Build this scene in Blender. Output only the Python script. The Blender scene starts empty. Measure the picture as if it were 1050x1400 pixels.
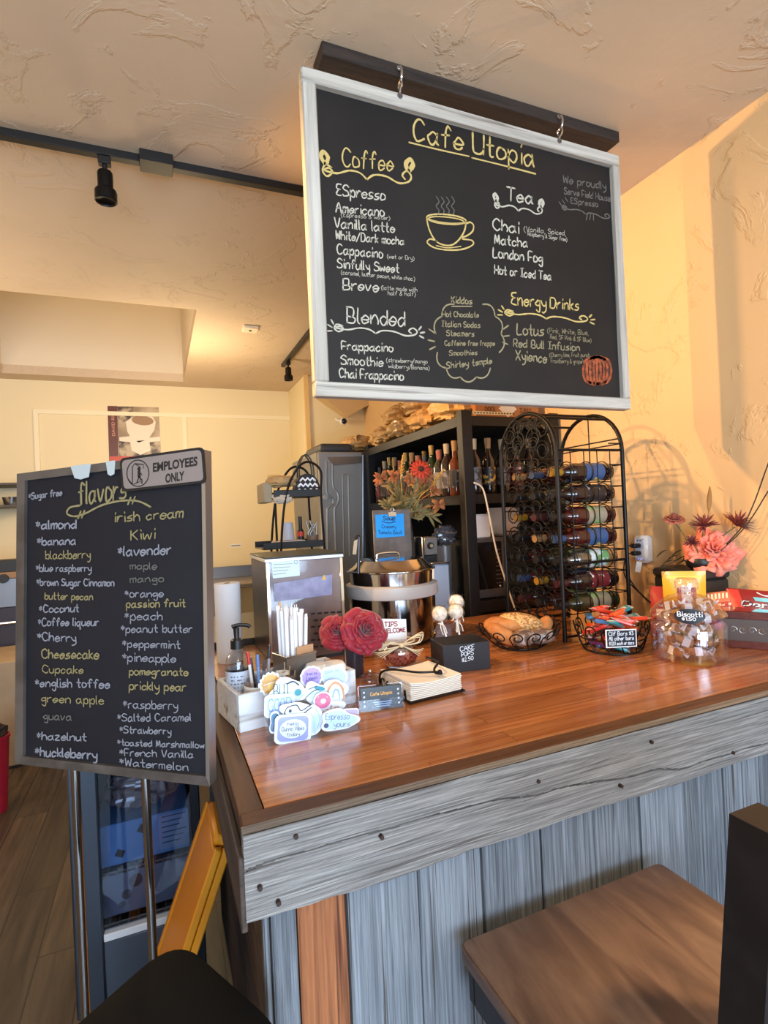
import bpy, math, random
import numpy as np
import bmesh
from mathutils import Vector, Matrix, Euler
from mathutils import noise as mnoise
random.seed(7)
PI = math.pi
SC = bpy.context.scene
COL = SC.collection

# ------------------------------------------------------------------ camera
CAM_H = 1.6
FPX = 738.37
yw, pt, rl = math.radians(22.766), math.radians(.2138), math.radians(-2.6182)
FW = Vector((math.sin(yw)*math.cos(pt), math.cos(yw)*math.cos(pt), math.sin(pt)))
_r0 = Vector((math.cos(yw), -math.sin(yw), 0)); _u0 = _r0.cross(FW)
RT = _r0*math.cos(rl) + _u0*math.sin(rl)
UP = _u0*math.cos(rl) - _r0*math.sin(rl)
CP = Vector((0, 0, CAM_H))
cam = bpy.data.cameras.new('camera'); camo = bpy.data.objects.new('camera', cam); COL.objects.link(camo)
cam.sensor_fit = 'VERTICAL'; cam.sensor_height = 36; cam.lens = FPX/1400*36
cam.clip_start = .02
camo.matrix_world = Matrix(((RT.x, UP.x, -FW.x, CP.x), (RT.y, UP.y, -FW.y, CP.y), (RT.z, UP.z, -FW.z, CP.z), (0, 0, 0, 1)))
SC.camera = camo

# ------------------------------------------------------------------ light and exposure
SC.view_settings.view_transform = 'Standard'; SC.view_settings.look = 'None'
SC.view_settings.gamma = 1; SC.view_settings.use_curve_mapping = False
SC.view_settings.exposure = 0.55
wd = bpy.data.worlds.new('sky'); SC.world = wd; wd.use_nodes = True
wd.node_tree.nodes['Background'].inputs[0].default_value = (.75, .86, 1, 1)
wd.node_tree.nodes['Background'].inputs[1].default_value = .6

def light(name, kind, loc, target, energy, color, **kw):
    l = bpy.data.lights.new(name, kind); l.energy = energy; l.color = color
    for k, v in kw.items(): setattr(l, k, v)
    o = bpy.data.objects.new(name, l); COL.objects.link(o); o.location = loc
    d = Vector(target) - Vector(loc)
    o.rotation_euler = d.to_track_quat('-Z', 'Y').to_euler()
    return o
# daylight through the shop front windows behind the camera
light('window_daylight', 'AREA', (.1, -2.66, 1.45), (.4, 2, 1.2), 175, (.58, .78, 1), shape='RECTANGLE', size=3.2, size_y=2.0)
# warm lamps: the visible track head, one left of the frame, the kitchen, the seating spot behind the camera, plus an added fill
light('track_lamp_light', 'SPOT', (-.13, 2.27, 2.80), (2.05, 1.55, 1.75), 104, (1, .56, .22), spot_size=math.radians(100), spot_blend=.8, shadow_soft_size=.03)
light('left_lamp_light', 'SPOT', (-1.6, 1.78, 2.5), (2.05, 1.9, 1.75), 136, (1, .58, .24), spot_size=math.radians(46), spot_blend=.7, shadow_soft_size=.03)
light('far_track_lamp_light', 'POINT', (.2, 4.5, 2.35), (.2, 4.6, 0), 33, (1, .76, .45), shadow_soft_size=.25)
light('kitchen_lamp_light', 'POINT', (-1.6, 3.4, 2.2), (0, 0, 0), 38, (1, .80, .58), shadow_soft_size=.3)
light('ceiling_fill_light', 'POINT', (.2, -.9, 2.35), (0, 0, 0), 30, (1, .84, .66), shadow_soft_size=.2)  # fill without a fixture, added to lift the ceiling and the board front
light('seating_lamp_light', 'SPOT', (2.0, -.6, 2.7), (1.0, .52, .7), 380, (1, .70, .36), spot_size=math.radians(20), spot_blend=.8, shadow_soft_size=.06)

# ------------------------------------------------------------------ points from the measured camera
def ray(x, y): return FW + RT*((x-525)/FPX) - UP*((y-700)/FPX)
def Zp(x, y, z):
    d = ray(x, y); return CP + d*((z-CAM_H)/d.z)
def Yp(x, y, v):
    d = ray(x, y); return CP + d*(v/d.y)
def Xp(x, y, v):
    d = ray(x, y); return CP + d*(v/d.x)

# ------------------------------------------------------------------ colours and materials
def lin(h):
    if isinstance(h, str):
        h = h.lstrip('#'); c = [int(h[i:i+2], 16)/255 for i in (0, 2, 4)]
    else: c = [v/255 for v in h]
    return tuple((v/12.92 if v <= .04045 else ((v+.055)/1.055)**2.4) for v in c) + (1,)
MATS = {}
def mat(name, col=(128, 128, 128), rough=.5, metal=0, spec=.5, emit=None, bump=None, mottle=None, coat=0, sheen=0):
    """plain procedural material; mottle=(colour2, scale, lo, hi) noise mix; bump=(scale, strength, distance)"""
    if name in MATS: return MATS[name]
    m = bpy.data.materials.new(name); m.use_nodes = True; nt = m.node_tree; b = nt.nodes['Principled BSDF']
    b.inputs['Base Color'].default_value = lin(col); b.inputs['Roughness'].default_value = rough
    b.inputs['Metallic'].default_value = metal; b.inputs['Specular IOR Level'].default_value = spec
    b.inputs['Coat Weight'].default_value = coat; b.inputs['Sheen Weight'].default_value = sheen
    if emit:
        b.inputs['Emission Color'].default_value = lin(emit[0]); b.inputs['Emission Strength'].default_value = emit[1]
    tc = nt.nodes.new('ShaderNodeTexCoord')
    if mottle:
        n = nt.nodes.new('ShaderNodeTexNoise'); n.inputs['Scale'].default_value = mottle[1]; n.inputs['Detail'].default_value = 5
        nt.links.new(tc.outputs['Object'], n.inputs['Vector'])
        r = nt.nodes.new('ShaderNodeValToRGB'); r.color_ramp.elements[0].position = mottle[2]; r.color_ramp.elements[1].position = mottle[3]
        r.color_ramp.elements[0].color = lin(col); r.color_ramp.elements[1].color = lin(mottle[0])
        nt.links.new(n.outputs['Fac'], r.inputs['Fac']); nt.links.new(r.outputs['Color'], b.inputs['Base Color'])
    if bump:
        n2 = nt.nodes.new('ShaderNodeTexNoise'); n2.inputs['Scale'].default_value = bump[0]; n2.inputs['Detail'].default_value = 4
        nt.links.new(tc.outputs['Object'], n2.inputs['Vector'])
        bp = nt.nodes.new('ShaderNodeBump'); bp.inputs['Strength'].default_value = bump[1]; bp.inputs['Distance'].default_value = bump[2] if len(bump) > 2 else .01
        nt.links.new(n2.outputs['Fac'], bp.inputs['Height']); nt.links.new(bp.outputs['Normal'], b.inputs['Normal'])
    MATS[name] = m; return m

def plaster(name, col, col2):
    """skip-trowel plaster: flat field with raised ragged ridges"""
    m = bpy.data.materials.new(name); m.use_nodes = True; nt = m.node_tree; b = nt.nodes['Principled BSDF']
    b.inputs['Roughness'].default_value = .75
    tc = nt.nodes.new('ShaderNodeTexCoord')
    n0 = nt.nodes.new('ShaderNodeTexNoise'); n0.inputs['Scale'].default_value = 1.1; n0.inputs['Detail'].default_value = 6
    r0 = nt.nodes.new('ShaderNodeValToRGB'); r0.color_ramp.elements[0].position = .35; r0.color_ramp.elements[1].position = .7
    r0.color_ramp.elements[0].color = lin(col); r0.color_ramp.elements[1].color = lin(col2)
    nt.links.new(tc.outputs['Object'], n0.inputs['Vector']); nt.links.new(n0.outputs['Fac'], r0.inputs['Fac']); nt.links.new(r0.outputs['Color'], b.inputs['Base Color'])
    n1 = nt.nodes.new('ShaderNodeTexNoise'); n1.inputs['Scale'].default_value = 3.4; n1.inputs['Detail'].default_value = 7; n1.inputs['Roughness'].default_value = .62; n1.inputs['Distortion'].default_value = .8
    r1 = nt.nodes.new('ShaderNodeValToRGB'); e = r1.color_ramp.elements; e[0].position = .56; e[0].color = (0, 0, 0, 1); e[1].position = .60; e[1].color = (1, 1, 1, 1)
    e2 = r1.color_ramp.elements.new(.70); e2.color = (.8, .8, .8, 1)
    n2 = nt.nodes.new('ShaderNodeTexNoise'); n2.inputs['Scale'].default_value = 22; n2.inputs['Detail'].default_value = 3
    nt.links.new(tc.outputs['Object'], n1.inputs['Vector']); nt.links.new(tc.outputs['Object'], n2.inputs['Vector'])
    nt.links.new(n1.outputs['Fac'], r1.inputs['Fac'])
    mx = nt.nodes.new('ShaderNodeMath'); mx.operation = 'MULTIPLY_ADD'; mx.inputs[1].default_value = .25
    nt.links.new(n2.outputs['Fac'], mx.inputs[0]); nt.links.new(r1.outputs['Color'], mx.inputs[2])
    bp = nt.nodes.new('ShaderNodeBump'); bp.inputs['Strength'].default_value = .35; bp.inputs['Distance'].default_value = .012
    nt.links.new(mx.outputs[0], bp.inputs['Height']); nt.links.new(bp.outputs['Normal'], b.inputs['Normal'])
    MATS[name] = m; return m

def wood(name, c1, c2, axis=0, rough=.5, grain=(1.2, 28), boards=None, coat=0, bump=.25, c3=None, boardvar=.35, spec=.5, dark=None):
    """wood with grain running along axis; boards=(length, width, plane) splits it into boards"""
    if name in MATS: return MATS[name]
    m = bpy.data.materials.new(name); m.use_nodes = True; nt = m.node_tree; b = nt.nodes['Principled BSDF']; L = nt.links.new
    b.inputs['Roughness'].default_value = rough; b.inputs['Coat Weight'].default_value = coat; b.inputs['Coat Roughness'].default_value = .12
    b.inputs['Specular IOR Level'].default_value = spec
    tc = nt.nodes.new('ShaderNodeTexCoord'); oi = nt.nodes.new('ShaderNodeObjectInfo')
    ad = nt.nodes.new('ShaderNodeVectorMath'); ad.operation = 'ADD'
    sc_ = nt.nodes.new('ShaderNodeVectorMath'); sc_.operation = 'SCALE'; sc_.inputs[0].default_value = (7.3, 3.1, 5.7)
    L(oi.outputs['Random'], sc_.inputs['Scale']); L(sc_.outputs[0], ad.inputs[1]); L(tc.outputs['Object'], ad.inputs[0])
    vec = ad.outputs[0]
    fac = None
    if boards:
        bm_ = nt.nodes.new('ShaderNodeMapping'); L(tc.outputs['Object'], bm_.inputs['Vector'])
        if axis == 1: bm_.inputs['Rotation'].default_value = (0, 0, PI/2)
        bk = nt.nodes.new('ShaderNodeTexBrick'); L(bm_.outputs[0], bk.inputs['Vector'])
        bk.inputs['Color1'].default_value = (0, 0, 0, 1); bk.inputs['Color2'].default_value = (1, 1, 1, 1); bk.inputs['Mortar'].default_value = (.5, .5, .5, 1)
        bk.inputs['Scale'].default_value = 1; bk.inputs['Brick Width'].default_value = boards[0]; bk.inputs['Row Height'].default_value = boards[1]
        bk.inputs['Mortar Size'].default_value = boards[2]; bk.inputs['Mortar Smooth'].default_value = .2; bk.offset = .37
        fac = bk
        off = nt.nodes.new('ShaderNodeVectorMath'); off.operation = 'MULTIPLY_ADD'; off.inputs[1].default_value = (3.7, 5.3, 2.1)
        L(bk.outputs['Color'], off.inputs[0]); L(vec, off.inputs[2]); vec = off.outputs[0]
    mp = nt.nodes.new('ShaderNodeMapping'); s = [grain[1]]*3; s[axis] = grain[0]; mp.inputs['Scale'].default_value = s; L(vec, mp.inputs['Vector'])
    n = nt.nodes.new('ShaderNodeTexNoise'); n.inputs['Scale'].default_value = 1; n.inputs['Detail'].default_value = 7; n.inputs['Roughness'].default_value = .62; n.inputs['Distortion'].default_value = .6
    L(mp.outputs[0], n.inputs['Vector'])
    r = nt.nodes.new('ShaderNodeValToRGB'); e = r.color_ramp.elements; e[0].position = .32; e[0].color = lin(c1); e[1].position = .68; e[1].color = lin(c2)
    if c3: x = e.new(.5); x.color = lin(c3)
    L(n.outputs['Fac'], r.inputs['Fac']); out = r.outputs['Color']
    if dark:
        mp2 = nt.nodes.new('ShaderNodeMapping'); s2 = [grain[1]*.8]*3; s2[axis] = grain[0]*.5; mp2.inputs['Scale'].default_value = s2; L(vec, mp2.inputs['Vector'])
        nn = nt.nodes.new('ShaderNodeTexNoise'); nn.inputs['Detail'].default_value = 4; nn.inputs['Scale'].default_value = 1; L(mp2.outputs[0], nn.inputs['Vector'])
        rr = nt.nodes.new('ShaderNodeValToRGB'); rr.color_ramp.elements[0].position = .60; rr.color_ramp.elements[0].color = (0, 0, 0, 1); rr.color_ramp.elements[1].position = .68; rr.color_ramp.elements[1].color = (1, 1, 1, 1)
        L(nn.outputs['Fac'], rr.inputs['Fac'])
        md = nt.nodes.new('ShaderNodeMix'); md.data_type = 'RGBA'; L(rr.outputs['Color'], md.inputs[0]); L(out, md.inputs[6]); md.inputs[7].default_value = lin(dark); out = md.outputs[2]
    if fac:
        hv = nt.nodes.new('ShaderNodeHueSaturation')
        mr = nt.nodes.new('ShaderNodeMapRange'); mr.inputs['To Min'].default_value = 1-boardvar; mr.inputs['To Max'].default_value = 1+boardvar
        L(fac.outputs['Color'], mr.inputs['Value']); L(mr.outputs[0], hv.inputs['Value']); L(out, hv.inputs['Color'])
        mx = nt.nodes.new('ShaderNodeMix'); mx.data_type = 'RGBA'; L(fac.outputs['Fac'], mx.inputs[0]); L(hv.outputs[0], mx.inputs[6])
        dk = [v*.45 for v in lin(c1)]; dk[3] = 1; mx.inputs[7].default_value = dk; out = mx.outputs[2]
    L(out, b.inputs['Base Color'])
    bp = nt.nodes.new('ShaderNodeBump'); bp.inputs['Strength'].default_value = bump; bp.inputs['Distance'].default_value = .004
    L(n.outputs['Fac'], bp.inputs['Height']); L(bp.outputs['Normal'], b.inputs['Normal'])
    MATS[name] = m; return m

def glass(name, tint=(255, 255, 255), opac=.05, rough=.03):
    """thin clear glass or plastic: sees through straight on, mirrors at a slant"""
    if name in MATS: return MATS[name]
    m = bpy.data.materials.new(name); m.use_nodes = True; nt = m.node_tree; L = nt.links.new
    for n in list(nt.nodes): nt.nodes.remove(n)
    o = nt.nodes.new('ShaderNodeOutputMaterial'); t = nt.nodes.new('ShaderNodeBsdfTransparent'); t.inputs[0].default_value = lin(tint)
    g = nt.nodes.new('ShaderNodeBsdfGlossy'); g.inputs['Roughness'].default_value = rough; g.inputs['Color'].default_value = (1, 1, 1, 1)
    f = nt.nodes.new('ShaderNodeLayerWeight'); f.inputs['Blend'].default_value = .25
    a = nt.nodes.new('ShaderNodeMath'); a.operation = 'MULTIPLY_ADD'; a.inputs[1].default_value = .75; a.inputs[2].default_value = opac; a.use_clamp = True
    L(f.outputs['Facing'], a.inputs[0])
    pw = nt.nodes.new('ShaderNodeMath'); pw.operation = 'POWER'; pw.inputs[1].default_value = 1.8; L(a.outputs[0], pw.inputs[0])
    ad = nt.nodes.new('ShaderNodeMath'); ad.operation = 'ADD'; ad.inputs[1].default_value = opac; ad.use_clamp = True; L(pw.outputs[0], ad.inputs[0])
    mx = nt.nodes.new('ShaderNodeMixShader'); L(ad.outputs[0], mx.inputs[0]); L(t.outputs[0], mx.inputs[1]); L(g.outputs[0], mx.inputs[2]); L(mx.outputs[0], o.inputs[0])
    MATS[name] = m; return m

BLACKMETAL = mat('black_metal', (26, 25, 26), .42, .6)
BLACK = mat('black_plastic', (22, 22, 24), .45)
STEEL = mat('stainless_steel', (172, 174, 178), .24, 1, bump=(60, .02))
STEELD = mat('dull_steel', (140, 144, 152), .36, 1)
CHROME = mat('chrome', (205, 207, 212), .12, 1)
WHITE = mat('white_plastic', (235, 236, 238), .35)
PAPER = mat('white_paper', (238, 238, 236), .8)
GLASS = glass('clear_glass', (246, 244, 246), .09)
ACRYL = glass('clear_acrylic', (250, 252, 255), .03)
CHALK = mat('white_chalk', (186, 182, 168), .9)
CHALKY = mat('cream_chalk', (196, 174, 110), .9)
CHALKD = mat('faded_chalk', (98, 94, 90), .9)
CHALKO = mat('orange_chalk', (168, 84, 48), .9, mottle=((92, 48, 34), 60, .4, .65))
CHALKYD = mat('faded_cream_chalk', (146, 136, 106), .9)

# ------------------------------------------------------------------ object helpers
WMAT = {}
def wm(o): return WMAT.get(o.name, Matrix.Identity(4))
def thing(name, label, cat, loc=(0, 0, 0), rz=0, group=None):
    o = bpy.data.objects.new(name, None); COL.objects.link(o); o.location = loc; o.rotation_euler = (0, 0, rz)
    o.empty_display_size = .05
    WMAT[o.name] = Matrix.Translation(Vector(loc)) @ Matrix.Rotation(rz, 4, 'Z')
    o['label'] = label; o['category'] = cat
    if group: o['group'] = group
    return o
def tag(o, label=None, cat=None, group=None, kind=None):
    if label: o['label'] = label
    if cat: o['category'] = cat
    if group: o['group'] = group
    if kind: o['kind'] = kind
    return o
def dup(root, loc=None, rz=None, label=None, group=None, rot=None):
    def cp(o, par):
        c = o.copy(); COL.objects.link(c)
        if par: c.parent = par
        for ch in o.children: cp(ch, c)
        return c
    r = cp(root, None)
    if loc is not None: r.location = loc
    if rz is not None: r.rotation_euler = (0, 0, rz)
    if rot is not None: r.rotation_euler = rot
    if label: r['label'] = label
    if group: r['group'] = group
    return r

class B:
    def __init__(s): s.v = []; s.f = []; s.fi = []; s.i = 0
    def add(s, vs, fs):
        o = len(s.v); s.v += [Vector(p) for p in vs]; s.f += [tuple(o+k for k in f) for f in fs]; s.fi += [s.i]*len(fs); return s
    def m(s, i): s.i = i; return s
    def box(s, x0, x1, y0, y1, z0, z1, bev=0, M=None):
        c = ((x0+x1)/2, (y0+y1)/2, (z0+z1)/2); return s.obox(c, (abs(x1-x0), abs(y1-y0), abs(z1-z0)), None, bev, M)
    def obox(s, c, size, rot=None, bev=0, M=None, seg=1):
        bm = bmesh.new(); bmesh.ops.create_cube(bm, size=1)
        for v in bm.verts: v.co = Vector((v.co.x*size[0], v.co.y*size[1], v.co.z*size[2]))
        if bev: bmesh.ops.bevel(bm, geom=bm.edges[:], offset=min(bev, min(size)*.45), segments=seg, affect='EDGES', profile=.6)
        T = Matrix.Translation(Vector(c))
        if rot is not None: T = T @ (rot.to_4x4() if isinstance(rot, Matrix) else Euler(rot).to_matrix().to_4x4())
        if M is not None: T = M @ T
        bm.verts.index_update()
        s.add([T @ v.co for v in bm.verts], [[v.index for v in f.verts] for f in bm.faces]); bm.free(); return s
    def cyl(s, p, q, r, r2=None, n=16, cap=True):
        p, q = Vector(p), Vector(q); d = (q-p).normalized(); a = d.orthogonal().normalized(); b = d.cross(a); r2 = r if r2 is None else r2
        vs = []
        for k in range(n):
            t = 2*PI*k/n; w = a*math.cos(t)+b*math.sin(t); vs += [p+w*r, q+w*r2]
        fs = [(2*k, 2*((k+1) % n), 2*((k+1) % n)+1, 2*k+1) for k in range(n)]
        if cap: fs += [tuple(2*k for k in range(n))[::-1], tuple(2*k+1 for k in range(n))]
        return s.add(vs, fs)
    def tube(s, pts, r, n=8, closed=False, radii=None):
        pts = [Vector(p) for p in pts]; N = len(pts); vs = []; prev = None
        for i, p in enumerate(pts):
            if closed: d = pts[(i+1) % N]-pts[i-1]
            else: d = pts[min(i+1, N-1)]-pts[max(i-1, 0)]
            if d.length < 1e-9: d = Vector((0, 0, 1))
            d.normalize()
            if prev is None: a = d.orthogonal().normalized()
            else:
                a = prev - d*prev.dot(d)
                a = a.normalized() if a.length > 1e-6 else d.orthogonal().normalized()
            prev = a; b = d.cross(a); rr = radii[i] if radii else r
            vs += [p+(a*math.cos(2*PI*k/n)+b*math.sin(2*PI*k/n))*rr for k in range(n)]
        fs = []
        for i in range(N if closed else N-1):
            j = (i+1) % N
            fs += [(i*n+k, i*n+(k+1) % n, j*n+(k+1) % n, j*n+k) for k in range(n)]
        if not closed: fs += [tuple(range(n))[::-1], tuple((N-1)*n+k for k in range(n))]
        return s.add(vs, fs)
    def lathe(s, prof, c=(0, 0, 0), n=28, M=None, sx=1, sy=1, fn=None):
        c = Vector(c); vs = []; N = len(prof)
        for k in range(n):
            t = 2*PI*k/n
            for (r, z) in prof:
                rr = r if fn is None else r*fn(t, z)
                v = Vector((rr*math.cos(t)*sx, rr*math.sin(t)*sy, z))
                vs.append((M @ v if M is not None else v) + c)
        fs = []
        for k in range(n):
            j = (k+1) % n
            fs += [(k*N+i, j*N+i, j*N+i+1, k*N+i+1) for i in range(N-1)]
        return s.add(vs, fs)
    def ball(s, c, r, n=14, M=None):
        r = (r, r, r) if not hasattr(r, '__len__') else r; c = Vector(c); m = max(6, n//2+1); vs = []; fs = []
        for i in range(m+1):
            ph = PI*i/m
            for k in range(n):
                t = 2*PI*k/n; v = Vector((r[0]*math.sin(ph)*math.cos(t), r[1]*math.sin(ph)*math.sin(t), r[2]*math.cos(ph)))
                vs.append(c+(M @ v if M is not None else v))
        for i in range(m): fs += [(i*n+k, (i+1)*n+k, (i+1)*n+(k+1) % n, i*n+(k+1) % n) for k in range(n)]
        return s.add(vs, fs)
    def torus(s, c, R, r, axis=(0, 0, 1), n=28, m=8, arc=2*PI, a0=0):
        ax = Vector(axis).normalized(); a = ax.orthogonal().normalized(); b = ax.cross(a); c = Vector(c)
        cl = arc > 2*PI-.01; k = n if cl else n+1
        return s.tube([c+(a*math.cos(a0+arc*i/n)+b*math.sin(a0+arc*i/n))*R for i in range(k)], r, m, cl)
    def prism(s, pts, vec):
        pts = [Vector(p) for p in pts]; n = len(pts); vec = Vector(vec)
        return s.add(pts+[p+vec for p in pts], [tuple(range(n))[::-1], tuple(range(n, 2*n))]+[(k, (k+1) % n, n+(k+1) % n, n+k) for k in range(n)])
    def grid(s, fn, nu, nv, closed_u=False):
        vs = [Vector(fn(i/(nu if closed_u else nu-1), j/(nv-1))) for i in range(nu) for j in range(nv)]
        fs = [(i*nv+j, ((i+1) % nu)*nv+j, ((i+1) % nu)*nv+j+1, i*nv+j+1) for i in range(nu if closed_u else nu-1) for j in range(nv-1)]
        return s.add(vs, fs)
    def poly(s, pts): return s.add(pts, [tuple(range(len(pts)))])
    def build(s, name, mats, parent=None, smooth=True, ang=38, loc=None, solid=0):
        me = bpy.data.meshes.new(name); inv = None; off = Vector((0, 0, 0))
        if parent is not None: inv = wm(parent).inverted()
        elif loc is not None: off = Vector(loc)
        me.from_pydata([(inv @ p if inv is not None else p-off) for p in s.v], [], s.f)
        if not isinstance(mats, (list, tuple)): mats = [mats]
        for mm in mats: me.materials.append(mm)
        me.polygons.foreach_set('material_index', s.fi)
        bm = bmesh.new(); bm.from_mesh(me); bmesh.ops.remove_doubles(bm, verts=bm.verts, dist=1e-6); bmesh.ops.recalc_face_normals(bm, faces=bm.faces); bm.to_mesh(me); bm.free()
        if smooth: me.shade_smooth(); me.set_sharp_from_angle(angle=math.radians(ang))
        o = bpy.data.objects.new(name, me); COL.objects.link(o)
        if parent is not None: o.parent = parent; WMAT[o.name] = wm(parent)
        else: o.location = off; WMAT[o.name] = Matrix.Translation(off)
        if solid:
            md = o.modifiers.new('thickness', 'SOLIDIFY'); md.thickness = solid; md.offset = 0
        return o
def struct(o): o['kind'] = 'structure'; return o

def smooth_path(pts, per=5, closed=False):
    pts = [Vector(p) for p in pts]; n = len(pts)
    if n < 3: return pts
    out = []
    rng = range(n) if closed else range(n-1)
    for i in rng:
        p0 = pts[i-1] if (i > 0 or closed) else pts[0]; p1 = pts[i]; p2 = pts[(i+1) % n]; p3 = pts[(i+2) % n] if (i+2 < n or closed) else pts[-1]
        for k in range(per):
            t = k/per
            out.append(.5*((2*p1)+(p2-p0)*t+(2*p0-5*p1+4*p2-p3)*t*t+(3*p1-p0-3*p2+p3)*t**3))
    if not closed: out.append(pts[-1])
    return out

# ------------------------------------------------------------------ handwriting: one pen stroke per string of x-digit + y-letter pairs
GL = {
'a': '5g3h1g0f1d3d5f 5h5e6d', 'b': '0k0d 0f2h4h5f4d2d0e', 'c': '5g3h1g0f1d3d5e', 'd': '5g3h1g0f1d3d5f 5k5d', 'e': '0f5f5g3h1g0f1d3d5e',
'f': '5j4k3k2i2d 0h4h', 'g': '5g3h1g0f1e3e5f 5h5b3a1b', 'h': '0k0d 0f2h4h5f5d', 'i': '1h1d 1k1j', 'j': '3h3b2a0b 3k3j', 'k': '0k0d 4h0f 1f4d',
'l': '0k0e1d', 'm': '0h0d 0f1h3h3d 3f4h6h6d', 'n': '0h0d 0f2h4h5f5d', 'o': '3h1h0f1d3d5e5g3h', 'p': '0h0a 0f2h4h5f4d2d0e', 'q': '5g3h1g0f1d3d5f 5h5a6b',
'r': '0h0d 0f2h4h', 's': '5h3h1g2f4f5e3d0d', 't': '2k2e3d4d 0h4h', 'u': '0h0e1d3d5f 5h5d', 'v': '0h2d5h', 'w': '0h1d3g5d6h', 'x': '0h5d 5h0d',
'y': '0h1f3e5f 5h5c3a1a', 'z': '0h5h0d5d',
'A': '0d3k6d 1g5g', 'B': '0k0d 0k4k5i4g0g 3g6f5d0d', 'C': '6j4k2k0i0f2d4d6e', 'D': '0k0d 0k4k6i6f4d0d', 'E': '5k1k0i2h1g0e2d5d 2h4h', 'F': '5k0k0d 0g4g',
'G': '6j4k2k0i0f2d5d6g4g', 'H': '0k0d 6k6d 0g6g', 'I': '0k4k 2k2d 0d4d', 'J': '1k6k 4k4e2d0e', 'K': '0k0d 5k0g 1h5d', 'L': '0k0d5d', 'M': '0d1k3e5k6d', 'N': '0d0k5d5k',
'O': '3k1j0h1e3d5e6h5j3k', 'P': '0k0d 0k4k5i4g0g', 'R': '0k0d 0k4k5i4g0g 2g5d', 'S': '6j4k2k0i2h5g6e4d1d0e', 'T': '0k6k 3k3d', 'U': '0k0f1d4d6f6k 6f6d', 'V': '0k3d6k',
'W': '0k1d3i5d6k', 'X': '0k6d 6k0d', 'Y': '0k3g6k 3g3d', 'Z': '0k6k0d6d',
'1': '1j2k2d', '2': '0j2k4j3g0d5d', '3': '0k4k2h5f3d0d', '5': '5k1k0h3h5f3d0d', '0': '3k1j0h1e3d5e6h5j3k', '.': '0d1d', ',': '1d0b', '/': '0c5k', '(': '3k1i0g1d3b', ')': '0k2i3g2d0b',
'&': '6d2i3k4i0f1d3d6f', '*': '2j2f 0i4g 4i0g', '$': '5i3j0i2g5f3e0e 3k3d', "'": '1k1i', '-': '0f3f', '#': '1j1d 4j4d 0h5h 0f5f'}
def layout(text):
    x = 0; out = []
    for ch in text:
        if ch == ' ': x += 3.9; continue
        st = []; w = 0
        for sk in GL[ch].split():
            pts = [(int(sk[i])*.85, 'abcdefghijk'.index(sk[i+1])-3) for i in range(0, len(sk), 2)]
            w = max(w, max(p[0] for p in pts)); st.append([(x+p[0], p[1]) for p in pts])
        out += st; x += w+1.5
    return out, max(x-1.5, .1)
class Plane:
    """a surface that is written on: at(pixel) gives the point of that surface seen there"""
    def __init__(s, p, n, lift=.0012):
        s.p = Vector(p); s.n = Vector(n).normalized(); s.lift = lift
        if s.n.dot(CP-s.p) < 0: s.n = -s.n
    def at(s, x, y):
        d = ray(x, y); return CP + d*((s.p-CP).dot(s.n)/d.dot(s.n)) + s.n*s.lift
def ribbon(b, pts, w, n):
    """a flat chalk or pen line lying on a surface with normal n"""
    if len(pts) < 2: return
    vs = []; N = len(pts)
    for i in range(N):
        d = pts[min(i+1, N-1)]-pts[max(i-1, 0)]
        if d.length < 1e-9: d = Vector((0, 0, 1))
        sd = n.cross(d).normalized()*(w/2)*(.82+.36*random.random())
        vs += [pts[i]+sd, pts[i]-sd]
    fs = [(2*i, 2*i+1, 2*i+3, 2*i+2) for i in range(N-1)]
    b.add(vs, fs)
    for p in (pts[0], pts[-1]):
        a = n.orthogonal().normalized(); c = n.cross(a)
        b.add([p+(a*math.cos(k*PI/3)+c*math.sin(k*PI/3))*w*.46 for k in range(6)], [tuple(range(6))])
def write(b, pl, text, p0, p1, cap, w=1.6, jit=.25):
    """handwritten text between two baseline points (pixels of the photo) on a surface; cap = letter height, w = line width in pixels"""
    cap *= .92; w = w*.72 if w < 1 else w
    st, W = layout(text); A = pl.at(*p0); C_ = pl.at(*p1); u = (C_-A)
    mid = ((p0[0]+p1[0])/2, (p0[1]+p1[1])/2)
    up = pl.at(mid[0], mid[1]-cap)-pl.at(*mid); up = up-u*(up.dot(u)/u.dot(u))*.0
    lw = (pl.at(mid[0]+w, mid[1])-pl.at(*mid)).length
    for s in st:
        pts = []
        for (x, y) in s:
            pts.append(A+u*((x+random.uniform(-jit, jit))/W)+up*((y+random.uniform(-jit, jit))/7))
        ribbon(b, smooth_path(pts, 4), lw*.84, pl.n)
def draw(b, pl, pix, w=1.6, closed=False, per=5, sm=True):
    pts = [pl.at(*p) for p in pix]
    if closed: pts = smooth_path(pts, per, True) if sm else pts; pts.append(pts[0])
    elif sm: pts = smooth_path(pts, per)
    lw = (pl.at(pix[0][0]+w, pix[0][1])-pl.at(*pix[0])).length
    ribbon(b, pts, lw, pl.n)
_dg = None
def type_mesh(text, bold=0, spacing=1.0):
    c = bpy.data.curves.new('type', 'FONT'); c.body = text; c.size = 1; c.offset = bold; c.space_character = spacing; c.resolution_u = 3
    o = bpy.data.objects.new('type', c); COL.objects.link(o); dg = bpy.context.evaluated_depsgraph_get(); dg.update()
    me = bpy.data.meshes.new_from_object(o.evaluated_get(dg)); vs = [v.co.copy() for v in me.vertices]; fs = [tuple(p.vertices) for p in me.polygons]
    bpy.data.objects.remove(o); bpy.data.curves.remove(c); bpy.data.meshes.remove(me)
    x0 = min(v.x for v in vs); x1 = max(v.x for v in vs)
    return [(v.x-x0, v.y) for v in vs], fs, x1-x0
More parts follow.
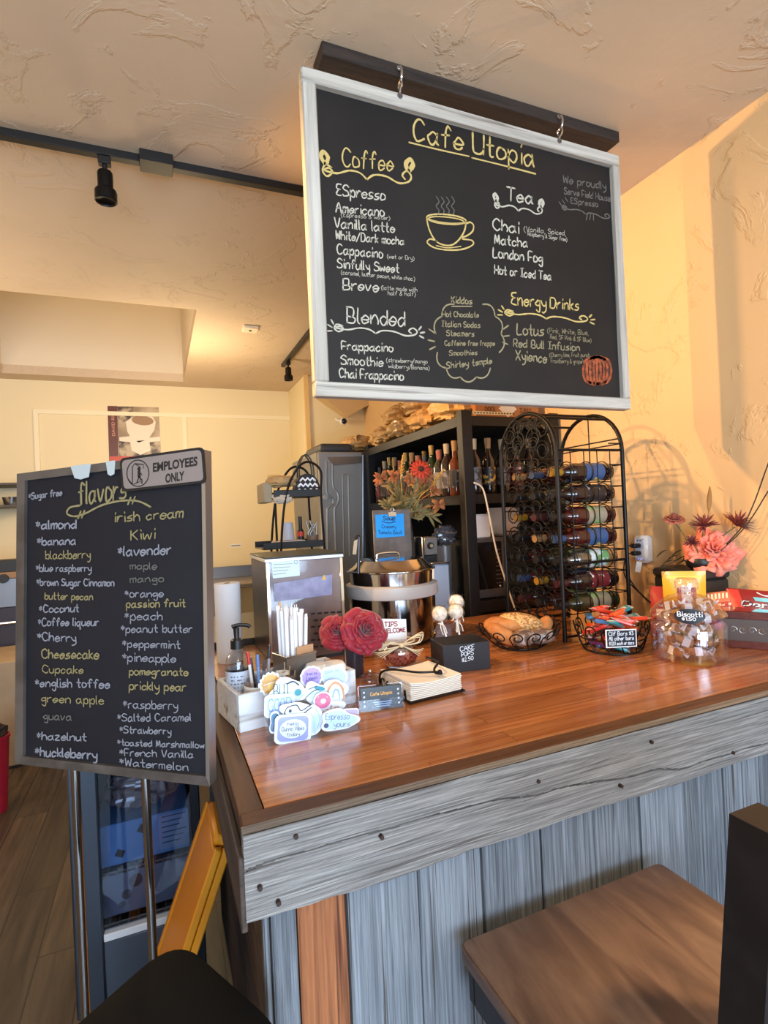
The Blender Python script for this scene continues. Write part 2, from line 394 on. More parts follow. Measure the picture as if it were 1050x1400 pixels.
def typeset(b, pl, text, p0, p1, cap, bold=.02):
    """printed lettering between two baseline pixels"""
    vs, fs, W = type_mesh(text, bold); A = pl.at(*p0); u = pl.at(*p1)-A; mid = ((p0[0]+p1[0])/2, (p0[1]+p1[1])/2)
    up = pl.at(mid[0], mid[1]-cap)-pl.at(*mid)
    b.add([A+u*(x/W)+up*(y/.72) for x, y in vs], fs)
def typeset3(b, text, A, u, up, bold=.02):
    """printed lettering: A = baseline start, u = full width vector, up = cap height vector"""
    vs, fs, W = type_mesh(text, bold); A = Vector(A); u = Vector(u); up = Vector(up)
    b.add([A+u*(x/W)+up*(y/.72) for x, y in vs], fs)
def write3(b, text, A, u, up, w, n, jit=.2):
    st, W = layout(text); A = Vector(A); u = Vector(u); up = Vector(up); n = Vector(n)
    for s in st: ribbon(b, smooth_path([A+u*((x+random.uniform(-jit, jit))/W)+up*((y+random.uniform(-jit, jit))/7) for x, y in s], 3), w, n)
# ================================================================== the room
HC = 3.03; WX = 2.05; WY = 6.02; LX = -3.2; FY = -2.7
WALLM = plaster('wall_plaster', (224, 188, 138), (231, 196, 147))
CEILM = plaster('ceiling_plaster', (204, 183, 157), (214, 193, 168))
FLOORM = wood('dark_floor_planks', (44, 36, 30), (84, 69, 56), axis=1, rough=.42, grain=(1.5, 22), boards=(1.2, .16, .003), boardvar=.3)
struct(B().box(LX-.1, WX+.15, FY-.1, WY+.1, -.08, 0).build('floor', FLOORM, smooth=False))
# ceiling with the skylight well cut in it
sx0, sx1, sy0, sy1 = -1.24, .30, 3.81, 5.80
b = B()
for x0, x1, y0, y1 in ((LX-.1, sx0, FY-.1, WY+.1), (sx1, WX+.15, FY-.1, WY+.1), (sx0, sx1, FY-.1, sy0), (sx0, sx1, sy1, WY+.1)):
    b.box(x0, x1, y0, y1, HC, HC+.08)
struct(b.build('ceiling', CEILM, smooth=False))
b = B(); t = .06; zt = HC+1.0
b.box(sx0-t, sx0, sy0-t, sy1+t, HC+.08, zt).box(sx1, sx1+t, sy0-t, sy1+t, HC+.08, zt).box(sx0, sx1, sy0-t, sy0, HC+.08, zt).box(sx0, sx1, sy1, sy1+t, HC+.08, zt)
b.box(sx0-t, sx1+t, sy0-t, sy1+t, zt, zt+.05)  # unseen lid added over the well so sky light stays out
struct(b.build('trim_1', mat('skylight_well_paint', (226, 212, 190), .8), smooth=False))
struct(B().box(WX, WX+.15, FY-.1, WY+.1, 0, HC).build('wall_right', WALLM, smooth=False))
struct(B().box(LX-.1, LX, FY-.1, WY+.1, 0, HC).build('wall_left', WALLM, smooth=False))
struct(B().box(LX, WX, WY, WY+.1, 0, HC).build('wall_back', mat('back_wall_paint', (236, 220, 182), .7, bump=(9, .12, .01)), smooth=False))
# the front wall behind the camera with its shop window
b = B(); wx0, wx1, wz0, wz1 = -1.6, 1.75, .35, 2.5
b.box(LX, wx0, FY-.12, FY, 0, HC).box(wx1, WX, FY-.12, FY, 0, HC).box(wx0, wx1, FY-.12, FY, 0, wz0).box(wx0, wx1, FY-.12, FY, wz1, HC)
struct(b.build('wall_front', WALLM, smooth=False))
wn = B()
for x in (wx0, -.5, .62, wx1-.05): wn.box(x, x+.05, FY-.09, FY-.03, wz0, wz1)
wn.box(wx0, wx1, FY-.09, FY-.03, wz0, wz0+.05).box(wx0, wx1, FY-.09, FY-.03, wz1-.05, wz1)
struct(wn.build('window_1', mat('window_frame_paint', (60, 52, 46), .5), smooth=False))
# flat batten trims of the panelled back wall
tm = mat('batten_paint', (244, 232, 200), .6)
b = B()
pz = Yp(150, 565, 6.0).z; px_ = Yp(50, 600, 6.0).x
b.box(px_-.02, 1.6, WY-.018, WY, pz-.02, pz+.02)
for q in (50, 253): xx = Yp(q, 600, 6.0).x; b.box(xx-.02, xx+.02, WY-.018, WY, 1.2, pz-.02)
struct(b.build('trim_2', tm, smooth=False))
# the passage wall that steps forward at the right end of the kitchen
pw = Yp(418, 560, 5.3).x
struct(B().box(pw, WX, 5.3, WY, 0, HC).build('wall_passage', mat('passage_wall_paint', (240, 226, 186), .7, bump=(8, .1, .01)), smooth=False))
struct(B().box(pw-.012, pw+.03, 5.27, 5.3, 0, HC).build('trim_3', mat('corner_trim_paint', (232, 196, 132), .6), smooth=False))
# tan soffit that dips to a point over the passage
A_ = [Yp(427, 541, 5.29), Yp(471, 572, 5.29), Yp(527, 541, 5.29), Yp(527, 470, 5.29), Yp(427, 470, 5.29)]
struct(B().prism([(p.x, 5.16, p.z) for p in A_], (0, .138, 0)).build('trim_4', mat('soffit_paint', (214, 184, 138), .8), smooth=False))
# ================================================================== the counter
CT = 1.07
GREY = wood('weathered_grey_board', (92, 90, 89), (164, 161, 158), axis=0, rough=.88, grain=(6, 300), bump=.8, c3=(130, 127, 125), dark=(84, 79, 76))
GREYZ = wood('weathered_grey_plank', (72, 76, 82), (134, 140, 148), axis=2, rough=.88, grain=(4, 190), bump=.7, c3=(104, 109, 116), dark=(60, 56, 54))
GREYZ2 = wood('pale_weathered_plank', (90, 95, 102), (148, 154, 162), axis=2, rough=.88, grain=(3.2, 210), bump=.7, c3=(122, 128, 136), dark=(74, 68, 64))
ORANGE = wood('fresh_cedar_plank', (112, 62, 34), (178, 112, 68), axis=2, rough=.7, grain=(2.6, 70), bump=.5, dark=(84, 42, 22))
TOPM = wood('glossy_counter_boards', (152, 88, 48), (200, 136, 86), axis=0, rough=.22, grain=(2.4, 70), boards=(.62, .058, .0006), coat=.6, bump=.05, boardvar=.2, c3=(176, 110, 64))
EDGEM = wood('worn_dark_edge', (58, 36, 24), (112, 74, 50), axis=0, rough=.6, grain=(2.5, 40), bump=.5)
EDGEY = wood('worn_dark_edge_side', (52, 34, 24), (100, 68, 46), axis=1, rough=.6, grain=(2.5, 40), bump=.5)
DARKSIDE = wood('dark_side_boards', (44, 34, 30), (84, 70, 62), axis=1, rough=.8, grain=(2, 30), bump=.5)
cy0, cy1, cx0, cx1 = .97, 2.32, .115, WX-.01
ctr = thing('service_counter', 'long service counter with glossy brown wood top and weathered grey board front', 'counter', (cx0, cy0, 0))
B().box(cx0+.045, cx1, cy0+.045, cy1, CT-.04, CT, .001).build('countertop', TOPM, ctr)
B().box(cx0, cx1, cy0, cy0+.043, CT-.04, CT-.001, .002).build('edge_trim', EDGEM, ctr)
B().box(cx0, cx0+.043, cy0+.044, cy1, CT-.04, CT-.001, .002).build('edge_trim', EDGEY, ctr)
# front fascia: one wavy-edged rough board with a long split
b = B(); n = 90; zb = .916
def fz(u, top):
    x = cx0+(cx1-cx0)*u
    if top: return CT-.0015-.0015*abs(mnoise.noise(Vector((x*5, 3, 0))))
    return zb+.006*mnoise.noise(Vector((x*4, 0, 0)))+.003*mnoise.noise(Vector((x*17, 5, 0)))
def fyy(x, z):
    # surface relief with the split that runs along the board
    sp = .99+.028*math.sin(x*3.1+.4)-.012*x+.008*mnoise.noise(Vector((x*9, 1, 7)))
    d = abs(z-sp); k = .5+.5*math.sin(x*2.2+.6)
    return cy0-.028+.0035*mnoise.noise(Vector((x*3, z*22, 0)))+(.016*(.35+.65*k) if d < .0022 else 0)+(.004 if z < sp else 0)
N2 = 300; NZ = 90
b.grid(lambda u, v: (cx0-.004+(cx1-cx0)*u, fyy(cx0+(cx1-cx0)*u, zb+(CT-zb)*v), fz(u, 0)*(1-v)+fz(u, 1)*v), N2, NZ)
b.grid(lambda u, v: (cx0-.004+(cx1-cx0)*u, cy0-.024+.026*v, fz(u, 1)), N2, 2)
b.grid(lambda u, v: (cx0-.004+(cx1-cx0)*u, cy0-.024+.026*v, fz(u, 0)), N2, 2)
b.box(cx0-.004, cx1, cy0-.018, cy0-.001, zb+.008, CT-.004)
fas = b.build('fascia_board', GREY, ctr, ang=60)
for x, z in ((.20, 1.045), (.135, .975), (.165, .94), (.36, 1.0), (.72, 1.02), (.95, .955), (1.33, .95), (1.05, 1.035)):
    B().cyl((x, cy0-.033, z), (x, cy0-.020, z), .0042, n=10).build('nail_head', mat('rusty_nail', (62, 46, 40), .6, .4), fas)
# left end: apron and dark boards
B().box(cx0-.012, cx0-.001, cy0-.02, cy1, .90, CT-.042, .002).build('side_apron', DARKSIDE, ctr)
for k, (y0, y1) in enumerate(((cy0+.05, 1.30), (1.303, 1.62), (1.623, 1.94), (1.943, cy1))):
    B().box(cx0+.06, cx0+.08, y0, y1, 0, .9, .002).build('side_plank', DARKSIDE, ctr)
# the vertical front planks, bounded where the photo shows their joints
edges = [cx0+.03, .160, .21, .308, .462, .615, .773, .928, 1.077, 1.229, 1.383, 1.53, 1.69, 1.86, cx1]
for k in range(len(edges)-1):
    m_ = ORANGE if k == 2 else (GREYZ2 if k in (3, 4, 8, 10) else GREYZ)
    dy = random.uniform(-.004, .004)
    o = B().box(edges[k]+.002, edges[k+1]-.002, cy0+.04+dy, cy0+.062, 0, .93, .003).build('front_plank', m_, ctr, smooth=False)
    if k == 2: o['label'] = 'fresh orange cedar plank'
B().box(cx0+.09, cx1, cy0+.063, cy0+.07, 0, .93).build('backing_panel', mat('dark_backing', (18, 15, 13), .9), ctr)
B().box(cx0+.09, cx1, cy1-.03, cy1-.012, 0, CT-.042).build('back_panel', mat('counter_back', (48, 42, 38), .7), ctr)

# ================================================================== hanging menu board
FRAMEW = wood('whitewashed_frame_x', (160, 156, 148), (200, 198, 190), axis=0, rough=.75, grain=(2.5, 50), bump=.4, dark=(112, 104, 96))
FRAMEZ = wood('whitewashed_frame_z', (160, 156, 148), (200, 198, 190), axis=2, rough=.75, grain=(2.5, 50), bump=.4, dark=(112, 104, 96))
SLATE = mat('chalkboard_slate', (23, 22, 23), .6, spec=.35, mottle=((34, 31, 31), 3.0, .4, .75))
BY = 1.545
mx0, mx1, mz0, mz1 = .444, 1.690, 1.957, 2.935
mb = thing('menu_chalkboard', 'large hanging menu chalkboard in a whitewashed wooden frame', 'menu board', ((mx0+mx1)/2, BY, mz0))
fw = .044; fr_w = .034
B().box(mx0+.02, mx1-.02, BY+.008, BY+.022, mz0+.02, mz1-.02).build('chalkboard_panel', SLATE, mb, smooth=False)
def rail(x0, x1, z0, z1, m_): return B().box(x0, x1, BY-.012, BY+.028, z0, z1, .004).build('frame_rail', m_, mb)
rail(mx0, mx1, mz1-fw, mz1, FRAMEW); rail(mx0, mx1, mz0, mz0+fw, FRAMEW); rail(mx0, mx0+fw, mz0+fw, mz1-fw, FRAMEZ); rail(mx1-fr_w, mx1, mz0+fw, mz1-fw, FRAMEZ)
MP = Plane((0, BY+.008, 0), (0, -1, 0))
def mblock(items, m_, extra=None):
    for it in items:
        b = B(); write(b, MP, *it); b.build('chalk_lettering', m_, mb, smooth=False)
    if extra:
        b = B(); extra(b); b.build('chalk_flourish', m_, mb, smooth=False)
def brace(b, x0, y0, x1, y1, h, w=1.8, leaf=True, rays=False):
    """curly bracket underline with a curl at each end"""
    def T(u, v): return (x0+(x1-x0)*u, y0+(y1-y0)*u+v*h)
    draw(b, MP, [T(.10, .05), T(.03, -.05), T(.0, .3), T(.05, .55), T(.11, .3), T(.07, .1), T(.02, .25), T(.16, .32), T(.30, .08), T(.42, .12), T(.5, .42)], w)
    draw(b, MP, [T(.5, .42), T(.58, .12), T(.72, .1), T(.86, .35), T(.97, .2), T(1.0, -.1), T(.95, -.35), T(.9, -.1), T(.93, .1)], w)
    if leaf:
        for u, v, d in ((.03, -.1, -1), (.97, -.38, 1)):
            draw(b, MP, [T(u, v), T(u+.05*d, v-.35), T(u+.02*d, v-.6), T(u-.03*d, v-.35)], w*2.2, True)
    if rays:
        for u, v, dx, dy in ((-.01, -.05, -.03, -.35), (-.03, .25, -.05, -.2), (-.03, .55, -.06, .05), (1.02, -.25, .03, -.3), (1.04, 0, .05, -.1), (1.03, .25, .05, .15)):
            draw(b, MP, [T(u, v), T(u+dx, v+dy)], w)
mblock([('Cafe', (565, 191), (632, 206), 30, 2.8), ('Utopia', (646, 209), (730, 228), 29, 2.6)], CHALKY,
       lambda b: (draw(b, MP, [(559, 195), (600, 205), (641, 214)], 2.0), draw(b, MP, [(645, 216), (690, 227), (732, 238)], 2.0)))
mblock([('Coffee', (468, 227), (537, 234), 25, 2.2)], CHALKY, lambda b: brace(b, 441, 226, 562, 244, 26, 2.4))
mblock([('ESpresso', (460, 267), (526, 274), 16, 2), ('Americano', (459, 290), (525, 296), 14, 1.9), ('(Espresso & water)', (466, 296.5), (533, 301), 6, .9),
        ('Vanilla latte', (457, 311), (539, 318), 14, 1.9), ('White/Dark mocha', (459, 327), (552, 335), 12, 1.8), ('Cappacino', (461, 347), (523, 353), 14, 1.9),
        ('(wet or Dry)', (529, 353), (566, 356), 6, .9), ('Sinfully Sweet', (461, 366), (545, 373), 13, 1.9), ('(caramel, butter pecan, white choc.)', (466, 375), (567, 384), 6, .9),
        ('Breve', (469, 396), (517, 399), 16, 2), ('(latte made with', (521, 396), (570, 399), 6, .9), ('half & half)', (530, 403.5), (568, 405), 6, .9)], CHALK)
mblock([('Blended', (474, 441), (553, 446), 22, 2.2)], CHALK, lambda b: brace(b, 457, 444, 570, 455, 16, 2, False, True))
mblock([('Frappacino', (467, 478), (537, 481), 12, 1.9), ('Smoothie', (466, 498), (523, 501), 13, 1.9), ('(strawberry/mango', (528, 495), (584, 497), 6, .9),
        ('wildberry/Banana)', (531, 503), (587, 506), 6, .9), ('Chai Frappacino', (464, 516), (551, 520), 13, 1.9)], CHALK)
mblock([('Tea', (693, 274), (728, 279), 19, 2.2)], CHALK, lambda b: brace(b, 676, 276, 741, 289, 15, 1.7))
mblock([('Chai', (674, 314), (709, 319), 16, 2), ('(Vanilla, Spiced,', (716, 316), (773, 322), 7, .9), ('Raspberry & Sugar free)', (721, 322), (775, 330), 5.5, .9),
        ('Matcha', (676, 333), (721, 338), 13, 1.9), ('London Fog', (674, 352), (741, 359), 14, 1.9), ('Hot or Iced Tea', (676, 374), (753, 383), 12, 1.8)], CHALK)
mblock([('We proudly', (770, 250), (828, 259), 11, 1.4), ('Serve Field House', (771, 265), (834, 275.5), 9, 1.4), ('ESpresso', (780, 278), (817, 283), 8, 1.4)], CHALKD,
       lambda b: (brace(b, 768, 281, 833, 297, 10, 1.3, False), [draw(b, MP, [(764+i*4, 276-i*3), (768+i*4, 282-i*3)], 1.2) for i in range(3)], [draw(b, MP, [(803+i*4, 293), (801+i*5, 301)], 1.2) for i in range(3)]))
mblock([('Energy', (699, 416), (746, 421), 17, 1.9), ('Drinks', (752, 421), (791, 424), 15, 1.8)], CHALKY, lambda b: brace(b, 690, 424, 803, 437, 13, 1.7, False, True))
mblock([('Lotus', (707, 457), (743, 459), 15, 1.9), ('(Pink, White, Blue,', (748, 455), (804, 458), 7, .9), ('Red, SF Pink & SF Blue)', (752, 463), (808, 468), 6, .9),
        ('Red Bull Infusion', (702, 474), (792, 480), 11, 1.5), ('Xyience', (705, 492), (747, 496), 14, 1.7), ('(Cherry lime, Fruit punch', (751, 488), (806, 488), 6, .8), ('Frostberry & grape)', (753, 496), (797, 497), 6, .8)], CHALKYD)
def cloud(b):
    P_ = []
    for k in range(11):
        a0 = -PI/2+.45+k*(2*PI-.9)/11; a1 = a0+(2*PI-.9)/11
        if k in (3, 8): continue
        pts = []
        for j in range(7):
            t = a0+(a1-a0)*j/6; rr = 1+.10*math.sin(PI*j/6)
            pts.append((640+45*rr*math.cos(t), 464+53*rr*math.sin(t)))
        draw(b, MP, pts, 1.7)
    for x, y, dx, dy in ((586, 450, 9, 6), (585, 465, 9, 2), (587, 478, 8, -4), (688, 450, 7, -5), (688, 460, 8, -1), (687, 468, 7, 3)): draw(b, MP, [(x, y), (x+dx, y+dy)], 1.7)
    draw(b, MP, [(617, 419), (645, 419)], 1.5)
mblock([('Kiddos', (617, 414), (645, 416), 9, 1.7), ('Hot Chocolate', (605, 433), (654, 434), 8, 1.3), ('Italian Sodas', (604, 446.5), (656, 448), 8, 1.3), ('Steamers', (610, 459), (648, 460), 8, 1.3),
        ('Caffeine free frappe', (608, 472.5), (676, 472.5), 7, 1.2), ('Smoothies', (614, 486), (652, 485), 7, 1.2), ('Shirley temple', (610, 504), (672, 497), 9, 1.4)], CHALKYD, cloud)
# chalk coffee cup and pumpkin
b = B()
ell = lambda cx, cy, rx, ry, tl=0, n=22: [(cx+rx*math.cos(2*PI*k/n)*math.cos(tl)-ry*math.sin(2*PI*k/n)*math.sin(tl), cy+rx*math.cos(2*PI*k/n)*math.sin(tl)+ry*math.sin(2*PI*k/n)*math.cos(tl)) for k in range(n)]
draw(b, MP, ell(610, 300, 27, 6.5, .1), 1.8, True); draw(b, MP, ell(610, 301, 24, 4, .1), 1.4, True)
draw(b, MP, [(583, 299), (587, 315), (595, 329), (606, 335), (618, 335), (628, 327), (635, 315), (637, 303)], 1.9)
draw(b, MP, [(636, 307), (642, 304), (647, 308), (646, 316), (639, 322), (631, 325)], 1.9)
draw(b, MP, [(597, 330), (588, 327), (584, 332), (594, 339), (612, 342), (632, 341), (646, 335), (645, 329), (632, 327)], 1.8)
draw(b, MP, [(596, 336), (612, 339), (630, 337)], 1.2)
b.build('chalk_drawing', CHALKY, mb, smooth=False)['label'] = 'chalk drawing of a cup on a saucer'
b = B()
for k in range(4): draw(b, MP, [(596+7*k, 270-abs(k-1.5)), (600+7*k, 276), (596+7*k, 282), (600+7*k, 288), (598+7*k, 293)], 1.2)
b.build('chalk_drawing', CHALKD, mb, smooth=False)['label'] = 'chalk drawing of rising steam'
b = B()
for k in range(9):
    w_ = (k-4)/4
    draw(b, MP, [(816+3*w_, 488), (816+16*w_, 494), (816+19*w_, 508), (816+15*w_, 521), (816+4*w_, 525)], 3.4)
b.build('chalk_drawing', CHALKO, mb, smooth=False)['label'] = 'orange chalk drawing of a pumpkin'
# ceiling beam and its hooks
BEAM = wood('dark_rough_beam', (24, 20, 18), (58, 46, 40), axis=0, rough=.8, grain=(3, 45), bump=.9)
bm_ = thing('ceiling_beam', 'dark rough wooden beam fixed flat under the ceiling above the menu chalkboard', 'beam', (1.1, 1.58, HC))
B().box(.512, 1.698, 1.535, 1.632, HC-.042, HC-.0005, .003).build('beam_board', BEAM, bm_)
for xk in (Yp(541, 120, 1.56).x, Yp(757, 185, 1.56).x):
    zt = HC-.042
    hk = B(); hk.cyl((xk, 1.5345, 3.008), (xk, 1.528, 3.008), .008, n=12).tube(smooth_path([(xk, 1.533, 3.008), (xk, 1.518, 3.004), (xk, 1.512, 2.985), (xk, 1.518, 2.966), (xk, 1.534, 2.962), (xk, 1.544, 2.972)]), .0042, 8)
    hk.build('screw_hook', CHROME, bm_)
    ch = thing('hanging_hook', 'silver hook and eye on the %s end of the whitewashed frame' % ('left' if xk < 1 else 'right'), 'hook', (xk, 1.56, zt-.05), group='hooks holding the menu board')
    h = B(); h.torus((xk, 1.528, 2.951), .013, .0036, (1, 0, 0), 18, 7).cyl((xk, 1.5325, mz1+.003), (xk, 1.5325, mz1-.008), .005, n=10)
    h.build('hook_and_eye', CHROME, ch)
    B().cyl((xk, 1.530, mz1-.012), (xk, 1.5325, mz1-.012), .009, n=14).build('washer', STEELD, ch)

# ================================================================== track lights
def track_head(x, y, z, name, lab, tilt=0):
    t = thing('track_spotlight', lab, 'spotlight', (x, y, z), group='track spotlights')
    B().box(x-.022, x+.022, y-.016, y+.016, z-.03, z, .003).build('track_adapter', BLACK, t)
    B().cyl((x, y, z-.03), (x, y, z-.06), .009, n=12).build('stem', BLACK, t)
    M = Matrix.Rotation(tilt, 4, 'Y')
    B().lathe([(0, 0), (.024, 0), (.027, -.006), (.027, -.062), (.037, -.072), (.039, -.078), (.039, -.112), (.036, -.114), (.033, -.108), (0, -.10)], (x, y, z-.055), 24, M).build('lamp_head', BLACKMETAL, t)
    return t
ty = 2.27
tr = thing('ceiling_track', 'long black ceiling track running left behind the menu chalkboard', 'light track', (-.2, ty, HC))
B().box(-1.9, 1.2, ty-.018, ty+.018, HC-.03, HC-.0005, .002).build('track_rail', BLACK, tr)
bx0, bx1 = Yp(191, 220, ty).x, Yp(236, 228, ty).x
B().box(bx0, bx1, ty-.055, ty+.03, HC-.042, HC-.031, .002).box(bx0, bx1, ty-.055, ty-.019, HC-.033, HC-.0005, .002).build('feed_box', BLACK, tr)
track_head(-.13, ty, HC-.031, 'a', 'black track spotlight hanging from the long ceiling track beside its feed box')
track_head(-1.0, ty, HC-.031, 'b', 'black track spotlight at the far left of the long ceiling track', -.5)
x2, ya, yb2 = 1.13, 3.6, 4.95
tr2 = thing('ceiling_track', 'short black ceiling track pointing toward the back wall beside the menu chalkboard', 'light track', (x2, 4.3, HC))
B().box(x2-.018, x2+.018, ya, yb2, HC-.03, HC-.0005, .002).build('track_rail', BLACK, tr2)
track_head(x2, 4.75, HC-.031, 'c', 'small black track spotlight at the end of the short ceiling track')
dp = Zp(342, 448, HC)
dt = thing('ceiling_sensor', 'small square white sensor plate on the ceiling right of the skylight', 'sensor', dp)
B().box(dp.x-.055, dp.x+.055, dp.y-.055, dp.y+.055, HC-.022, HC-.0005, .004).build('sensor_plate', mat('cream_plastic', (240, 228, 204), .5), dt)
B().ball((dp.x, dp.y, HC-.022), (.012, .012, .006), 10).build('sensor_lens', BLACK, dt)
# ================================================================== flavour sign on its stand
SK = 1.12
def Y2(x, y, v): p = Yp(x, y, v*SK); return p
TL_, TR_, BR_, BL_ = Y2(25, 648, 1.255), Y2(281, 615, 1.05), Y2(288, 1074, 1.05), Y2(22, 1043, 1.255)
_n = (BR_-TL_).cross(TR_-TL_).normalized(); _d = ray(22, 1043); BL_ = CP+_d*((TL_-CP).dot(_n)/_d.dot(_n))
ux = ((TR_-TL_)+(BR_-BL_)).normalized(); nz = (BR_-TL_).cross(BL_-TR_).normalized()   # nz faces the camera
if nz.dot(CP-TL_) < 0: nz = -nz
def SQ(u, v, d=0): return (TL_*(1-u)+TR_*u)*(1-v)+(BL_*(1-u)+BR_*u)*v + nz*d
fs_ = thing('flavor_signboard', 'grey framed flavor list chalkboard standing on chrome poles left of the counter', 'sign board', SQ(.5, 1))
def qprism(b, q, d0, d1):
    P0 = [SQ(u, v, d0) for u, v in q]; b.prism(P0, nz*(d1-d0)); return b
SFR = mat('grey_sign_frame', (104, 98, 94), .45, .5, mottle=((84, 78, 74), 12, .4, .6))
SALU = mat('aluminium_edge', (176, 178, 180), .35, .9)
fu, ft_v, fb_v, fr_u = .044, .027, .028, .018
qprism(B(), [(fu, ft_v), (1-fr_u, ft_v), (1-fr_u, 1-fb_v), (fu, 1-fb_v)], -.010, -.004).build('chalkboard_panel', mat('dark_signboard', (17, 18, 26), .6, spec=.35, mottle=((25, 26, 34), 3, .4, .7)), fs_, smooth=False)
for q in ([(0, 0), (1, 0), (1-fr_u, ft_v), (fu, ft_v)], [(0, 1), (1, 1), (1-fr_u, 1-fb_v), (fu, 1-fb_v)], [(0, 0), (fu, ft_v), (fu, 1-fb_v), (0, 1)]):
    qprism(B(), q, -.026, .004).build('frame_rail', SFR, fs_, smooth=False)
qprism(B(), [(1, 0), (1-fr_u, ft_v), (1-fr_u, 1-fb_v), (1, 1)], -.026, .004).build('frame_rail', SALU, fs_, smooth=False)
qprism(B(), [(.02, .02), (.98, .02), (.98, .98), (.02, .98)], -.024, -.012).build('back_panel', BLACK, fs_, smooth=False)
# two torn bits of tape on the top rail
for u, w in ((.355, .11), (.515, .05)):
    qprism(B(), [(u-w/2, -.002), (u+w/2, -.002), (u+w*.4, .041), (u, .046), (u-w*.3, .039)], .0045, .0055).build('tape_scrap', mat('torn_tape', (170, 178, 180), .5), fs_, smooth=False)['label'] = 'torn scrap of whitish tape'
SP = Plane(SQ(.5, .5, -.004), nz, .0032)
LY = mat('yellow_chalk', (134, 122, 84), .9); LW = mat('grey_white_chalk', (128, 128, 136), .9); LF = mat('faint_chalk', (92, 90, 84), .9)
def sblock(items, m_, cap=11, w=1.55, extra=None):
    for it in items:
        b = B(); write(b, SP, it[0], it[1], it[2], it[3] if len(it) > 3 else cap, it[4] if len(it) > 4 else w, .3); b.build('chalk_lettering', m_, fs_, smooth=False)
    if extra:
        b = B(); extra(b); b.build('chalk_flourish', m_, fs_, smooth=False)
sblock([('flavors', (109, 690), (173, 681), 32, 2.8)], LY, extra=lambda b: (draw(b, SP, [(111, 691), (97, 694), (93, 702), (103, 706), (118, 702), (140, 691), (165, 685), (189, 685), (207, 693)], 2.3), [draw(b, SP, [(x, y), (x-4, y+10)], 2) for x, y in ((112, 699), (117, 698), (180, 680), (186, 679))]))
sblock([('*Sugar free', (41, 683), (86, 677), 9, 1.6), ('*almond', (51, 723), (105, 722), 12, 2.2), ('*banana', (53, 745), (105, 744), 11, 2), ('*blue raspberry', (51, 781), (126, 781), 10, 1.6),
        ('*brown Sugar Cinnamon', (52, 800), (157, 801), 10, 1.7), ('*Coconut', (55, 837), (109, 836), 11, 1.8), ('*Coffee liqueur', (54, 855), (136, 855), 11, 1.8), ('*Cherry', (53, 875), (105, 877), 12, 1.8),
        ('*english toffee', (50, 938), (151, 940), 12, 1.9), ('*hazelnut', (52, 1010), (119, 1012), 11, 1.8), ('*huckleberry', (50, 1032), (134, 1037), 13, 2.2)], LW)
sblock([('blackberry', (64, 764), (125, 763), 12), ('butter pecan', (63, 819), (128, 820), 10), ('Cheesecake', (59, 899), (136, 900), 13, 2), ('Cupcake', (60, 919), (115, 920), 11), ('green apple', (58, 959), (143, 962), 12)], LY)
sblock([('guava', (61, 983), (99, 984), 11, 1.6), ('maple', (179, 778), (215, 778), 10, 1.6), ('mango', (179, 796), (225, 795), 10, 1.6)], LF)
sblock([('irish cream', (158, 714), (251, 707), 14, 2), ('Kiwi', (180, 738), (213, 736), 14, 2), ('passion fruit', (174, 830), (254, 829), 11, 1.8), ('pomegranate', (178, 922), (258, 923), 11, 1.8), ('prickly pear', (178, 942), (255, 944), 12, 1.8)], LY)
sblock([('*lavender', (163, 760), (235, 757), 14, 2.2), ('*orange', (172, 816), (224, 816), 11), ('*peach', (172, 847), (223, 847), 12), ('*peanut butter', (167, 864), (264, 864), 11), ('*peppermint', (169, 884), (247, 886), 11),
        ('*pineapple', (169, 903), (241, 905), 12), ('*raspberry', (170, 967), (244, 969), 12), ('*Salted Caramel', (162, 985), (262, 985), 11), ('*Strawberry', (165, 1001), (235, 1003), 10), ('*toasted Marshmallow', (162, 1018), (280, 1022), 9),
        ('*French Vanilla', (165, 1032), (265, 1035), 10), ('*Watermelon', (165, 1045), (258, 1053), 11)], LW)
# the two poles and their foot
pc = []
for (x, y) in ((103, 1062), (199, 1072)):
    # behind the board, parallel to it
    d = ray(x, y); q = SQ(.5, .5, -.036); t = (q-CP).dot(nz)/d.dot(nz); p = CP+d*t; pc.append(p)
    zt = p.z+.05; B().cyl((p.x, p.y, .03), (p.x, p.y, zt), .0092, n=18).build('pole', CHROME, fs_)
mid_ = (pc[0]+pc[1])/2
b = B(); d_ = (pc[1]-pc[0]); d_.z = 0; d_.normalize(); pn = Vector((-d_.y, d_.x, 0))
cs = [mid_+d_*(.16*a)+pn*(.16*c) for a, c in ((-1, -1), (1, -1), (1, 1), (-1, 1))]
b.prism([(p.x, p.y, 0) for p in cs], (0, 0, .03)); b.build('base_plate', STEELD, fs_)
# plate fixed over the corner of the board
pl_ = thing('employees_only_plate', 'grey EMPLOYEES ONLY plate fixed over the top right corner of the flavor board', 'sign', SQ(.8, .1, .006))
PP = Plane(SQ(.5, .5, .0065), nz, .0)
def quad_round(c, r=.14, n=5):
    c = [Vector(p) for p in c]; out = []
    for i in range(4):
        p, a, d = c[i], c[i-1], c[(i+1) % 4]
        e0 = p+(a-p).normalized()*r; e1 = p+(d-p).normalized()*r
        for k in range(n+1):
            t = k/n; out.append(e0*(1-t)**2+p*2*t*(1-t)+e1*t*t)
    return out
cor = [PP.at(*q) for q in ((165, 627), (279, 611), (283, 660), (168, 673))]
cin = [PP.at(*q) for q in ((168, 630), (276, 615), (279.5, 657), (171, 669))]
B().prism(quad_round(cor, .012), nz*.0035).build('plate_border', BLACK, pl_, smooth=False)
B().prism([p+nz*.0035 for p in quad_round(cin, .010)], nz*.0006).build('plate_face', mat('plate_grey', (138, 128, 124), .45, .3), pl_, smooth=False)
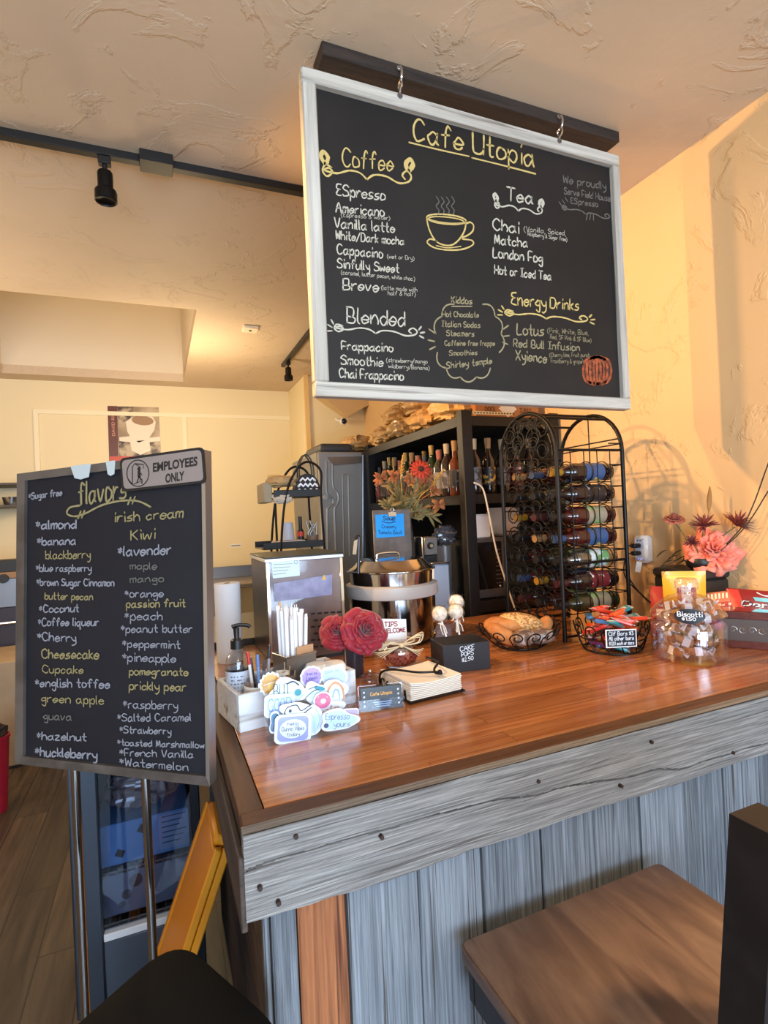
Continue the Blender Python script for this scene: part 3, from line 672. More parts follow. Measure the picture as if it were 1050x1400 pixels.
PP2 = Plane(SQ(.5, .5, .0065)+nz*.0046, nz, .0)
b = B(); typeset(b, PP2, 'EMPLOYEES', (209, 645), (270, 636), 12, .035); typeset(b, PP2, 'ONLY', (226, 660), (252, 656), 12, .035)
draw(b, PP2, ell(188.5, 647, 15, 18), 1.3, True)
draw(b, PP2, [(181, 661), (181, 638), (184, 634), (191, 638), (192, 658), (183, 662)], 1.2, False, 3, False); draw(b, PP2, [(184, 634), (196, 635), (196, 640)], 1.2, False, 3, False)
draw(b, PP2, ell(190, 641, 1.2, 1.4), 2.0, True); draw(b, PP2, [(190, 644), (190, 652)], 3.2, sm=False); draw(b, PP2, [(190, 652), (187, 660)], 1.6, sm=False); draw(b, PP2, [(190, 652), (194, 656), (194, 661)], 1.6, sm=False); draw(b, PP2, [(190, 645), (194, 649)], 1.2, sm=False)
draw(b, PP2, [(175, 655), (181, 662)], 1.2, sm=False)
b.build('plate_lettering', BLACK, pl_, smooth=False)

# ================================================================== bar stools
SEATM = wood('worn_brown_seat', (76, 56, 44), (120, 94, 76), axis=1, rough=.38, grain=(2.4, 12), bump=.15, c3=(98, 74, 59), dark=(66, 46, 36))
BLKW = mat('black_painted_wood', (24, 23, 26), .42, mottle=((32, 31, 34), 30, .4, .7))
def stool(name, lab, x0, x1, y0, y1, zs, lean, grp):
    t = thing('bar_stool', lab, 'bar stool', ((x0+x1)/2, (y0+y1)/2, 0), group=grp)
    b = B(); cs = [(x0, y0), (x1, y0), (x1, y1), (x0, y1)]
    q = quad_round([(x, y, zs-.03) for x, y in cs], .018, 4); b.prism(q, (0, 0, .026))
    q2 = [Vector((p.x+((x0+x1)/2-p.x)*.012, p.y+((y0+y1)/2-p.y)*.012, zs-.004)) for p in q]; b.prism(q2, (0, 0, .004))
    b.build('seat', SEATM, t)
    w = .045; i = .012
    B().box(x0+i, x1-i, y1-i-.02, y1-i, zs-.11, zs-.031, .002).box(x0+i, x1-i, y0+i, y0+i+.02, zs-.11, zs-.031, .002).box(x0+i, x0+i+.02, y0+i+.021, y1-i-.021, zs-.11, zs-.031, .002).box(x1-i-.02, x1-i, y0+i+.021, y1-i-.021, zs-.11, zs-.031, .002).build('apron', BLKW, t)
    for x in (x0+.035, x1-.035-w):
        B().box(x, x+w, y1-.035-w, y1-.035, 0, zs-.032, .003).build('leg', BLKW, t)
    H_ = zs+.55
    for x in (x0-.002, x1+.002-w):
        b = B()
        def sec(y, z, k): return [(x, y, z), (x+w, y, z), (x+w, y+w*k, z), (x, y+w*k, z)]
        rows = [sec(y0-.055-.09, 0, 1), sec(y0-.052, zs, 1), sec(y0-.052-lean*.45, zs+.3, 1), sec(y0-.05-lean, H_, 1)]
        vs = sum(rows, []); fsx = [(0, 3, 2, 1), (12, 13, 14, 15)]
        for r in range(3):
            for k in range(4): fsx.append((r*4+k, r*4+(k+1) % 4, r*4+4+(k+1) % 4, r*4+4+k))
        b.add(vs, fsx).build('back_post', BLKW, t, smooth=False)
    for z0, h, ln in ((zs+.40, .11, .75), (zs+.2, .05, .4)):
        yy = y0-.05-lean*ln
        B().box(x0+w, x1-w, yy+.008, yy+.032, z0, z0+h, .003).build('back_rail', BLKW, t)
    for x in (x0+.04, x1-.04-.025): B().box(x, x+.025, y0-.07, y1-.08, .30, .335, .003).build('stretcher', BLKW, t)
    B().box(x0+.08, x1-.08, y1-.07, y1-.045, .22, .255, .003).build('footrest', BLKW, t)
    return t
stool('a', 'brown seated black bar stool pulled close to the counter front', .525, 1.085, .432, .965, .73, .05, 'bar stools at the counter')
stool('b', 'second brown seated bar stool mostly outside the right edge beyond the black back post', 1.50, 2.02, .45, .935, .73, .05, 'bar stools at the counter')
# black padded stool in the near left corner
cz = Zp(244, 1284, .775); az = math.radians(51)
e1 = Vector((-math.sin(az), -math.cos(az), 0)); e2 = Vector((math.sin(az+PI/2+.2), math.cos(az+PI/2+.2), 0))
S_ = .40; cc = [cz+Vector((.0, .025, 0)), cz+e1*S_+Vector((0, .025, 0)), cz+e1*S_+e2*S_*.92+Vector((0, .025, 0)), cz+e2*S_*.92+Vector((0, .025, 0))]
cen = sum(cc, Vector())/4
bs = thing('padded_stool', 'black padded stool in the near left corner below the flavor board', 'bar stool', (cen.x, cen.y, 0))
b = B(); PADM = mat('black_vinyl', (6, 6, 7), .8, spec=.2)
base = quad_round([Vector((p.x, p.y, 0)) for p in cc], .09, 8)
rows = [(.93, -.055), (1.0, -.045), (1.0, -.018), (.97, -.006), (.90, 0), (.6, .004), (.02, .005)]
vs = []; n_ = len(base)
for k, dz in rows: vs += [Vector((cen.x+(p.x-cen.x)*k, cen.y+(p.y-cen.y)*k, .775+dz)) for p in base]
fsx = [tuple(range(n_))] + [(r*n_+k, r*n_+(k+1) % n_, (r+1)*n_+(k+1) % n_, (r+1)*n_+k) for r in range(len(rows)-1) for k in range(n_)] + [tuple((len(rows)-1)*n_+k for k in range(n_))]
b.add(vs, fsx).build('seat', PADM, bs)
for p in cc:
    a = Vector((cen.x+(p.x-cen.x)*.72, cen.y+(p.y-cen.y)*.72, .72)); c = Vector((cen.x+(p.x-cen.x)*.86, cen.y+(p.y-cen.y)*.86, 0))
    B().cyl(c, a, .016, .018, n=12).build('leg', BLKW, bs)
b = B(); ring = [Vector((cen.x+(p.x-cen.x)*.81, cen.y+(p.y-cen.y)*.81, .28)) for p in cc]
for k in range(4): b.cyl(ring[k], ring[(k+1) % 4], .009, n=10)
b.build('foot_ring', BLKW, bs)

# ================================================================== low cooler behind the flavor sign, its contents, wet floor sign
kx0, kx1, ky0, ky1, kz = -.30, .095, 2.02, 2.52, 1.0
ck = thing('glass_door_cooler', 'low steel cooler with glass door behind the flavor board poles', 'cooler', ((kx0+kx1)/2, (ky0+ky1)/2, 0))
b = B(); b.box(kx0, kx0+.025, ky0, ky1, .04, kz).box(kx1-.025, kx1, ky0, ky1, .04, kz).box(kx0+.025, kx1-.025, ky1-.02, ky1, .04, kz).box(kx0, kx1, ky0, ky1, kz, kz+.03).box(kx0+.025, kx1-.025, ky0+.02, ky1-.02, .04, .14)
b.build('cabinet', mat('cooler_shell', (54, 60, 72), .4, .6), ck)
B().box(kx0+.0, kx0+.085, ky0-.03, ky0-.001, .03, kz-.02, .006).build('door_stile', mat('steel_stile', (74, 82, 94), .34, .7), ck)
B().box(kx1-.03, kx1, ky0-.03, ky0-.001, .03, kz-.02, .004).box(kx0+.085, kx1-.03, ky0-.03, ky0-.001, kz-.1, kz-.02, .004).build('door_rail', mat('dark_stile', (40, 44, 54), .4, .6), ck)
B().box(kx0+.085, kx1-.03, ky0-.032, ky0-.001, .255, .28, .003).build('door_sill', mat('white_sill', (206, 212, 220), .4), ck)
B().box(kx0+.085, kx1-.03, ky0-.028, ky0-.001, .06, .252, .003).build('kick_panel', mat('grey_kick', (84, 94, 108), .4, .6), ck)
B().box(kx0+.086, kx1-.031, ky0-.012, ky0-.008, .282, kz-.101).build('door_glass', glass('cooler_glass', (226, 230, 238), .02), ck)
for z in (.262, .432): 
    b = B()
    for k in range(12): b.cyl((kx0+.04+k*.029, ky0+.03, z), (kx0+.04+k*.029, ky1-.03, z), .003, n=6)
    b.cyl((kx0+.026, ky0+.04, z), (kx1-.026, ky0+.04, z), .004, n=6); b.build('wire_shelf', STEELD, ck)
bx = thing('blue_carton', 'blue printed carton on the upper shelf in the low cooler', 'carton', (-.08, 2.18, .4365))
B().box(-.235, .06, 2.09, 2.30, .4365, .578, .003).build('carton_body', mat('blue_card', (92, 138, 192), .5), bx)
B().box(-.04, .058, 2.0885, 2.0898, .45, .57).build('carton_panel', mat('pale_blue_card', (126, 152, 190), .5), bx)
b = B()
for x, z, s in ((-.165, .475, .017), (-.09, .54, .02)): b.obox((x, 2.0892, z), (s*1.6, .001, s*1.4), (0, .5, 0))
b.build('carton_picture', mat('dark_candy_print', (38, 36, 46), .5), bx)
b = B()
for k in range(6): b.box(-.03, .05-.01*(k % 3), 2.0872, 2.0884, .562-.018*k, .5655-.018*k)
b.build('carton_print', mat('print_ink', (58, 74, 104), .6), bx)
b2 = thing('grey_carton', 'grey carton with cookie picture on the lower shelf in the low cooler', 'carton', (-.08, 2.18, .2665))
B().box(-.235, .06, 2.09, 2.30, .2665, .405, .003).build('carton_body', mat('grey_card', (112, 118, 136), .55), b2)
b = B()
for x, z, r in ((-.15, .33, .016), (-.165, .30, .011), (-.12, .37, .022)): b.cyl((x, 2.0885, z), (x, 2.0898, z), r, n=14)
b.build('carton_picture', mat('cookie_print', (62, 54, 60), .6), b2)
pb = thing('plastic_wrapped_packet', 'clear crinkled plastic packet lying on top of the blue carton', 'packet', (-.08, 2.18, .578))
def crumple(c, r, n=26, amp=.25, seed=0, sq=.8, fr=2.2):
    vs = B(); c = Vector(c)
    def f(u, v):
        t = 2*PI*u; p = PI*v; d = Vector((math.sin(p)*math.cos(t), math.sin(p)*math.sin(t), math.cos(p)))
        d2 = Vector([math.copysign(abs(q)**sq, q) for q in d])
        k = 1+amp*mnoise.noise(d*fr+Vector((seed, seed*2, 0)))+amp*.6*(abs(mnoise.noise(d*fr*2.3+Vector((seed*3, 0, 1))))-.3)
        return c+Vector((d2.x*r[0], d2.y*r[1], d2.z*r[2]))*k
    return vs.grid(f, n, n, True)
crumple((-.09, 2.19, .66), (.115, .085, .066), 30, .25, 3, .7, 3.5).build('packet_body', mat('crinkled_plastic', (112, 100, 100), .18, coat=.6), pb, ang=15)
# wet floor sign folded flat against the counter end
ws = thing('wet_floor_sign', 'yellow folded wet floor sign leaning on the end of the counter', 'floor sign', (0, 1.62, 0))
YEL = mat('yellow_plastic', (206, 138, 26), .42)
topc = Vector((.132, 1.62, .735)); botc = Vector((-.150, 1.62, .012)); ax_ = (topc-botc).normalized(); nn_ = Vector((-ax_.z, 0, ax_.x)); L_ = (topc-botc).length
for s_, yy in ((0, 0), (.022, .0)):
    b = B(); o_ = botc+nn_*s_
    W_ = .14
    b.obox(o_+ax_*(L_*.5), (.012, W_*2-.05, L_*.96), Matrix((( nn_.x, 0, ax_.x), (0, 1, 0), (nn_.z, 0, ax_.z))), .003)
    for s2 in (-1, 1): b.obox(o_+ax_*(L_*.5)+Vector((0, s2*(W_-.012), 0)), (.02, .024, L_), Matrix(((nn_.x, 0, ax_.x), (0, 1, 0), (nn_.z, 0, ax_.z))), .004)
    b.build('sign_panel', YEL, ws)
b = B(); b.obox(topc+nn_*.011+ax_*.004, (.042, .2, .03), Matrix(((nn_.x, 0, ax_.x), (0, 1, 0), (nn_.z, 0, ax_.z))), .008); b.build('hinge_cap', YEL, ws)
# ================================================================== things on the counter, left group
def leaf(b, p, d, L_, W, up=(0, 0, 1), bend=.25):
    d = Vector(d).normalized(); s = d.cross(Vector(up)); s = s.normalized() if s.length > .01 else d.orthogonal().normalized(); n = s.cross(d).normalized(); p = Vector(p)
    vs = []; fs = []; K = 5
    for i in range(K+1):
        t = i/K; w = W*abs(math.sin(PI*min(1, t*.92+.04)))**.8*(1-.25*t); c = p+d*(L_*t)-n*(bend*L_*t*t)
        vs += [c-s*w+n*w*.3, c, c+s*w+n*w*.3]
    for i in range(K): fs += [(i*3, i*3+1, i*3+4, i*3+3), (i*3+1, i*3+2, i*3+5, i*3+4)]
    b.add(vs, fs)
def frame_of(ax):
    ax = Vector(ax).normalized(); a = ax.orthogonal().normalized(); return a, ax.cross(a), ax
def rose(b, c, ax, R, rings=6, ruffle=.10, seed=0, depth=.8):
    a, e, n = frame_of(ax); c = Vector(c)
    for i in range(rings):
        q = (i+1)/rings; Ri = R*(.14+.86*q**1.1); npet = 3+min(i, 3); op = .10+.95*q**1.5
        for k in range(npet):
            ph = 2*PI*(k+.37*i)/npet+i*.5; sp = 2*PI/npet*.66; sd = seed*7+i*3.3+k*1.7
            def f(u, v, ph=ph, sp=sp, Ri=Ri, q=q, op=op, sd=sd):
                x = (u-.5)*2; t = ph+x*sp*(.55+.45*math.sin(PI*min(1, .25+.6*v)))
                hh = R*depth*(1-.35*q)*v*(1-.16*x*x); rr = Ri*(.18+.82*v**.75*(.55+.45*op)) + Ri*.20*op*max(0, v-.75)*4*.6
                z = hh*(1-.55*op) - R*.28*op*max(0, v-.65)**1.3*2.2 - R*.25*q
                w = ruffle*R*mnoise.noise(Vector((x*1.4+sd, v*1.3, sd)))*v
                return c+(a*math.cos(t)+e*math.sin(t))*(rr+w)+n*(z+w*1.2)
            b.grid(f, 9, 7)
ROSE = mat('red_rose_petal', (150, 16, 44), .6, sheen=.3); SLV = mat('leaf_green', (72, 92, 58), .6)
# --- white wooden tray
TA = math.radians(10.5); TO = Zp(328, 1003, CT)
tM = Matrix.Translation((TO.x, TO.y, CT)) @ Matrix.Rotation(TA, 4, 'Z')
def TL(x, y, z=0): return tM @ Vector((x, y, z))
tray = thing('wooden_tray', 'white painted wooden caddy tray at the left end of the counter', 'tray', TL(.17, .09), TA)
TW, TD, TH, tt = .338, .185, .094, .012
WPW = wood('white_painted_wood', (200, 206, 216), (226, 230, 236), axis=0, rough=.6, grain=(2, 30), bump=.2, dark=(150, 140, 128))
TIN = mat('dark_tray_inside', (66, 58, 52), .8)
B().box(0, TW, 0, tt, 0, TH, .002, tM).build('tray_side', WPW, tray); B().box(0, TW, TD-tt, TD, 0, TH, .002, tM).build('tray_side', WPW, tray)
B().box(0, tt, tt, TD-tt, 0, TH, .002, tM).build('tray_end', WPW, tray); B().box(TW-tt, TW, tt, TD-tt, 0, TH, .002, tM).build('tray_end', WPW, tray)
B().box(tt, TW-tt, tt, TD-tt, 0, .008, 0, tM).build('tray_floor', TIN, tray)
fl = CT+.0082
# --- sanitizer pump bottle
p = TL(.045, .135); sb = thing('sanitizer_bottle', 'clear sanitizer bottle with black pump in the white tray', 'bottle', (p.x, p.y, fl))
B().lathe([(0, 0), (.030, 0), (.033, .004), (.033, .125), (.031, .145), (.022, .160), (.013, .165), (.013, .172)], (p.x, p.y, fl), 24).build('bottle_body', glass('sanitizer_bottle_clear', (232, 234, 238), .06), sb)
B().lathe([(0, .003), (.030, .003), (.030, .12), (0, .12)], (p.x, p.y, fl), 24).build('gel', glass('sanitizer_gel', (214, 212, 214), .05), sb)
B().lathe([(.0336, .025), (.0336, .115)], (p.x, p.y, fl), 24).build('label_band', mat('pale_label', (206, 216, 232), .6), sb)
n_ = Vector((-.25, -1, 0)).normalized(); b = B()
for k in range(8):
    for j in range(5):
        a0 = -PI/2-.75+.26*j; a1 = a0+.2*random.random()+.05
        b.add([(p.x+.034*math.cos(a), p.y+.034*math.sin(a), fl+.034+k*.0095+h) for a in (a0, a1) for h in (0, .0035)], [(0, 1, 3, 2)])
b.build('label_print', mat('label_print_ink', (112, 124, 150), .7), sb, smooth=False)
B().lathe([(0, .200), (.010, .200), (.012, .196), (.017, .196), (.0175, .172), (0, .172)], (p.x, p.y, fl), 20).build('pump_collar', BLACK, sb)
b = B(); b.lathe([(0, .23), (.0085, .228), (.007, .20), (.0075, .198)], (p.x, p.y, fl), 14); b.tube(smooth_path([(p.x-.012, p.y, fl+.232), (p.x+.005, p.y, fl+.235), (p.x+.03, p.y-.004, fl+.232), (p.x+.036, p.y-.005, fl+.226)]), .0052, 8); b.build('pump_head', BLACK, sb)
# --- pen jar wrapped in cloth and twine, with pens
p = TL(.078, .058); pj = thing('pen_jar', 'glass jar wrapped in white cloth strip and burlap holding pens in the white tray', 'jar', (p.x, p.y, fl))
B().lathe([(0, .002), (.036, .002), (.040, .008), (.040, .085), (.037, .092), (.037, .10), (.0355, .10), (.0355, .09), (.038, .083), (.038, .010), (0, .006)], (p.x, p.y, fl), 28).build('jar_glass', GLASS, pj)
B().lathe([(.0405, .060), (.0425, .064), (.0425, .072), (.0415, .074), (.0425, .077), (.0425, .085), (.0405, .088)], (p.x, p.y, fl), 28, fn=lambda t, z: 1+.012*math.sin(5*t+z*200)).build('cloth_wrap', mat('white_cloth', (226, 222, 216), .9), pj)
B().lathe([(.0405, .012), (.043, .016), (.043, .046), (.0405, .050)], (p.x, p.y, fl), 28, fn=lambda t, z: 1+.02*math.sin(7*t+z*90)).build('burlap_wrap', mat('burlap', (164, 144, 122), .95, bump=(260, .5)), pj)
b = B()
for k in range(5):
    a = -PI/2+.3+random.uniform(-.4, .4); q = Vector((p.x+.044*math.cos(a), p.y+.044*math.sin(a), fl+.03+random.uniform(-.008, .012))); b.ball(q, (.012, .008, .009), 10)
b.build('shell_ornament', mat('shell_grey', (168, 164, 172), .5), pj)
PENS = [('white and red', (226, 220, 220), (196, 44, 50), -.018, .004, .17), ('light blue', (120, 156, 214), (96, 132, 196), -.004, -.012, .165), ('grey', (120, 124, 136), (70, 70, 78), .008, -.004, .145), ('clear and black', (150, 150, 160), (30, 30, 36), .020, .006, .18), ('black', (36, 36, 44), (60, 60, 70), -.012, .014, .15)]
for nm, c1, c2, dx, dy, h in PENS:
    a = Vector((p.x+dx*.7, p.y+dy*.7, fl+.008)); q = Vector((p.x+dx*1.55, p.y+dy*1.4, fl+.008+h*.97)); d = (q-a).normalized()
    t = thing('pen', f'{nm} pen standing in the cloth wrapped jar', 'pen', a, group='pens in the jar')
    B().cyl(a+d*.012, a+d*h*.78, .0042, n=10).build('barrel', mat('pen_'+nm.replace(' ', '_'), c1, .35), t)
    B().cyl(a+d*h*.78, q, .0046, .0036, n=10).build('pen_cap', mat('pen_cap_'+nm.replace(' ', '_'), c2, .35), t)
    B().cyl(a, a+d*.012, .001, .004, n=8).build('nib', STEELD, t)
# --- small glass bowl of sugar sticks
p = TL(.142, .060); gb = thing('glass_bowl', 'small glass bowl of brown sugar packets between pen jar and straw canister', 'bowl', (p.x, p.y, fl))
B().lathe([(0, .001), (.024, .001), (.034, .02), (.038, .06), (.0385, .10), (.0365, .10), (.036, .06), (.032, .022), (0, .005)], (p.x, p.y, fl), 26).build('bowl_glass', GLASS, gb)
for k in range(7):
    a = 2*PI*k/7; st = thing('sugar_packet', 'small brown packet standing in the small glass bowl', 'packet', (p.x, p.y, fl+.012), group='packets in the small glass bowl')
    B().obox((p.x+.014*math.cos(a), p.y+.014*math.sin(a), fl+.058), (.018, .004, .078), (.12*math.sin(a), .14*math.cos(a), a+1.2), .001).build('packet_body', mat('kraft_paper_packet', (146, 106, 76), .7, mottle=((206, 180, 150), 40, .5, .6)), st)
    B().obox((p.x+.014*math.cos(a)*1.16, p.y+.014*math.sin(a)*1.16, fl+.101), (.018, .0046, .008), (.12*math.sin(a), .14*math.cos(a), a+1.2), .001).build('packet_top', PAPER, st)
for k in range(3):
    t_ = B().cyl((p.x+.008*k, p.y-.01, fl+.02), (p.x+.004+.013*k, p.y-.02-.004*k, fl+.135-.012*k), .0011, n=6).build('toothpick', mat('pick_wood', (206, 176, 136), .7), loc=(p.x, p.y, fl+.02))
    tag(t_, 'thin wooden pick standing up from the small glass bowl', 'pick', 'picks in the small glass bowl')
# --- straw canister
p = TL(.205, .118); cM = Matrix.Translation((p.x, p.y, fl)) @ Matrix.Rotation(TA+.12, 4, 'Z')
sc_ = thing('straw_canister', 'square steel canister holding white wrapped straws in the white tray', 'canister', (p.x, p.y, fl))
b = B(); w, d, h = .048, .040, .135
b.box(-w, w, -d, -d+.002, 0, h, 0, cM).box(-w, w, d-.002, d, 0, h, 0, cM).box(-w, -w+.002, -d+.002, d-.002, 0, h, 0, cM).box(w-.002, w, -d+.002, d-.002, 0, h, 0, cM).box(-w+.002, w-.002, -d+.002, d-.002, 0, .002, 0, cM)
b.build('canister_body', STEELD, sc_)
B().tube([cM @ Vector(q) for q in ((-w, -d, h), (w, -d, h), (w, d, h), (-w, d, h))], .0025, 8, True).build('canister_rim', STEEL, sc_)
for k in range(14):
    i = k % 5; j = k//5
    a = cM @ Vector((-.032+.012*i+random.uniform(-.002, .002), -.020+.018*j, .004)); q = cM @ Vector((-.036+.0155*i+random.uniform(-.004, .004), -.024+.022*j, .246+random.uniform(-.016, .022)))
    s = thing('straw', 'white paper wrapped straw standing in the square steel canister', 'straw', a, group='straws in the steel canister')
    b = B(); b.cyl(a, q, .0052, n=8); b.build('straw_wrapper', mat('straw_paper', (236, 238, 244), .7), s); dq = (q-a).normalized(); B().obox(q+dq*.004, (.012, .002, .010), (0, 0, random.random()*3)).build('wrapper_end', mat('straw_paper', (236, 238, 244), .7), s)
cs_ = thing('cup_sleeve', 'folded tan cardboard cup sleeve beside the straws in the steel canister', 'cup sleeve', cM @ Vector((.02, -.03, .08)))
B().box(-.012, .043, -.036, -.032, .045, .158, .001, cM).box(-.012, .043, -.031, -.027, .045, .155, .001, cM).build('sleeve_layers', mat('tan_card', (188, 146, 108), .8), cs_)
# --- two shakers with white lids
for k, (u, v) in enumerate(((.246, .062), (.290, .040))):
    p = TL(u, v); s = thing('shaker', ('white topped glass shaker with dark patterned body, left of the pair in the tray', 'white topped glass shaker with dark patterned body, nearest the right end of the tray')[k], 'shaker', (p.x, p.y, fl), group='white topped shakers')
    B().lathe([(0, 0), (.028, 0), (.030, .005), (.030, .085), (0, .085)], (p.x, p.y, fl), 24).build('shaker_body', mat('patterned_shaker', (46, 34, 26), .3, mottle=((214, 196, 150), 150, .52, .56)), s)
    B().lathe([(.0305, .078), (.034, .080), (.035, .088), (.0345, .098), (.028, .107), (.014, .110), (0, .1105)], (p.x, p.y, fl), 26).build('shaker_lid', mat('ivory_lid', (246, 246, 244), .3), s)
    b = B()
    for i in range(16): a = 2*PI*i/16; b.obox((p.x+.0315*math.cos(a), p.y+.0315*math.sin(a), fl+.074), (.003, .006, .009), (0, 0, a))
    b.build('lid_teeth', mat('ivory_lid', (246, 246, 244), .3), s)
# --- sticker stand
SA = Zp(367, 1022, CT); SB2 = Zp(493, 998, CT); sa = math.atan2(SB2.y-SA.y, SB2.x-SA.x); sw = (SB2-SA).length
sM = Matrix.Translation((SA.x, SA.y, CT)) @ Matrix.Rotation(sa, 4, 'Z')
ss = thing('sticker_stand', 'clear acrylic two tier stand full of stickers at the counter front left', 'display stand', sM @ Vector((sw/2, .04, 0)))
b = B(); b.box(0, sw, 0, .002, 0, .055, 0, sM).box(0, sw, .032, .034, 0, .10, 0, sM).box(0, sw, .066, .068, 0, .135, 0, sM).box(0, sw, .002, .066, 0, .002, 0, sM).box(0, .002, .002, .066, .002, .05, 0, sM).box(sw-.002, sw, .002, .066, .002, .05, 0, sM).box(sw*.5-.001, sw*.5+.001, .002, .032, .002, .05, 0, sM)
b.build('stand_shell', ACRYL, ss, smooth=False)
SWH = mat('sticker_white', (236, 242, 250), .35)
def sticker(lab, u, v, row, w, h, rot, shape, col, art, wr=None, name='sticker'):
    """die cut sticker: white cut-line shape, coloured face and pen art"""
    y = (.006, .018, .038, .050, .072)[row]-.0005*u*10; w *= 1.14; h *= 1.10; v = v*.88+.002; M = sM @ Matrix.Translation((u, y, v)) @ Matrix.Rotation(-.10, 4, 'X') @ Matrix.Rotation(rot, 4, 'Y')
    c = M @ Vector((0, 0, 0)); s = thing(name, lab, 'sticker', c, group='stickers in the acrylic stand')
    def outl(k, n=40):
        out = []
        for i in range(n):
            t = 2*PI*i/n; ct, st = math.cos(t), math.sin(t)
            if shape == 'rect': r = 1/max(abs(ct), abs(st))*.98 if True else 1; r = min(r, 1.25)
            elif shape == 'oval': r = 1
            elif shape == 'scallop': r = .94+.08*abs(math.sin(6*t))
            elif shape == 'sun': r = .86+.16*(.5+.5*math.cos(14*t))
            else: r = .92+.13*math.sin(3*t+rot*9+u*40)+.06*math.sin(5*t+u*77)
            out.append((ct*r*w/2*k, st*r*h/2*k))
        return out
    B().prism([M @ Vector((x, 0, z)) for x, z in outl(1)], (M.to_3x3() @ Vector((0, .0006, 0)))).build('sticker_backing', SWH, s, smooth=False)
    B().poly([M @ Vector((x, -.0005, z)) for x, z in outl(.84)]).build('sticker_face', mat('sticker_'+'%02x%02x%02x' % col, col, .35), s, smooth=False)
    nv = (M.to_3x3() @ Vector((0, -1, 0))).normalized()
    for ink, items in art:
        b = B()
        for it in items:
            if it[0] == 'T': _, tx, x, z, ww, hh = it; write3(b, tx, M @ Vector((x*w, -.001, z*h)), M.to_3x3() @ Vector((ww*w, 0, 0)), M.to_3x3() @ Vector((0, 0, hh*h)), .0011*(1 if hh < .3 else 1.6), nv)
            elif it[0] == 'E': _, x, z, rx, rz = it; b.poly([M @ Vector((x*w+rx*w*math.cos(t*PI/9), -.0008-it[1]*.0002, z*h+rz*h*math.sin(t*PI/9))) for t in range(18)])
            elif it[0] == 'L': ribbon(b, smooth_path([M @ Vector((x*w, -.0011, z*h)) for x, z in it[2]], 5), it[1], nv)
        if b.v: b.build('sticker_print', mat('ink_%02x%02x%02x' % ink, ink, .4), s, smooth=False)
INK = (34, 42, 66); BLUE = (120, 150, 226); TEAL = (44, 140, 160); PINK = (224, 92, 128); TAN = (206, 146, 92)
sticker('white oval sticker, mostly hidden behind the blue label sticker', .108, .042, 1, .05, .066, 0, 'oval', (200, 226, 244), [(BLUE, [('L', .001, [(.2, -.3), (.35, 0), (.2, .35)])])])
sticker('pale blue lettered sticker with purple border at front left of stand', .060, .033, 0, .078, .062, .10, 'rect', (150, 160, 226), [((222, 236, 250), [('E', 0, 0, .36, .32)]), (INK, [('T', 'hello', -.16, .12, .3, .1), ('T', 'Dunno Vibes', -.3, -.06, .6, .14), ('T', 'today', -.16, -.24, .34, .12)])])
sticker('white elephant shaped sticker with black outline above the blue label', .072, .070, 1, .070, .050, .3, 'blob', (224, 240, 246), [(INK, [('L', .0026, [(-.36, -.1), (-.3, .15), (-.05, .3), (.12, .1), (.3, .3), (.4, .42)]), ('L', .0026, [(-.36, -.1), (-.2, -.25), (.1, -.2), (.25, .05), (.42, .3)]), ('E', -.2, .02, .05, .07)])])
sticker('white sticker lettered GOOD at the left of the acrylic stand', .036, .088, 2, .066, .05, .08, 'rect', (206, 228, 246), [(BLUE, [('T', 'GOOD', -.36, -.2, .72, .5)])])
sticker('cool white sticker lettered BUT behind the GOOD sticker', .058, .118, 3, .086, .062, .04, 'blob', (202, 232, 246), [(INK, [('T', 'BUT', -.34, -.1, .4, .4), ('L', .004, [(.0, .28), (.15, .34), (.28, .2)])]), (TEAL, [('E', .26, -.06, .09, .12)]), ((198, 164, 60), [('E', .04, -.3, .1, .1)])])
sticker('orange sun shaped sticker at the top left of the acrylic stand', .022, .138, 4, .052, .056, 0, 'sun', (216, 158, 60), [((246, 238, 220), [('L', .002, [(-.3, 0), (.3, .1)])]), ((240, 190, 80), [('E', .05, -.12, .2, .2)])])
sticker('dark blue plant sticker at the left edge of the acrylic stand', .022, .052, 1, .03, .05, .1, 'blob', (60, 110, 150), [(INK, [('L', .002, [(-.2, -.3), (.1, .3)])])])
sticker('purple scalloped round sticker at the top centre of the stand', .124, .142, 4, .052, .050, 0, 'scallop', (178, 150, 222), [((92, 72, 150), [('T', 'tired as', -.26, .1, .5, .13), ('T', 'I mean', -.26, -.12, .5, .14)])])
sticker('pale blue ghost sticker with a white outline at the top right of the stand', .182, .122, 4, .062, .082, -.06, 'blob', (206, 226, 246), [((150, 170, 206), [('T', 'boo la', -.28, .24, .5, .12)])])
sticker('white sticker with tan rainbow arch at the right of the stand', .178, .098, 3, .056, .062, .02, 'blob', (226, 232, 244), [(TAN, [('L', .0055, [(-.32, -.25), (-.28, .1), (0, .32), (.28, .1), (.34, -.35)])]), ((156, 186, 214), [('L', .004, [(-.12, -.2), (-.02, .06), (.12, .0), (.16, -.3)])])])
sticker('white sticker with teal whale and stripes at the centre of the stand', .128, .104, 3, .06, .048, .25, 'blob', (210, 232, 244), [(TEAL, [('E', .12, .2, .2, .1)]), (INK, [('L', .002, [(-.35, -.3), (-.1, .05), (.1, .15)]), ('L', .002, [(-.3, .1), (0, .3)])])])
sticker('pink doughnut sticker at the centre of the stand', .142, .082, 2, .042, .040, 0, 'oval', (220, 90, 132), [((250, 228, 236), [('E', .02, -.02, .14, .14)]), ((250, 220, 120), [('L', .0014, [(-.25, .2), (-.2, .28)]), ('L', .0014, [(.2, .2), (.28, .14)])])])
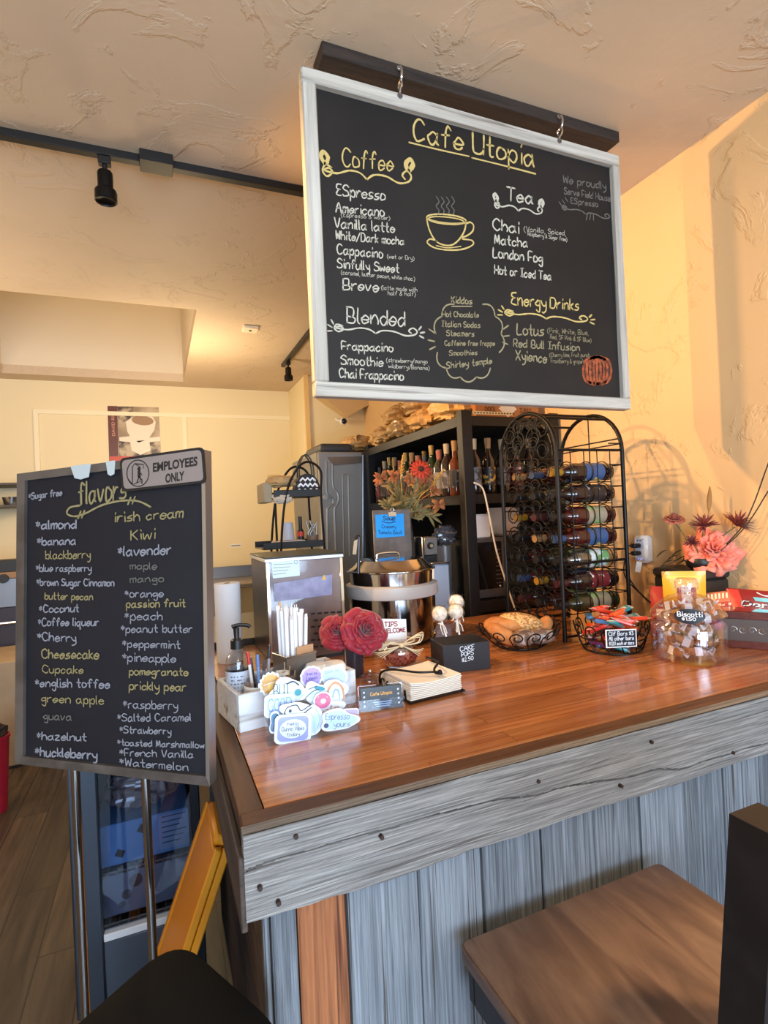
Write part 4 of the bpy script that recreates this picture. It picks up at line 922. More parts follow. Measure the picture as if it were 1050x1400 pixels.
sticker('white cloud sticker lettered Best in orange', .152, .058, 2, .082, .046, .10, 'blob', (238, 236, 240), [((198, 132, 48), [('T', 'Best', -.32, -.16, .46, .46), ('T', 'e', .2, -.02, .12, .2)])])
sticker('pale blue sticker lettered Espresso yourself at the front right', .172, .034, 0, .090, .050, .14, 'blob', (198, 226, 246), [((30, 60, 100), [('T', 'Espresso', -.34, .04, .6, .26), ('T', 'yours', -.12, -.28, .4, .24), ('E', -.3, -.22, .06, .1)])])
sticker('striped lilac and tan sticker at the lower right corner of the stand', .206, .034, 1, .038, .034, .12, 'rect', (196, 178, 216), [((220, 160, 122), [('L', .006, [(-.4, .05), (.4, .05)])])])
# --- business card holder
ca = Zp(494, 974, CT); cb = Zp(551, 967, CT); an = math.atan2(cb.y-ca.y, cb.x-ca.x); cw = (cb-ca).length
kM = Matrix.Translation((ca.x, ca.y, CT)) @ Matrix.Rotation(an, 4, 'Z') @ Matrix.Rotation(-.12, 4, 'X')
ch_ = thing('card_holder', 'black and gold business card in a clear holder between the tray and napkins', 'card holder', kM @ Vector((cw/2, .02, 0)))
b = B(); b.box(-.004, cw+.004, -.003, -.001, 0, .03, 0, kM).box(-.004, cw+.004, .012, .014, 0, .066, 0, kM).box(-.004, cw+.004, -.003, .03, 0, .002, 0, kM).build('holder_shell', ACRYL, ch_, smooth=False)
cd = thing('business_cards', 'stack of black business cards with gold print standing in the clear holder', 'business cards', kM @ Vector((cw/2, .005, .003)))
B().box(0, cw, .001, .009, .003, .062, .001, kM).build('card_stack', mat('black_card', (32, 34, 40), .35), cd)
nk = (kM.to_3x3() @ Vector((0, -1, 0)))
b = B(); GOLD = mat('gold_print', (206, 150, 74), .3, .4); write3(b, 'Cafe Utopia', kM @ Vector((cw*.24, .0003, .040)), kM.to_3x3() @ Vector((cw*.52, 0, 0)), Vector((0, 0, .008)), .0014, nk)
b.build('card_title', GOLD, cd, smooth=False)
b = B()
for k in range(3): b.box(cw*.3+.004*k, cw*.74-.003*k, .0002, .0008, .020-.0055*k, .0225-.0055*k, 0, kM)
b.build('card_print', mat('card_blue_print', (150, 176, 216), .5), cd, smooth=False)
b = B()
for x in (.09, .91):
    for k in range(4): b.ball(kM @ Vector((cw*x, 0, .014+.012*k)), (.003, .001, .003), 8)
b.build('card_dots', mat('card_pale_dots', (226, 226, 224), .4), cd)
# --- metal spoon-like lid and small clear dish behind the cards
p = Zp(505, 945, CT); p = Vector((p.x+.02, p.y+.04, CT)); dl = thing('glass_candle_dish', 'small clear glass dish with chrome knob behind the business cards', 'dish', p)
B().lathe([(0, 0), (.034, 0), (.038, .008), (.036, .03), (.02, .038), (0, .04)], p, 24).build('dish_body', GLASS, dl); B().ball(p+Vector((0, 0, .046)), (.006, .006, .008), 10).build('knob', CHROME, dl)
# --- rose vase
p = Zp(487, 930, CT); p = Vector((p.x+.012, p.y+.05, CT)); rv = thing('rose_vase', 'slim dark vase holding two red artificial roses beside the tray', 'vase', p)
B().lathe([(0, 0), (.030, 0), (.034, .01), (.034, .11), (.0355, .135), (.034, .135), (.031, .11), (.031, .012), (0, .01)], p, 24).build('vase_body', mat('dark_smoky_vase', (44, 46, 58), .15, coat=.6), rv)
for k, (q, R, ax) in enumerate(((Yp(499, 861, p.y-.035), .070, (.05, -.9, .42)), (Yp(461, 863, p.y+.015), .055, (-.35, -.75, .55)))):
    r_ = thing('red_rose', ('large open red artificial rose, right of the two in the dark vase', 'smaller red artificial rose, left of the two in the dark vase')[k], 'rose', q, group='roses in the dark vase')
    b = B(); rose(b, q, ax, R, 7, .16, k+1); b.build('petals', ROSE, r_, ang=80, solid=.0006)
    d = Vector(ax).normalized(); b = B(); b.tube(smooth_path([p+Vector((.004*(1-2*k), 0, .02)), p+Vector((.01*(1-2*k), 0, .12)), q-d*R*.5, q-d*R*.25]), .0028, 7); b.build('stem', SLV, r_)
    b = B()
    for j in range(5):
        a, e, n = frame_of(d); t = 2*PI*j/5; leaf(b, q-d*R*.32, (a*math.cos(t)+e*math.sin(t))*.9-d*.4, R*.6, R*.14, d)
    b.build('sepals', SLV, r_, solid=.0005)
# --- tips bowl with raffia bow
p = Zp(552, 918, CT); p = Vector((p.x+.01, p.y+.055, CT)); tj = thing('tip_bowl', 'round glass tip bowl tied with a straw raffia bow', 'bowl', p)
B().lathe([(0, 0), (.035, .001), (.058, .018), (.068, .045), (.064, .07), (.05, .088), (.052, .1), (.058, .108), (.056, .108), (.0495, .1), (.0475, .088), (.061, .07), (.065, .046), (.055, .02), (0, .005)], p, 30).build('bowl_glass', GLASS, tj)
RAF = mat('raffia', (222, 204, 166), .8); b = B(); fr = Vector((-.25, -.97, 0)); sd_ = Vector((.97, -.25, 0)); kn = p+fr*.06+Vector((0, 0, .088))
b.torus(p+Vector((0, 0, .092)), .0545, .003, n=28)
for k in range(5):
    s = random.uniform(.85, 1.15)
    b.tube(smooth_path([kn, kn+sd_*.025*s+Vector((0, 0, .018*s)), kn+sd_*.062*s+Vector((0, 0, .026*s+.003*k))+fr*.01, kn+sd_*.055*s+Vector((0, 0, .006)), kn]), .0014, 5)
    b.tube(smooth_path([kn, kn-sd_*.03*s+Vector((0, 0, .012*s)), kn-sd_*.068*s+Vector((0, 0, .006*s-.003*k))+fr*.01, kn-sd_*.05*s+Vector((0, 0, -.008)), kn]), .0014, 5)
    b.tube(smooth_path([kn, kn+sd_*(.03+.004*k)+Vector((0, 0, -.018)), kn+sd_*(.056+.004*k)+fr*.012+Vector((0, 0, -.036+.006*k))]), .0013, 5)
    b.tube(smooth_path([kn, kn-sd_*(.03+.005*k)+Vector((0, 0, -.014)), kn-sd_*(.07+.006*k)+fr*.012+Vector((0, 0, -.034+.005*k))]), .0013, 5)
b.ball(kn, (.009, .009, .008), 10); b.build('raffia_bow', RAF, tj)
rp = thing('red_gingham_cloth', 'red checked cloth lining the bottom of the tip bowl', 'cloth', p+Vector((0, 0, .006)))
m_ = mat('red_gingham', (150, 34, 30), .8)
if len(m_.node_tree.nodes) < 5:
    nt = m_.node_tree; ck_ = nt.nodes.new('ShaderNodeTexChecker'); ck_.inputs['Scale'].default_value = 120; ck_.inputs['Color1'].default_value = lin((150, 34, 30)); ck_.inputs['Color2'].default_value = lin((206, 120, 104))
    nt.links.new(nt.nodes['Texture Coordinate'].outputs['Object'], ck_.inputs['Vector']); nt.links.new(ck_.outputs['Color'], nt.nodes['Principled BSDF'].inputs['Base Color'])
B().lathe([(0, .008), (.04, .012), (.056, .024), (.062, .044), (.058, .056), (.03, .060), (0, .061)], p, 26, fn=lambda t, z: 1+.02*math.sin(7*t)).build('cloth_body', m_, rp)
for k in range(4):
    q = p+fr*.02+sd_*(-.03+.02*k)+Vector((0, 0, .07+.004*(k % 2))); t_ = crumple(q, (.02, .016, .012), 14, .4, k+11, .8, 3).build('crumpled_bill', mat('dark_red_wrap', (98, 40, 34), .6), loc=q); tag(t_, 'crumpled dark red folded note inside the tip bowl', 'note', 'crumpled notes in the tip bowl')
A0 = Yp(523, 866, p.y+.005); A1 = Yp(556, 864, p.y+.005); hh = .050; uu = A1-A0
tc = thing('tips_card', 'white TIPS WELCOME card standing in the tip bowl', 'card', A0+uu*.5)
nT = Vector((0, 0, 1)).cross(uu).normalized(); nT = -nT if nT.y > 0 else nT
B().prism([A0-Vector((0, 0, .045)), A1-Vector((0, 0, .045)), A1+Vector((0, 0, hh*.9)), A0+Vector((0, 0, hh))], -nT*.0008).build('card_sheet', PAPER, tc, smooth=False)
b = B(); RI = mat('red_marker', (150, 40, 44), .7); write3(b, 'TIPS', A0+uu*.10+Vector((0, 0, hh*.46))+nT*.0006, uu*.52, Vector((0, 0, hh*.3)), .0032, nT); write3(b, 'WELCOME', A0+uu*.06+Vector((0, 0, hh*.02))+nT*.0006, uu*.88, Vector((0, 0, hh*.28)), .0032, nT); b.build('card_lettering', RI, tc, smooth=False)
# --- napkins in a scrolled wire holder
na = Zp(561, 965, CT); nb = Zp(638, 946, CT); an = math.atan2(nb.y-na.y, nb.x-na.x); nw = (nb-na).length*.96
NM = Matrix.Translation((na.x, na.y, CT)) @ Matrix.Rotation(an, 4, 'Z')
nh = thing('napkin_holder', 'black wire napkin holder with scrolled arm on the counter', 'napkin holder', NM @ Vector((nw/2, .09, 0)))
b = B(); z0 = .006
b.tube([NM @ Vector(q) for q in ((0, 0, z0), (nw, 0, z0), (nw, .19, z0), (0, .19, z0))], .0028, 7, True)
for y in (.05, .10, .14): b.tube([NM @ Vector((0, y, z0)), NM @ Vector((nw, y, z0))], .0022, 6)
for x in (.004, nw-.004):
    for y in (.01, .18): b.ball(NM @ Vector((x, y, .004)), .004, 8)
for y0 in (.02, .12):
    sp = [NM @ Vector((-.002, y0+.028+(.026-.0026*k)*math.cos(k*.75+PI*.9), .030+(.024-.0024*k)*math.sin(k*.75+PI*.9))) for k in range(9)]; b.tube(smooth_path([NM @ Vector((-.001, y0, z0))]+sp), .0026, 7)
b.build('wire_frame', BLACKMETAL, nh)
b = B(); ar = [(-.002, .17, .008), (-.002, .165, .05), (.02, .13, .066), (.07, .07, .063), (.11, .045, .063), (.125, .03, .062), (.118, .018, .0625), (.105, .026, .065), (.11, .04, .072), (.125, .05, .078), (.14, .06, .082), (.15, .075, .078), (.16, .12, .075), (.168, .17, .07)]
b.tube(smooth_path([NM @ Vector(q) for q in ar], 5), .0034, 8); b.ball(NM @ Vector((.118, .024, .066)), .0075, 10); b.build('scroll_arm', BLACKMETAL, nh)
nk_ = thing('napkin_stack', 'stack of white paper napkins in the black wire holder', 'napkins', NM @ Vector((nw/2, .09, .01)))
b = B(); nl = 9
for k in range(nl):
    j = random.uniform(-.002, .002); z = .0095+.0047*k
    b.grid(lambda u, v, z=z, j=j, k=k: NM @ Vector((.006+j+(nw-.012)*u, .006+(.17)*v, z+(k/nl)*.010*(2*u-1)**2*(1 if u < .5 else .6))), 9, 5)
    b.grid(lambda u, v, z=z, j=j, k=k: NM @ Vector((.006+j+(nw-.012)*u, .006+(.17)*v, z+.0036+(k/nl)*.010*(2*u-1)**2*(1 if u < .5 else .6))), 9, 5)
    b.grid(lambda u, v, z=z, j=j, k=k: NM @ Vector((.006+j+(nw-.012)*u, .006-.0016*math.sin(PI*v), z+.0036*v+(k/nl)*.010*(2*u-1)**2*(1 if u < .5 else .6))), 9, 4)
    for xx in (0, 1): b.grid(lambda u, v, z=z, j=j, k=k, xx=xx: NM @ Vector((.006+j+(nw-.012)*xx, .006+.17*u, z+.0036*v+(k/nl)*.010*(1 if xx < .5 else .6))), 5, 2)
b.build('napkin_layers', mat('napkin_paper', (236, 232, 224), .9), nk_, ang=30)
# --- cake pops
pa = Zp(607, 922, CT); pb_ = Zp(671, 914, CT); an = math.atan2(pb_.y-pa.y, pb_.x-pa.x); bw = (pb_-pa).length; bh = .092; bd = .125
XM = Matrix.Translation((pa.x, pa.y, CT)) @ Matrix.Rotation(an, 4, 'Z')
cp_ = thing('cake_pop_box', 'black display box lettered CAKE POPS holding wrapped cake pops', 'display box', XM @ Vector((bw/2, bd/2, 0)))
B().box(0, bw, 0, bd, 0, bh, .0015, XM).build('box_body', mat('matte_black_box', (28, 30, 38), .6), cp_)
nX = XM.to_3x3() @ Vector((0, -1, 0)); b = B()
for tx, x, z, w_, h_ in (('CAKE', .36, .068, .30, .015), ('POPS', .38, .050, .26, .014), ('$2.50', .39, .033, .24, .012)): write3(b, tx, XM @ Vector((bw*x, -.001, z)), XM.to_3x3() @ Vector((bw*w_, 0, .004)), Vector((0, 0, h_)), .0020, nX)
b.build('box_lettering', mat('white_marker', (226, 236, 248), .8), cp_, smooth=False)
CW = mat('white_icing', (240, 234, 218), .5, mottle=((206, 196, 176), 60, .45, .6), bump=(90, .6, .004)); CELLO = glass('cellophane', (250, 250, 252), .06, .1)
for k, (x, y, lx, ly, lab) in enumerate(((601, 839, .035, .045, 'left'), (623, 836, .082, .05, 'front right'), (624, 823, .085, .085, 'rear right'))):
    q = Yp(x, y, (XM @ Vector((lx, ly, 0))).y); ft = XM @ Vector((lx, ly, bh)); R = .0255
    cpp = thing('cake_pop', f'white iced cake pop in cellophane, {lab} one on the black box', 'cake pop', ft, group='cake pops on the black box')
    b = B(); b.ball(q, R, 18); b.build('cake_ball', CW, cpp)
    d = (ft-q).normalized(); B().cyl(q+d*R*.9, ft-d*.02, .0032, n=8).build('stick', mat('white_stick', (236, 234, 228), .6), cpp)
    B().lathe([(0, R*1.2), (R*.8, R*.95), (R*1.15, 0), (R*.9, -R*.9), (.006, -R*1.25), (.008, -R*1.5), (.020, -R*2.1), (.026, -R*2.4)], q, 20, fn=lambda t, z: 1+.10*math.sin(6*t+z*200)+.05*math.sin(11*t)).build('wrapper', CELLO, cpp)
    b = B(); kq = q+Vector((0, 0, -R*1.27)); b.torus(kq, .0065, .0014, n=14); b.tube(smooth_path([kq+Vector((0, -.006, 0)), kq+Vector((.012, -.012, -.012)), kq+Vector((.018, -.012, -.034))]), .0016, 5); b.tube(smooth_path([kq+Vector((0, -.006, 0)), kq+Vector((-.004, -.012, -.014)), kq+Vector((.004, -.012, -.036))]), .0016, 5); b.build('tie_ribbon', mat('white_ribbon', (232, 228, 216), .6), cpp)
# ================================================================== baskets, jar and snacks at the right
def spiral_wire(b, base, out, up, L_, H_, r0, turns, w, n=26):
    """a wire that rises from base, leans outward and ends in an inward scroll"""
    base, out, up = Vector(base), Vector(out).normalized(), Vector(up)
    pts = [base, base+out*L_*.35+up*H_*.25, base+out*L_*.75+up*H_*.62]
    c = base+out*(L_-r0*.1)+up*(H_-r0)
    return pts, c
def scroll_basket(name, lab, c, rb, rt, h, n, wr, tag_cat='basket'):
    t = thing(name, lab, tag_cat, c); c = Vector(c)
    b = B(); b.torus(c+Vector((0, 0, .006)), rb, .0035, n=36, m=7).torus(c+Vector((0, 0, .012)), rb*.55, .0024, n=26, m=6)
    for k in range(4): a = PI/4+k*PI/2; b.cyl(c+Vector((rb*math.cos(a), rb*math.sin(a), .012)), c+Vector((-rb*math.cos(a), -rb*math.sin(a), .012)), .0022, n=6) if k < 2 else None
    for k in range(4): a = PI/4+k*PI/2; b.ball(c+Vector((rb*math.cos(a), rb*math.sin(a), .0035)), .0035, 8)
    b.build('base_ring', BLACKMETAL, t)
    for k in range(n):
        a = 2*PI*k/n; ra = Vector((math.cos(a), math.sin(a), 0)); ta = Vector((-math.sin(a), math.cos(a), 0)); R0 = PI*rt/n*.78
        pts = [c+ra*rb+Vector((0, 0, .006)), c+ra*(rb+(rt-rb)*.35)+Vector((0, 0, h*.25))-ta*R0*.5, c+ra*(rb+(rt-rb)*.75)+Vector((0, 0, h*.62))-ta*R0*1.0]
        cc = c+ra*(rb+(rt-rb)*.9)+Vector((0, 0, h-R0)); upv = (ra*(rt-rb)*.5+Vector((0, 0, h*.6))).normalized()
        for j in range(17):
            th = PI-.0-j*.44; q = R0*(1-.042*j); pts.append(cc+ta*math.cos(th)*q+upv*math.sin(th)*q)
        B().tube(smooth_path(pts, 3), wr, 6).build('scroll_wire', BLACKMETAL, t)
    return t
bc = Vector((1.262, 1.725, CT)); scroll_basket('wire_bread_basket', 'black wire basket with scrolled rim holding bread beside the cake pop box', bc, .085, .150, .085, 14, .0026)
CRUST = mat('bread_crust', (172, 106, 54), .75, mottle=((204, 146, 88), 18, .35, .7), bump=(60, .4, .004)); SEED = mat('seeded_crust', (150, 104, 58), .8, mottle=((216, 178, 120), 110, .42, .58), bump=(120, .8, .004)); WRAPB = mat('wrapped_bread', (112, 92, 84), .25, coat=.5, mottle=((186, 168, 158), 26, .45, .62), bump=(40, .5, .006))
def bread(lab, c, size, az, tilt, m_, seed):
    M = Matrix.Rotation(az, 3, 'Z') @ Matrix.Rotation(tilt, 3, 'Y'); c = Vector(c); t = thing('bread_loaf', lab, 'bread', c, group='bread in the wire basket')
    def f(u, v):
        th = 2*PI*u; p = PI*v; d = Vector((math.cos(p), math.sin(p)*math.cos(th), math.sin(p)*math.sin(th)))
        d = Vector([math.copysign(abs(q)**.85, q) for q in d])
        k = 1+.06*mnoise.noise(d*2+Vector((seed, 0, 0)))
        return c+M @ Vector((d.x*size[0]*k, d.y*size[1]*k, d.z*size[2]*(k if d.z > 0 else .8*k)))
    B().grid(f, 24, 16, True).build('loaf', m_, t, ang=180); return t
bread('round seeded loaf on top of the bread basket, furthest right', bc+Vector((.02, .015, .083)), (.085, .042, .038), -.75, .12, SEED, 1)
bread('plain golden loaf in the middle of the bread basket', bc+Vector((-.045, .035, .075)), (.075, .04, .034), -.6, .1, CRUST, 2)
bread('orange brown loaf leaning out at the left of the bread basket', bc+Vector((-.09, -.02, .058)), (.062, .033, .03), -.9, .5, CRUST, 3)
bread('long brown loaf leaning out at the right of the bread basket', bc+Vector((.095, -.03, .062)), (.062, .028, .028), .5, -.5, CRUST, 4)
bread('plastic wrapped loaf low at the front left of the bread basket', bc+Vector((-.03, -.07, .045)), (.052, .036, .034), .3, 0, WRAPB, 5)
bread('plastic wrapped loaf low at the front right of the bread basket', bc+Vector((.045, -.08, .045)), (.05, .034, .032), -.3, 0, WRAPB, 6)
# candy basket
kc = Vector((1.508, 1.505, CT)); kb = scroll_basket('wire_candy_basket', 'black wire basket heaped with wrapped candy bars in front of the wine rack', kc, .098, .128, .105, 13, .0026)
b = B(); b.torus(kc+Vector((0, 0, .05)), .112, .0022, n=36, m=6); b.build('middle_ring', BLACKMETAL, kb)
CC = [(206, 62, 34), (222, 88, 40), (60, 120, 190), (36, 150, 160), (96, 40, 30), (236, 224, 214), (190, 40, 44), (120, 56, 130), (232, 150, 50), (70, 60, 60)]
CN = ['red orange', 'orange', 'blue', 'teal', 'dark brown', 'white', 'red', 'purple', 'amber', 'charcoal']
for k in range(60):
    lv = k//14; a = random.uniform(0, 2*PI); rr = math.sqrt(random.random())*(.060+.009*min(lv, 3)) if lv < 4 else math.sqrt(random.random())*.05
    ci = k % 10 if lv < 2 else random.choice([0, 1, 0, 1, 0, 1, 6, 2, 3, 4]); c = kc+Vector((rr*math.cos(a), rr*math.sin(a), (.022+.029*lv)+random.uniform(-.004, .008)))
    t = thing('candy_bar', f'{CN[ci]} wrapped candy bar heaped in the black wire basket', 'candy', c, group=f'{CN[ci]} candy bars in the wire basket')
    E_ = Euler((random.uniform(-.35, .35), random.uniform(-.45, .45), random.uniform(0, PI))).to_matrix(); m_ = mat('wrapper_'+CN[ci].replace(' ', '_'), CC[ci], .3, coat=.4)
    b = B(); L_ = random.uniform(.030, .041); b.obox(c, (L_*2, .024, .014), E_, .005, seg=2); b.build('wrapped_bar', m_, t)
    b = B()
    for s in (-1, 1): b.obox(c+E_ @ Vector((s*(L_+.004), 0, 0)), (.010, .026, .0016), E_)
    b.obox(c+E_ @ Vector((0, 0, .0072)), (L_*1.1, .012, .0006), E_); b.build('wrapper_ends', mat('wrapper_foil_'+str(ci % 3), ((206, 196, 190), (196, 60, 40), (60, 96, 130))[ci % 3], .3), t)
q0, q1 = Yp(829, 886, kc.y-.135), Yp(871, 884, kc.y-.142); hv_ = Vector((0, 0, Yp(829, 861, kc.y-.135).z-q0.z)); uu = q1-q0; nC = uu.cross(Vector((0, 0, 1))).normalized()
pc_ = thing('price_card', 'small black price card with white border clipped to the candy basket front', 'price card', q0+uu*.5)
B().prism([q0, q1, q1+hv_, q0+hv_], -nC*.002).build('card_border', WHITE, pc_, smooth=False)
B().prism([q0+uu*.035+hv_*.06, q1-uu*.035+hv_*.06, q1-uu*.035+hv_*.94, q0+uu*.035+hv_*.94], nC*.0006).build('card_face', mat('black_card_face', (24, 34, 46), .5), pc_, smooth=False)
b = B()
for k, tx in enumerate(('Clif Bars $3', 'All other bars', '$1.00 each or more')): write3(b, tx, q0+uu*.09+hv_*(.68-.27*k)+nC*.0012, uu*(.8-.0*k), hv_*.2, .0021 if k < 2 else .0017, nC)
b.build('card_lettering', mat('white_card_pen', (226, 236, 244), .7), pc_, smooth=False)
# biscotti jar
jc = Vector((1.632, 1.29, CT)); zr = Yp(945, 842, 1.29).z-CT; zk = Yp(941, 789, 1.29).z-CT
jr = thing('biscotti_jar', 'large clear glass biscotti jar with glass lid near the counter front right', 'jar', jc); R = .116
sq = lambda t, z: 1+.035*math.cos(4*(t+.4))
B().lathe([(0, 0), (R*.86, 0), (R*.95, .006), (R*.98, .03), (R*.99, zr*.75), (R*.97, zr*.86), (R*.88, zr*.95), (R*.90, zr), (R*.93, zr+.004), (R*.87, zr+.004), (R*.85, zr*.95), (R*.94, zr*.85), (R*.96, .03), (R*.9, .012), (0, .010)], jc, 40, fn=sq).build('jar_body', GLASS, jr)
B().lathe([(R*.95, zr+.006), (R*1.0, zr+.010), (R*.99, zr+.016), (R*.8, zr+(zk-zr)*.32), (R*.5, zr+(zk-zr)*.52), (R*.26, zr+(zk-zr)*.60), (R*.24, zr+(zk-zr)*.66), (R*.30, zr+(zk-zr)*.72), (R*.31, zr+(zk-zr)*.9), (R*.26, zk-.003), (0, zk)], jc, 40).build('jar_lid', GLASS, jr)
dv = (CP-jc); dv.z = 0; dv.normalize(); th0 = math.atan2(dv.y, dv.x)
b = B(); zc = Yp(945, 845, 1.18).z; ov = []
for k in range(28):
    t = 2*PI*k/28; aa = th0+.05+.36*math.cos(t)*(1+.05*math.cos(4*t)); z = zc-.004+.026*math.sin(t)*(1+.08*math.cos(2*t)); ov.append(jc+Vector((math.cos(aa)*R*1.035, math.sin(aa)*R*1.035, z-CT)))
ctr_ = jc+Vector((math.cos(th0+.05)*R*1.05, math.sin(th0+.05)*R*1.05, zc-CT)); b.add(ov+[ctr_], [(k, (k+1) % 28, 28) for k in range(28)])
b.build('oval_label', mat('dark_oval_label', (26, 34, 44), .5), jr)
sdv = Vector((-math.sin(th0), math.cos(th0), 0)); sdv = sdv if sdv.dot(RT) > 0 else -sdv
b = B(); nJ = Vector((math.cos(th0+.05), math.sin(th0+.05), 0)); o_ = ctr_+nJ*.002; write3(b, 'Biscotti', o_-sdv*.034+Vector((0, 0, -.003)), sdv*.068, Vector((0, 0, .014)), .0026, nJ); write3(b, '$1.50', o_-sdv*.022+Vector((0, 0, -.016)), sdv*.038, Vector((0, 0, .009)), .002, nJ)
b.build('label_lettering', mat('white_marker', (226, 236, 248), .8), jr, smooth=False)
BISC = mat('biscotti_crumb', (170, 116, 76), .85, mottle=((120, 74, 46), 60, .45, .6), bump=(120, .6, .003)); BLAB = mat('wrap_label', (222, 226, 238), .5); BWRAP = glass('biscotti_wrap', (250, 250, 252), .07, .12)
for k in range(29):
    lv = k//6; a = 2*PI*(k % 6)/6+lv*.5+random.uniform(-.2, .2); rr = .060 if k % 6 else .02
    c = jc+Vector((rr*math.cos(a), rr*math.sin(a), .032+.036*lv+random.uniform(-.004, .006))); E_ = Euler((random.uniform(-.5, .5), random.uniform(-.5, .5), a+PI/2+random.uniform(-.5, .5))).to_matrix()
    t = thing('wrapped_biscotti', 'wrapped biscotti with white label inside the glass jar', 'biscotti', c, group='wrapped biscotti in the glass jar')
    b = B(); b.obox(c, (.066, .019, .026), E_, .008, seg=2); b.build('biscotti_slice', BISC, t)
    b = B(); s = random.uniform(-.014, .014); b.obox(c+E_ @ Vector((s, 0, 0)), (.022, .0205, .0275), E_); b.build('wrapper_label', BLAB, t)
    b = B()
    for s in (-1, 1):
        p0 = c+E_ @ Vector((s*.033, 0, 0)); 
        for j in range(3): b.add([p0, p0+E_ @ Vector((s*.014, -.014+.012*j, .012-.01*j)), p0+E_ @ Vector((s*.016, -.004+.010*j, .004+.008*j))], [(0, 1, 2)])
    b.build('wrapper_twist', BLAB, t, smooth=False)
# chip rack with chip bags and purple rosette
L0 = Vector((1.835, 1.335, CT)); d_ = Vector((.55, -.835, 0)).normalized(); n_ = Vector((.835, .55, 0)).normalized()
cM = Matrix(((d_.x, n_.x, 0, L0.x), (d_.y, n_.y, 0, L0.y), (0, 0, 1, CT), (0, 0, 0, 1)))
cr = thing('snack_crate', 'mahogany snack crate with embossed tin panel at the right end of the counter', 'crate', cM @ Vector((.1, .04, 0)))
MAH = wood('mahogany', (70, 28, 24), (112, 52, 42), axis=0, rough=.45, grain=(2, 30), bump=.2)
LN, DP = .20, .085; z1 = Yp(1010, 840, 1.25).z-CT
for z0_, z1_ in ((0, .026), (z1-.026, z1)): B().box(0, LN, 0, .014, z0_, z1_, .002, cM).build('crate_rail', MAH, cr)
B().box(0, LN, DP-.012, DP, 0, z1, .002, cM).build('crate_back', MAH, cr); B().box(0, .012, .0145, DP-.0125, 0, z1, .002, cM).build('crate_end', MAH, cr); B().box(LN-.012, LN, .0145, DP-.0125, 0, z1, .002, cM).build('crate_end', MAH, cr); B().box(.012, LN-.012, .0145, DP-.0125, 0, .008, 0, cM).build('crate_floor', MAH, cr)
tp = B().box(0, LN, .004, .010, .026, z1-.026, 0, cM).build('tin_panel', mat('pewter_panel', (104, 98, 96), .4, .7), cr)
b = B(); zc = z1/2
for k in range(7):
    x = .02+.028*k
    b.tube(smooth_path([cM @ Vector((x+.013*math.cos(q)*(1-.06*j), .0035, zc+.013*math.sin(q)*(1-.06*j)*(1 if k % 2 else -1))) for j, q in enumerate([i*.55 for i in range(13)])], 2), .0018, 5)
b.build('scroll_emboss', mat('pewter_relief', (160, 154, 150), .35, .8), tp)
pr = thing('purple_rosette', 'purple spiky rosette stuck on the left end of the snack crate front', 'rosette', cM @ Vector((.004, -.006, z1*.6)))
b = B()
for k in range(26):
    a = 2*PI*k/26
    for r0, yy in ((.027, -.002), (.019, -.008), (.011, -.012)):
        a2 = a+yy*40; b.add([cM @ Vector((.004+r0*.2*math.cos(a2-.3), yy, z1*.6+r0*.2*math.sin(a2-.3))), cM @ Vector((.004+r0*math.cos(a2), yy-.002, z1*.6+r0*math.sin(a2))), cM @ Vector((.004+r0*.2*math.cos(a2+.3), yy, z1*.6+r0*.2*math.sin(a2+.3)))], [(0, 1, 2)])
b.ball(cM @ Vector((.004, -.006, z1*.6)), (.015, .012, .015), 10); b.build('rosette_petals', mat('purple_ribbon', (140, 66, 190), .5), pr, smooth=False)
def chip_bag(lab, x, y, z, w, h, tilt, roll, col, art):
    M = cM @ Matrix.Translation((x, y, z)) @ Matrix.Rotation(roll, 4, 'Y') @ Matrix.Rotation(tilt, 4, 'X'); t = thing('chip_bag', lab, 'chip bag', M @ Vector((0, 0, 0)))
    b = B()
    def f(s):
        def g(u, v):
            X_ = (u-.5)*w; Z_ = (v-.5)*h; k = (abs(math.sin(PI*u))**.5)*(abs(math.sin(PI*v))**.5); return M @ Vector((X_*(1-.05*math.sin(PI*v)), s*(.020*k+.003*mnoise.noise(Vector((u*6, v*6, x*30)))*k), Z_))
        return g
    b.grid(f(1), 14, 12); b.grid(f(-1), 14, 12); b.build('bag_body', mat('bag_%02x%02x%02x' % col, col, .28, coat=.4), t)
    for nm, ink, fn_ in art:
        b = B(); fn_(b, lambda u, v, e=.0012: f(-1)(u, v)+(M.to_3x3() @ Vector((0, -e, 0)))); b.build(nm, mat('bag_ink_%02x%02x%02x' % ink, ink, .35), t, smooth=False)
def patch(u0, u1, v0, v1, slant=0):
    def fn(b, S):
        b.grid(lambda a, c: S(u0+(u1-u0)*a+slant*(c-.5), v0+(v1-v0)*c), 8, 5)
    return fn
def stripes(u0, u1, v0, v1, n):
    def fn(b, S):
        for k in range(n): b.grid(lambda a, c, k=k: S(u0+(u1-u0)*(k+.5*a)/n+.02*c, v0+(v1-v0)*c), 3, 3)
    return fn
def bagtext(tx, u0, u1, v0, v1, bold):
    def fn(b, S):
        vs, fs, W = type_mesh(tx, bold); b.add([S(u0+(u1-u0)*x/W, v0+(v1-v0)*y/.72, .0022) for x, y in vs], fs)
    return fn
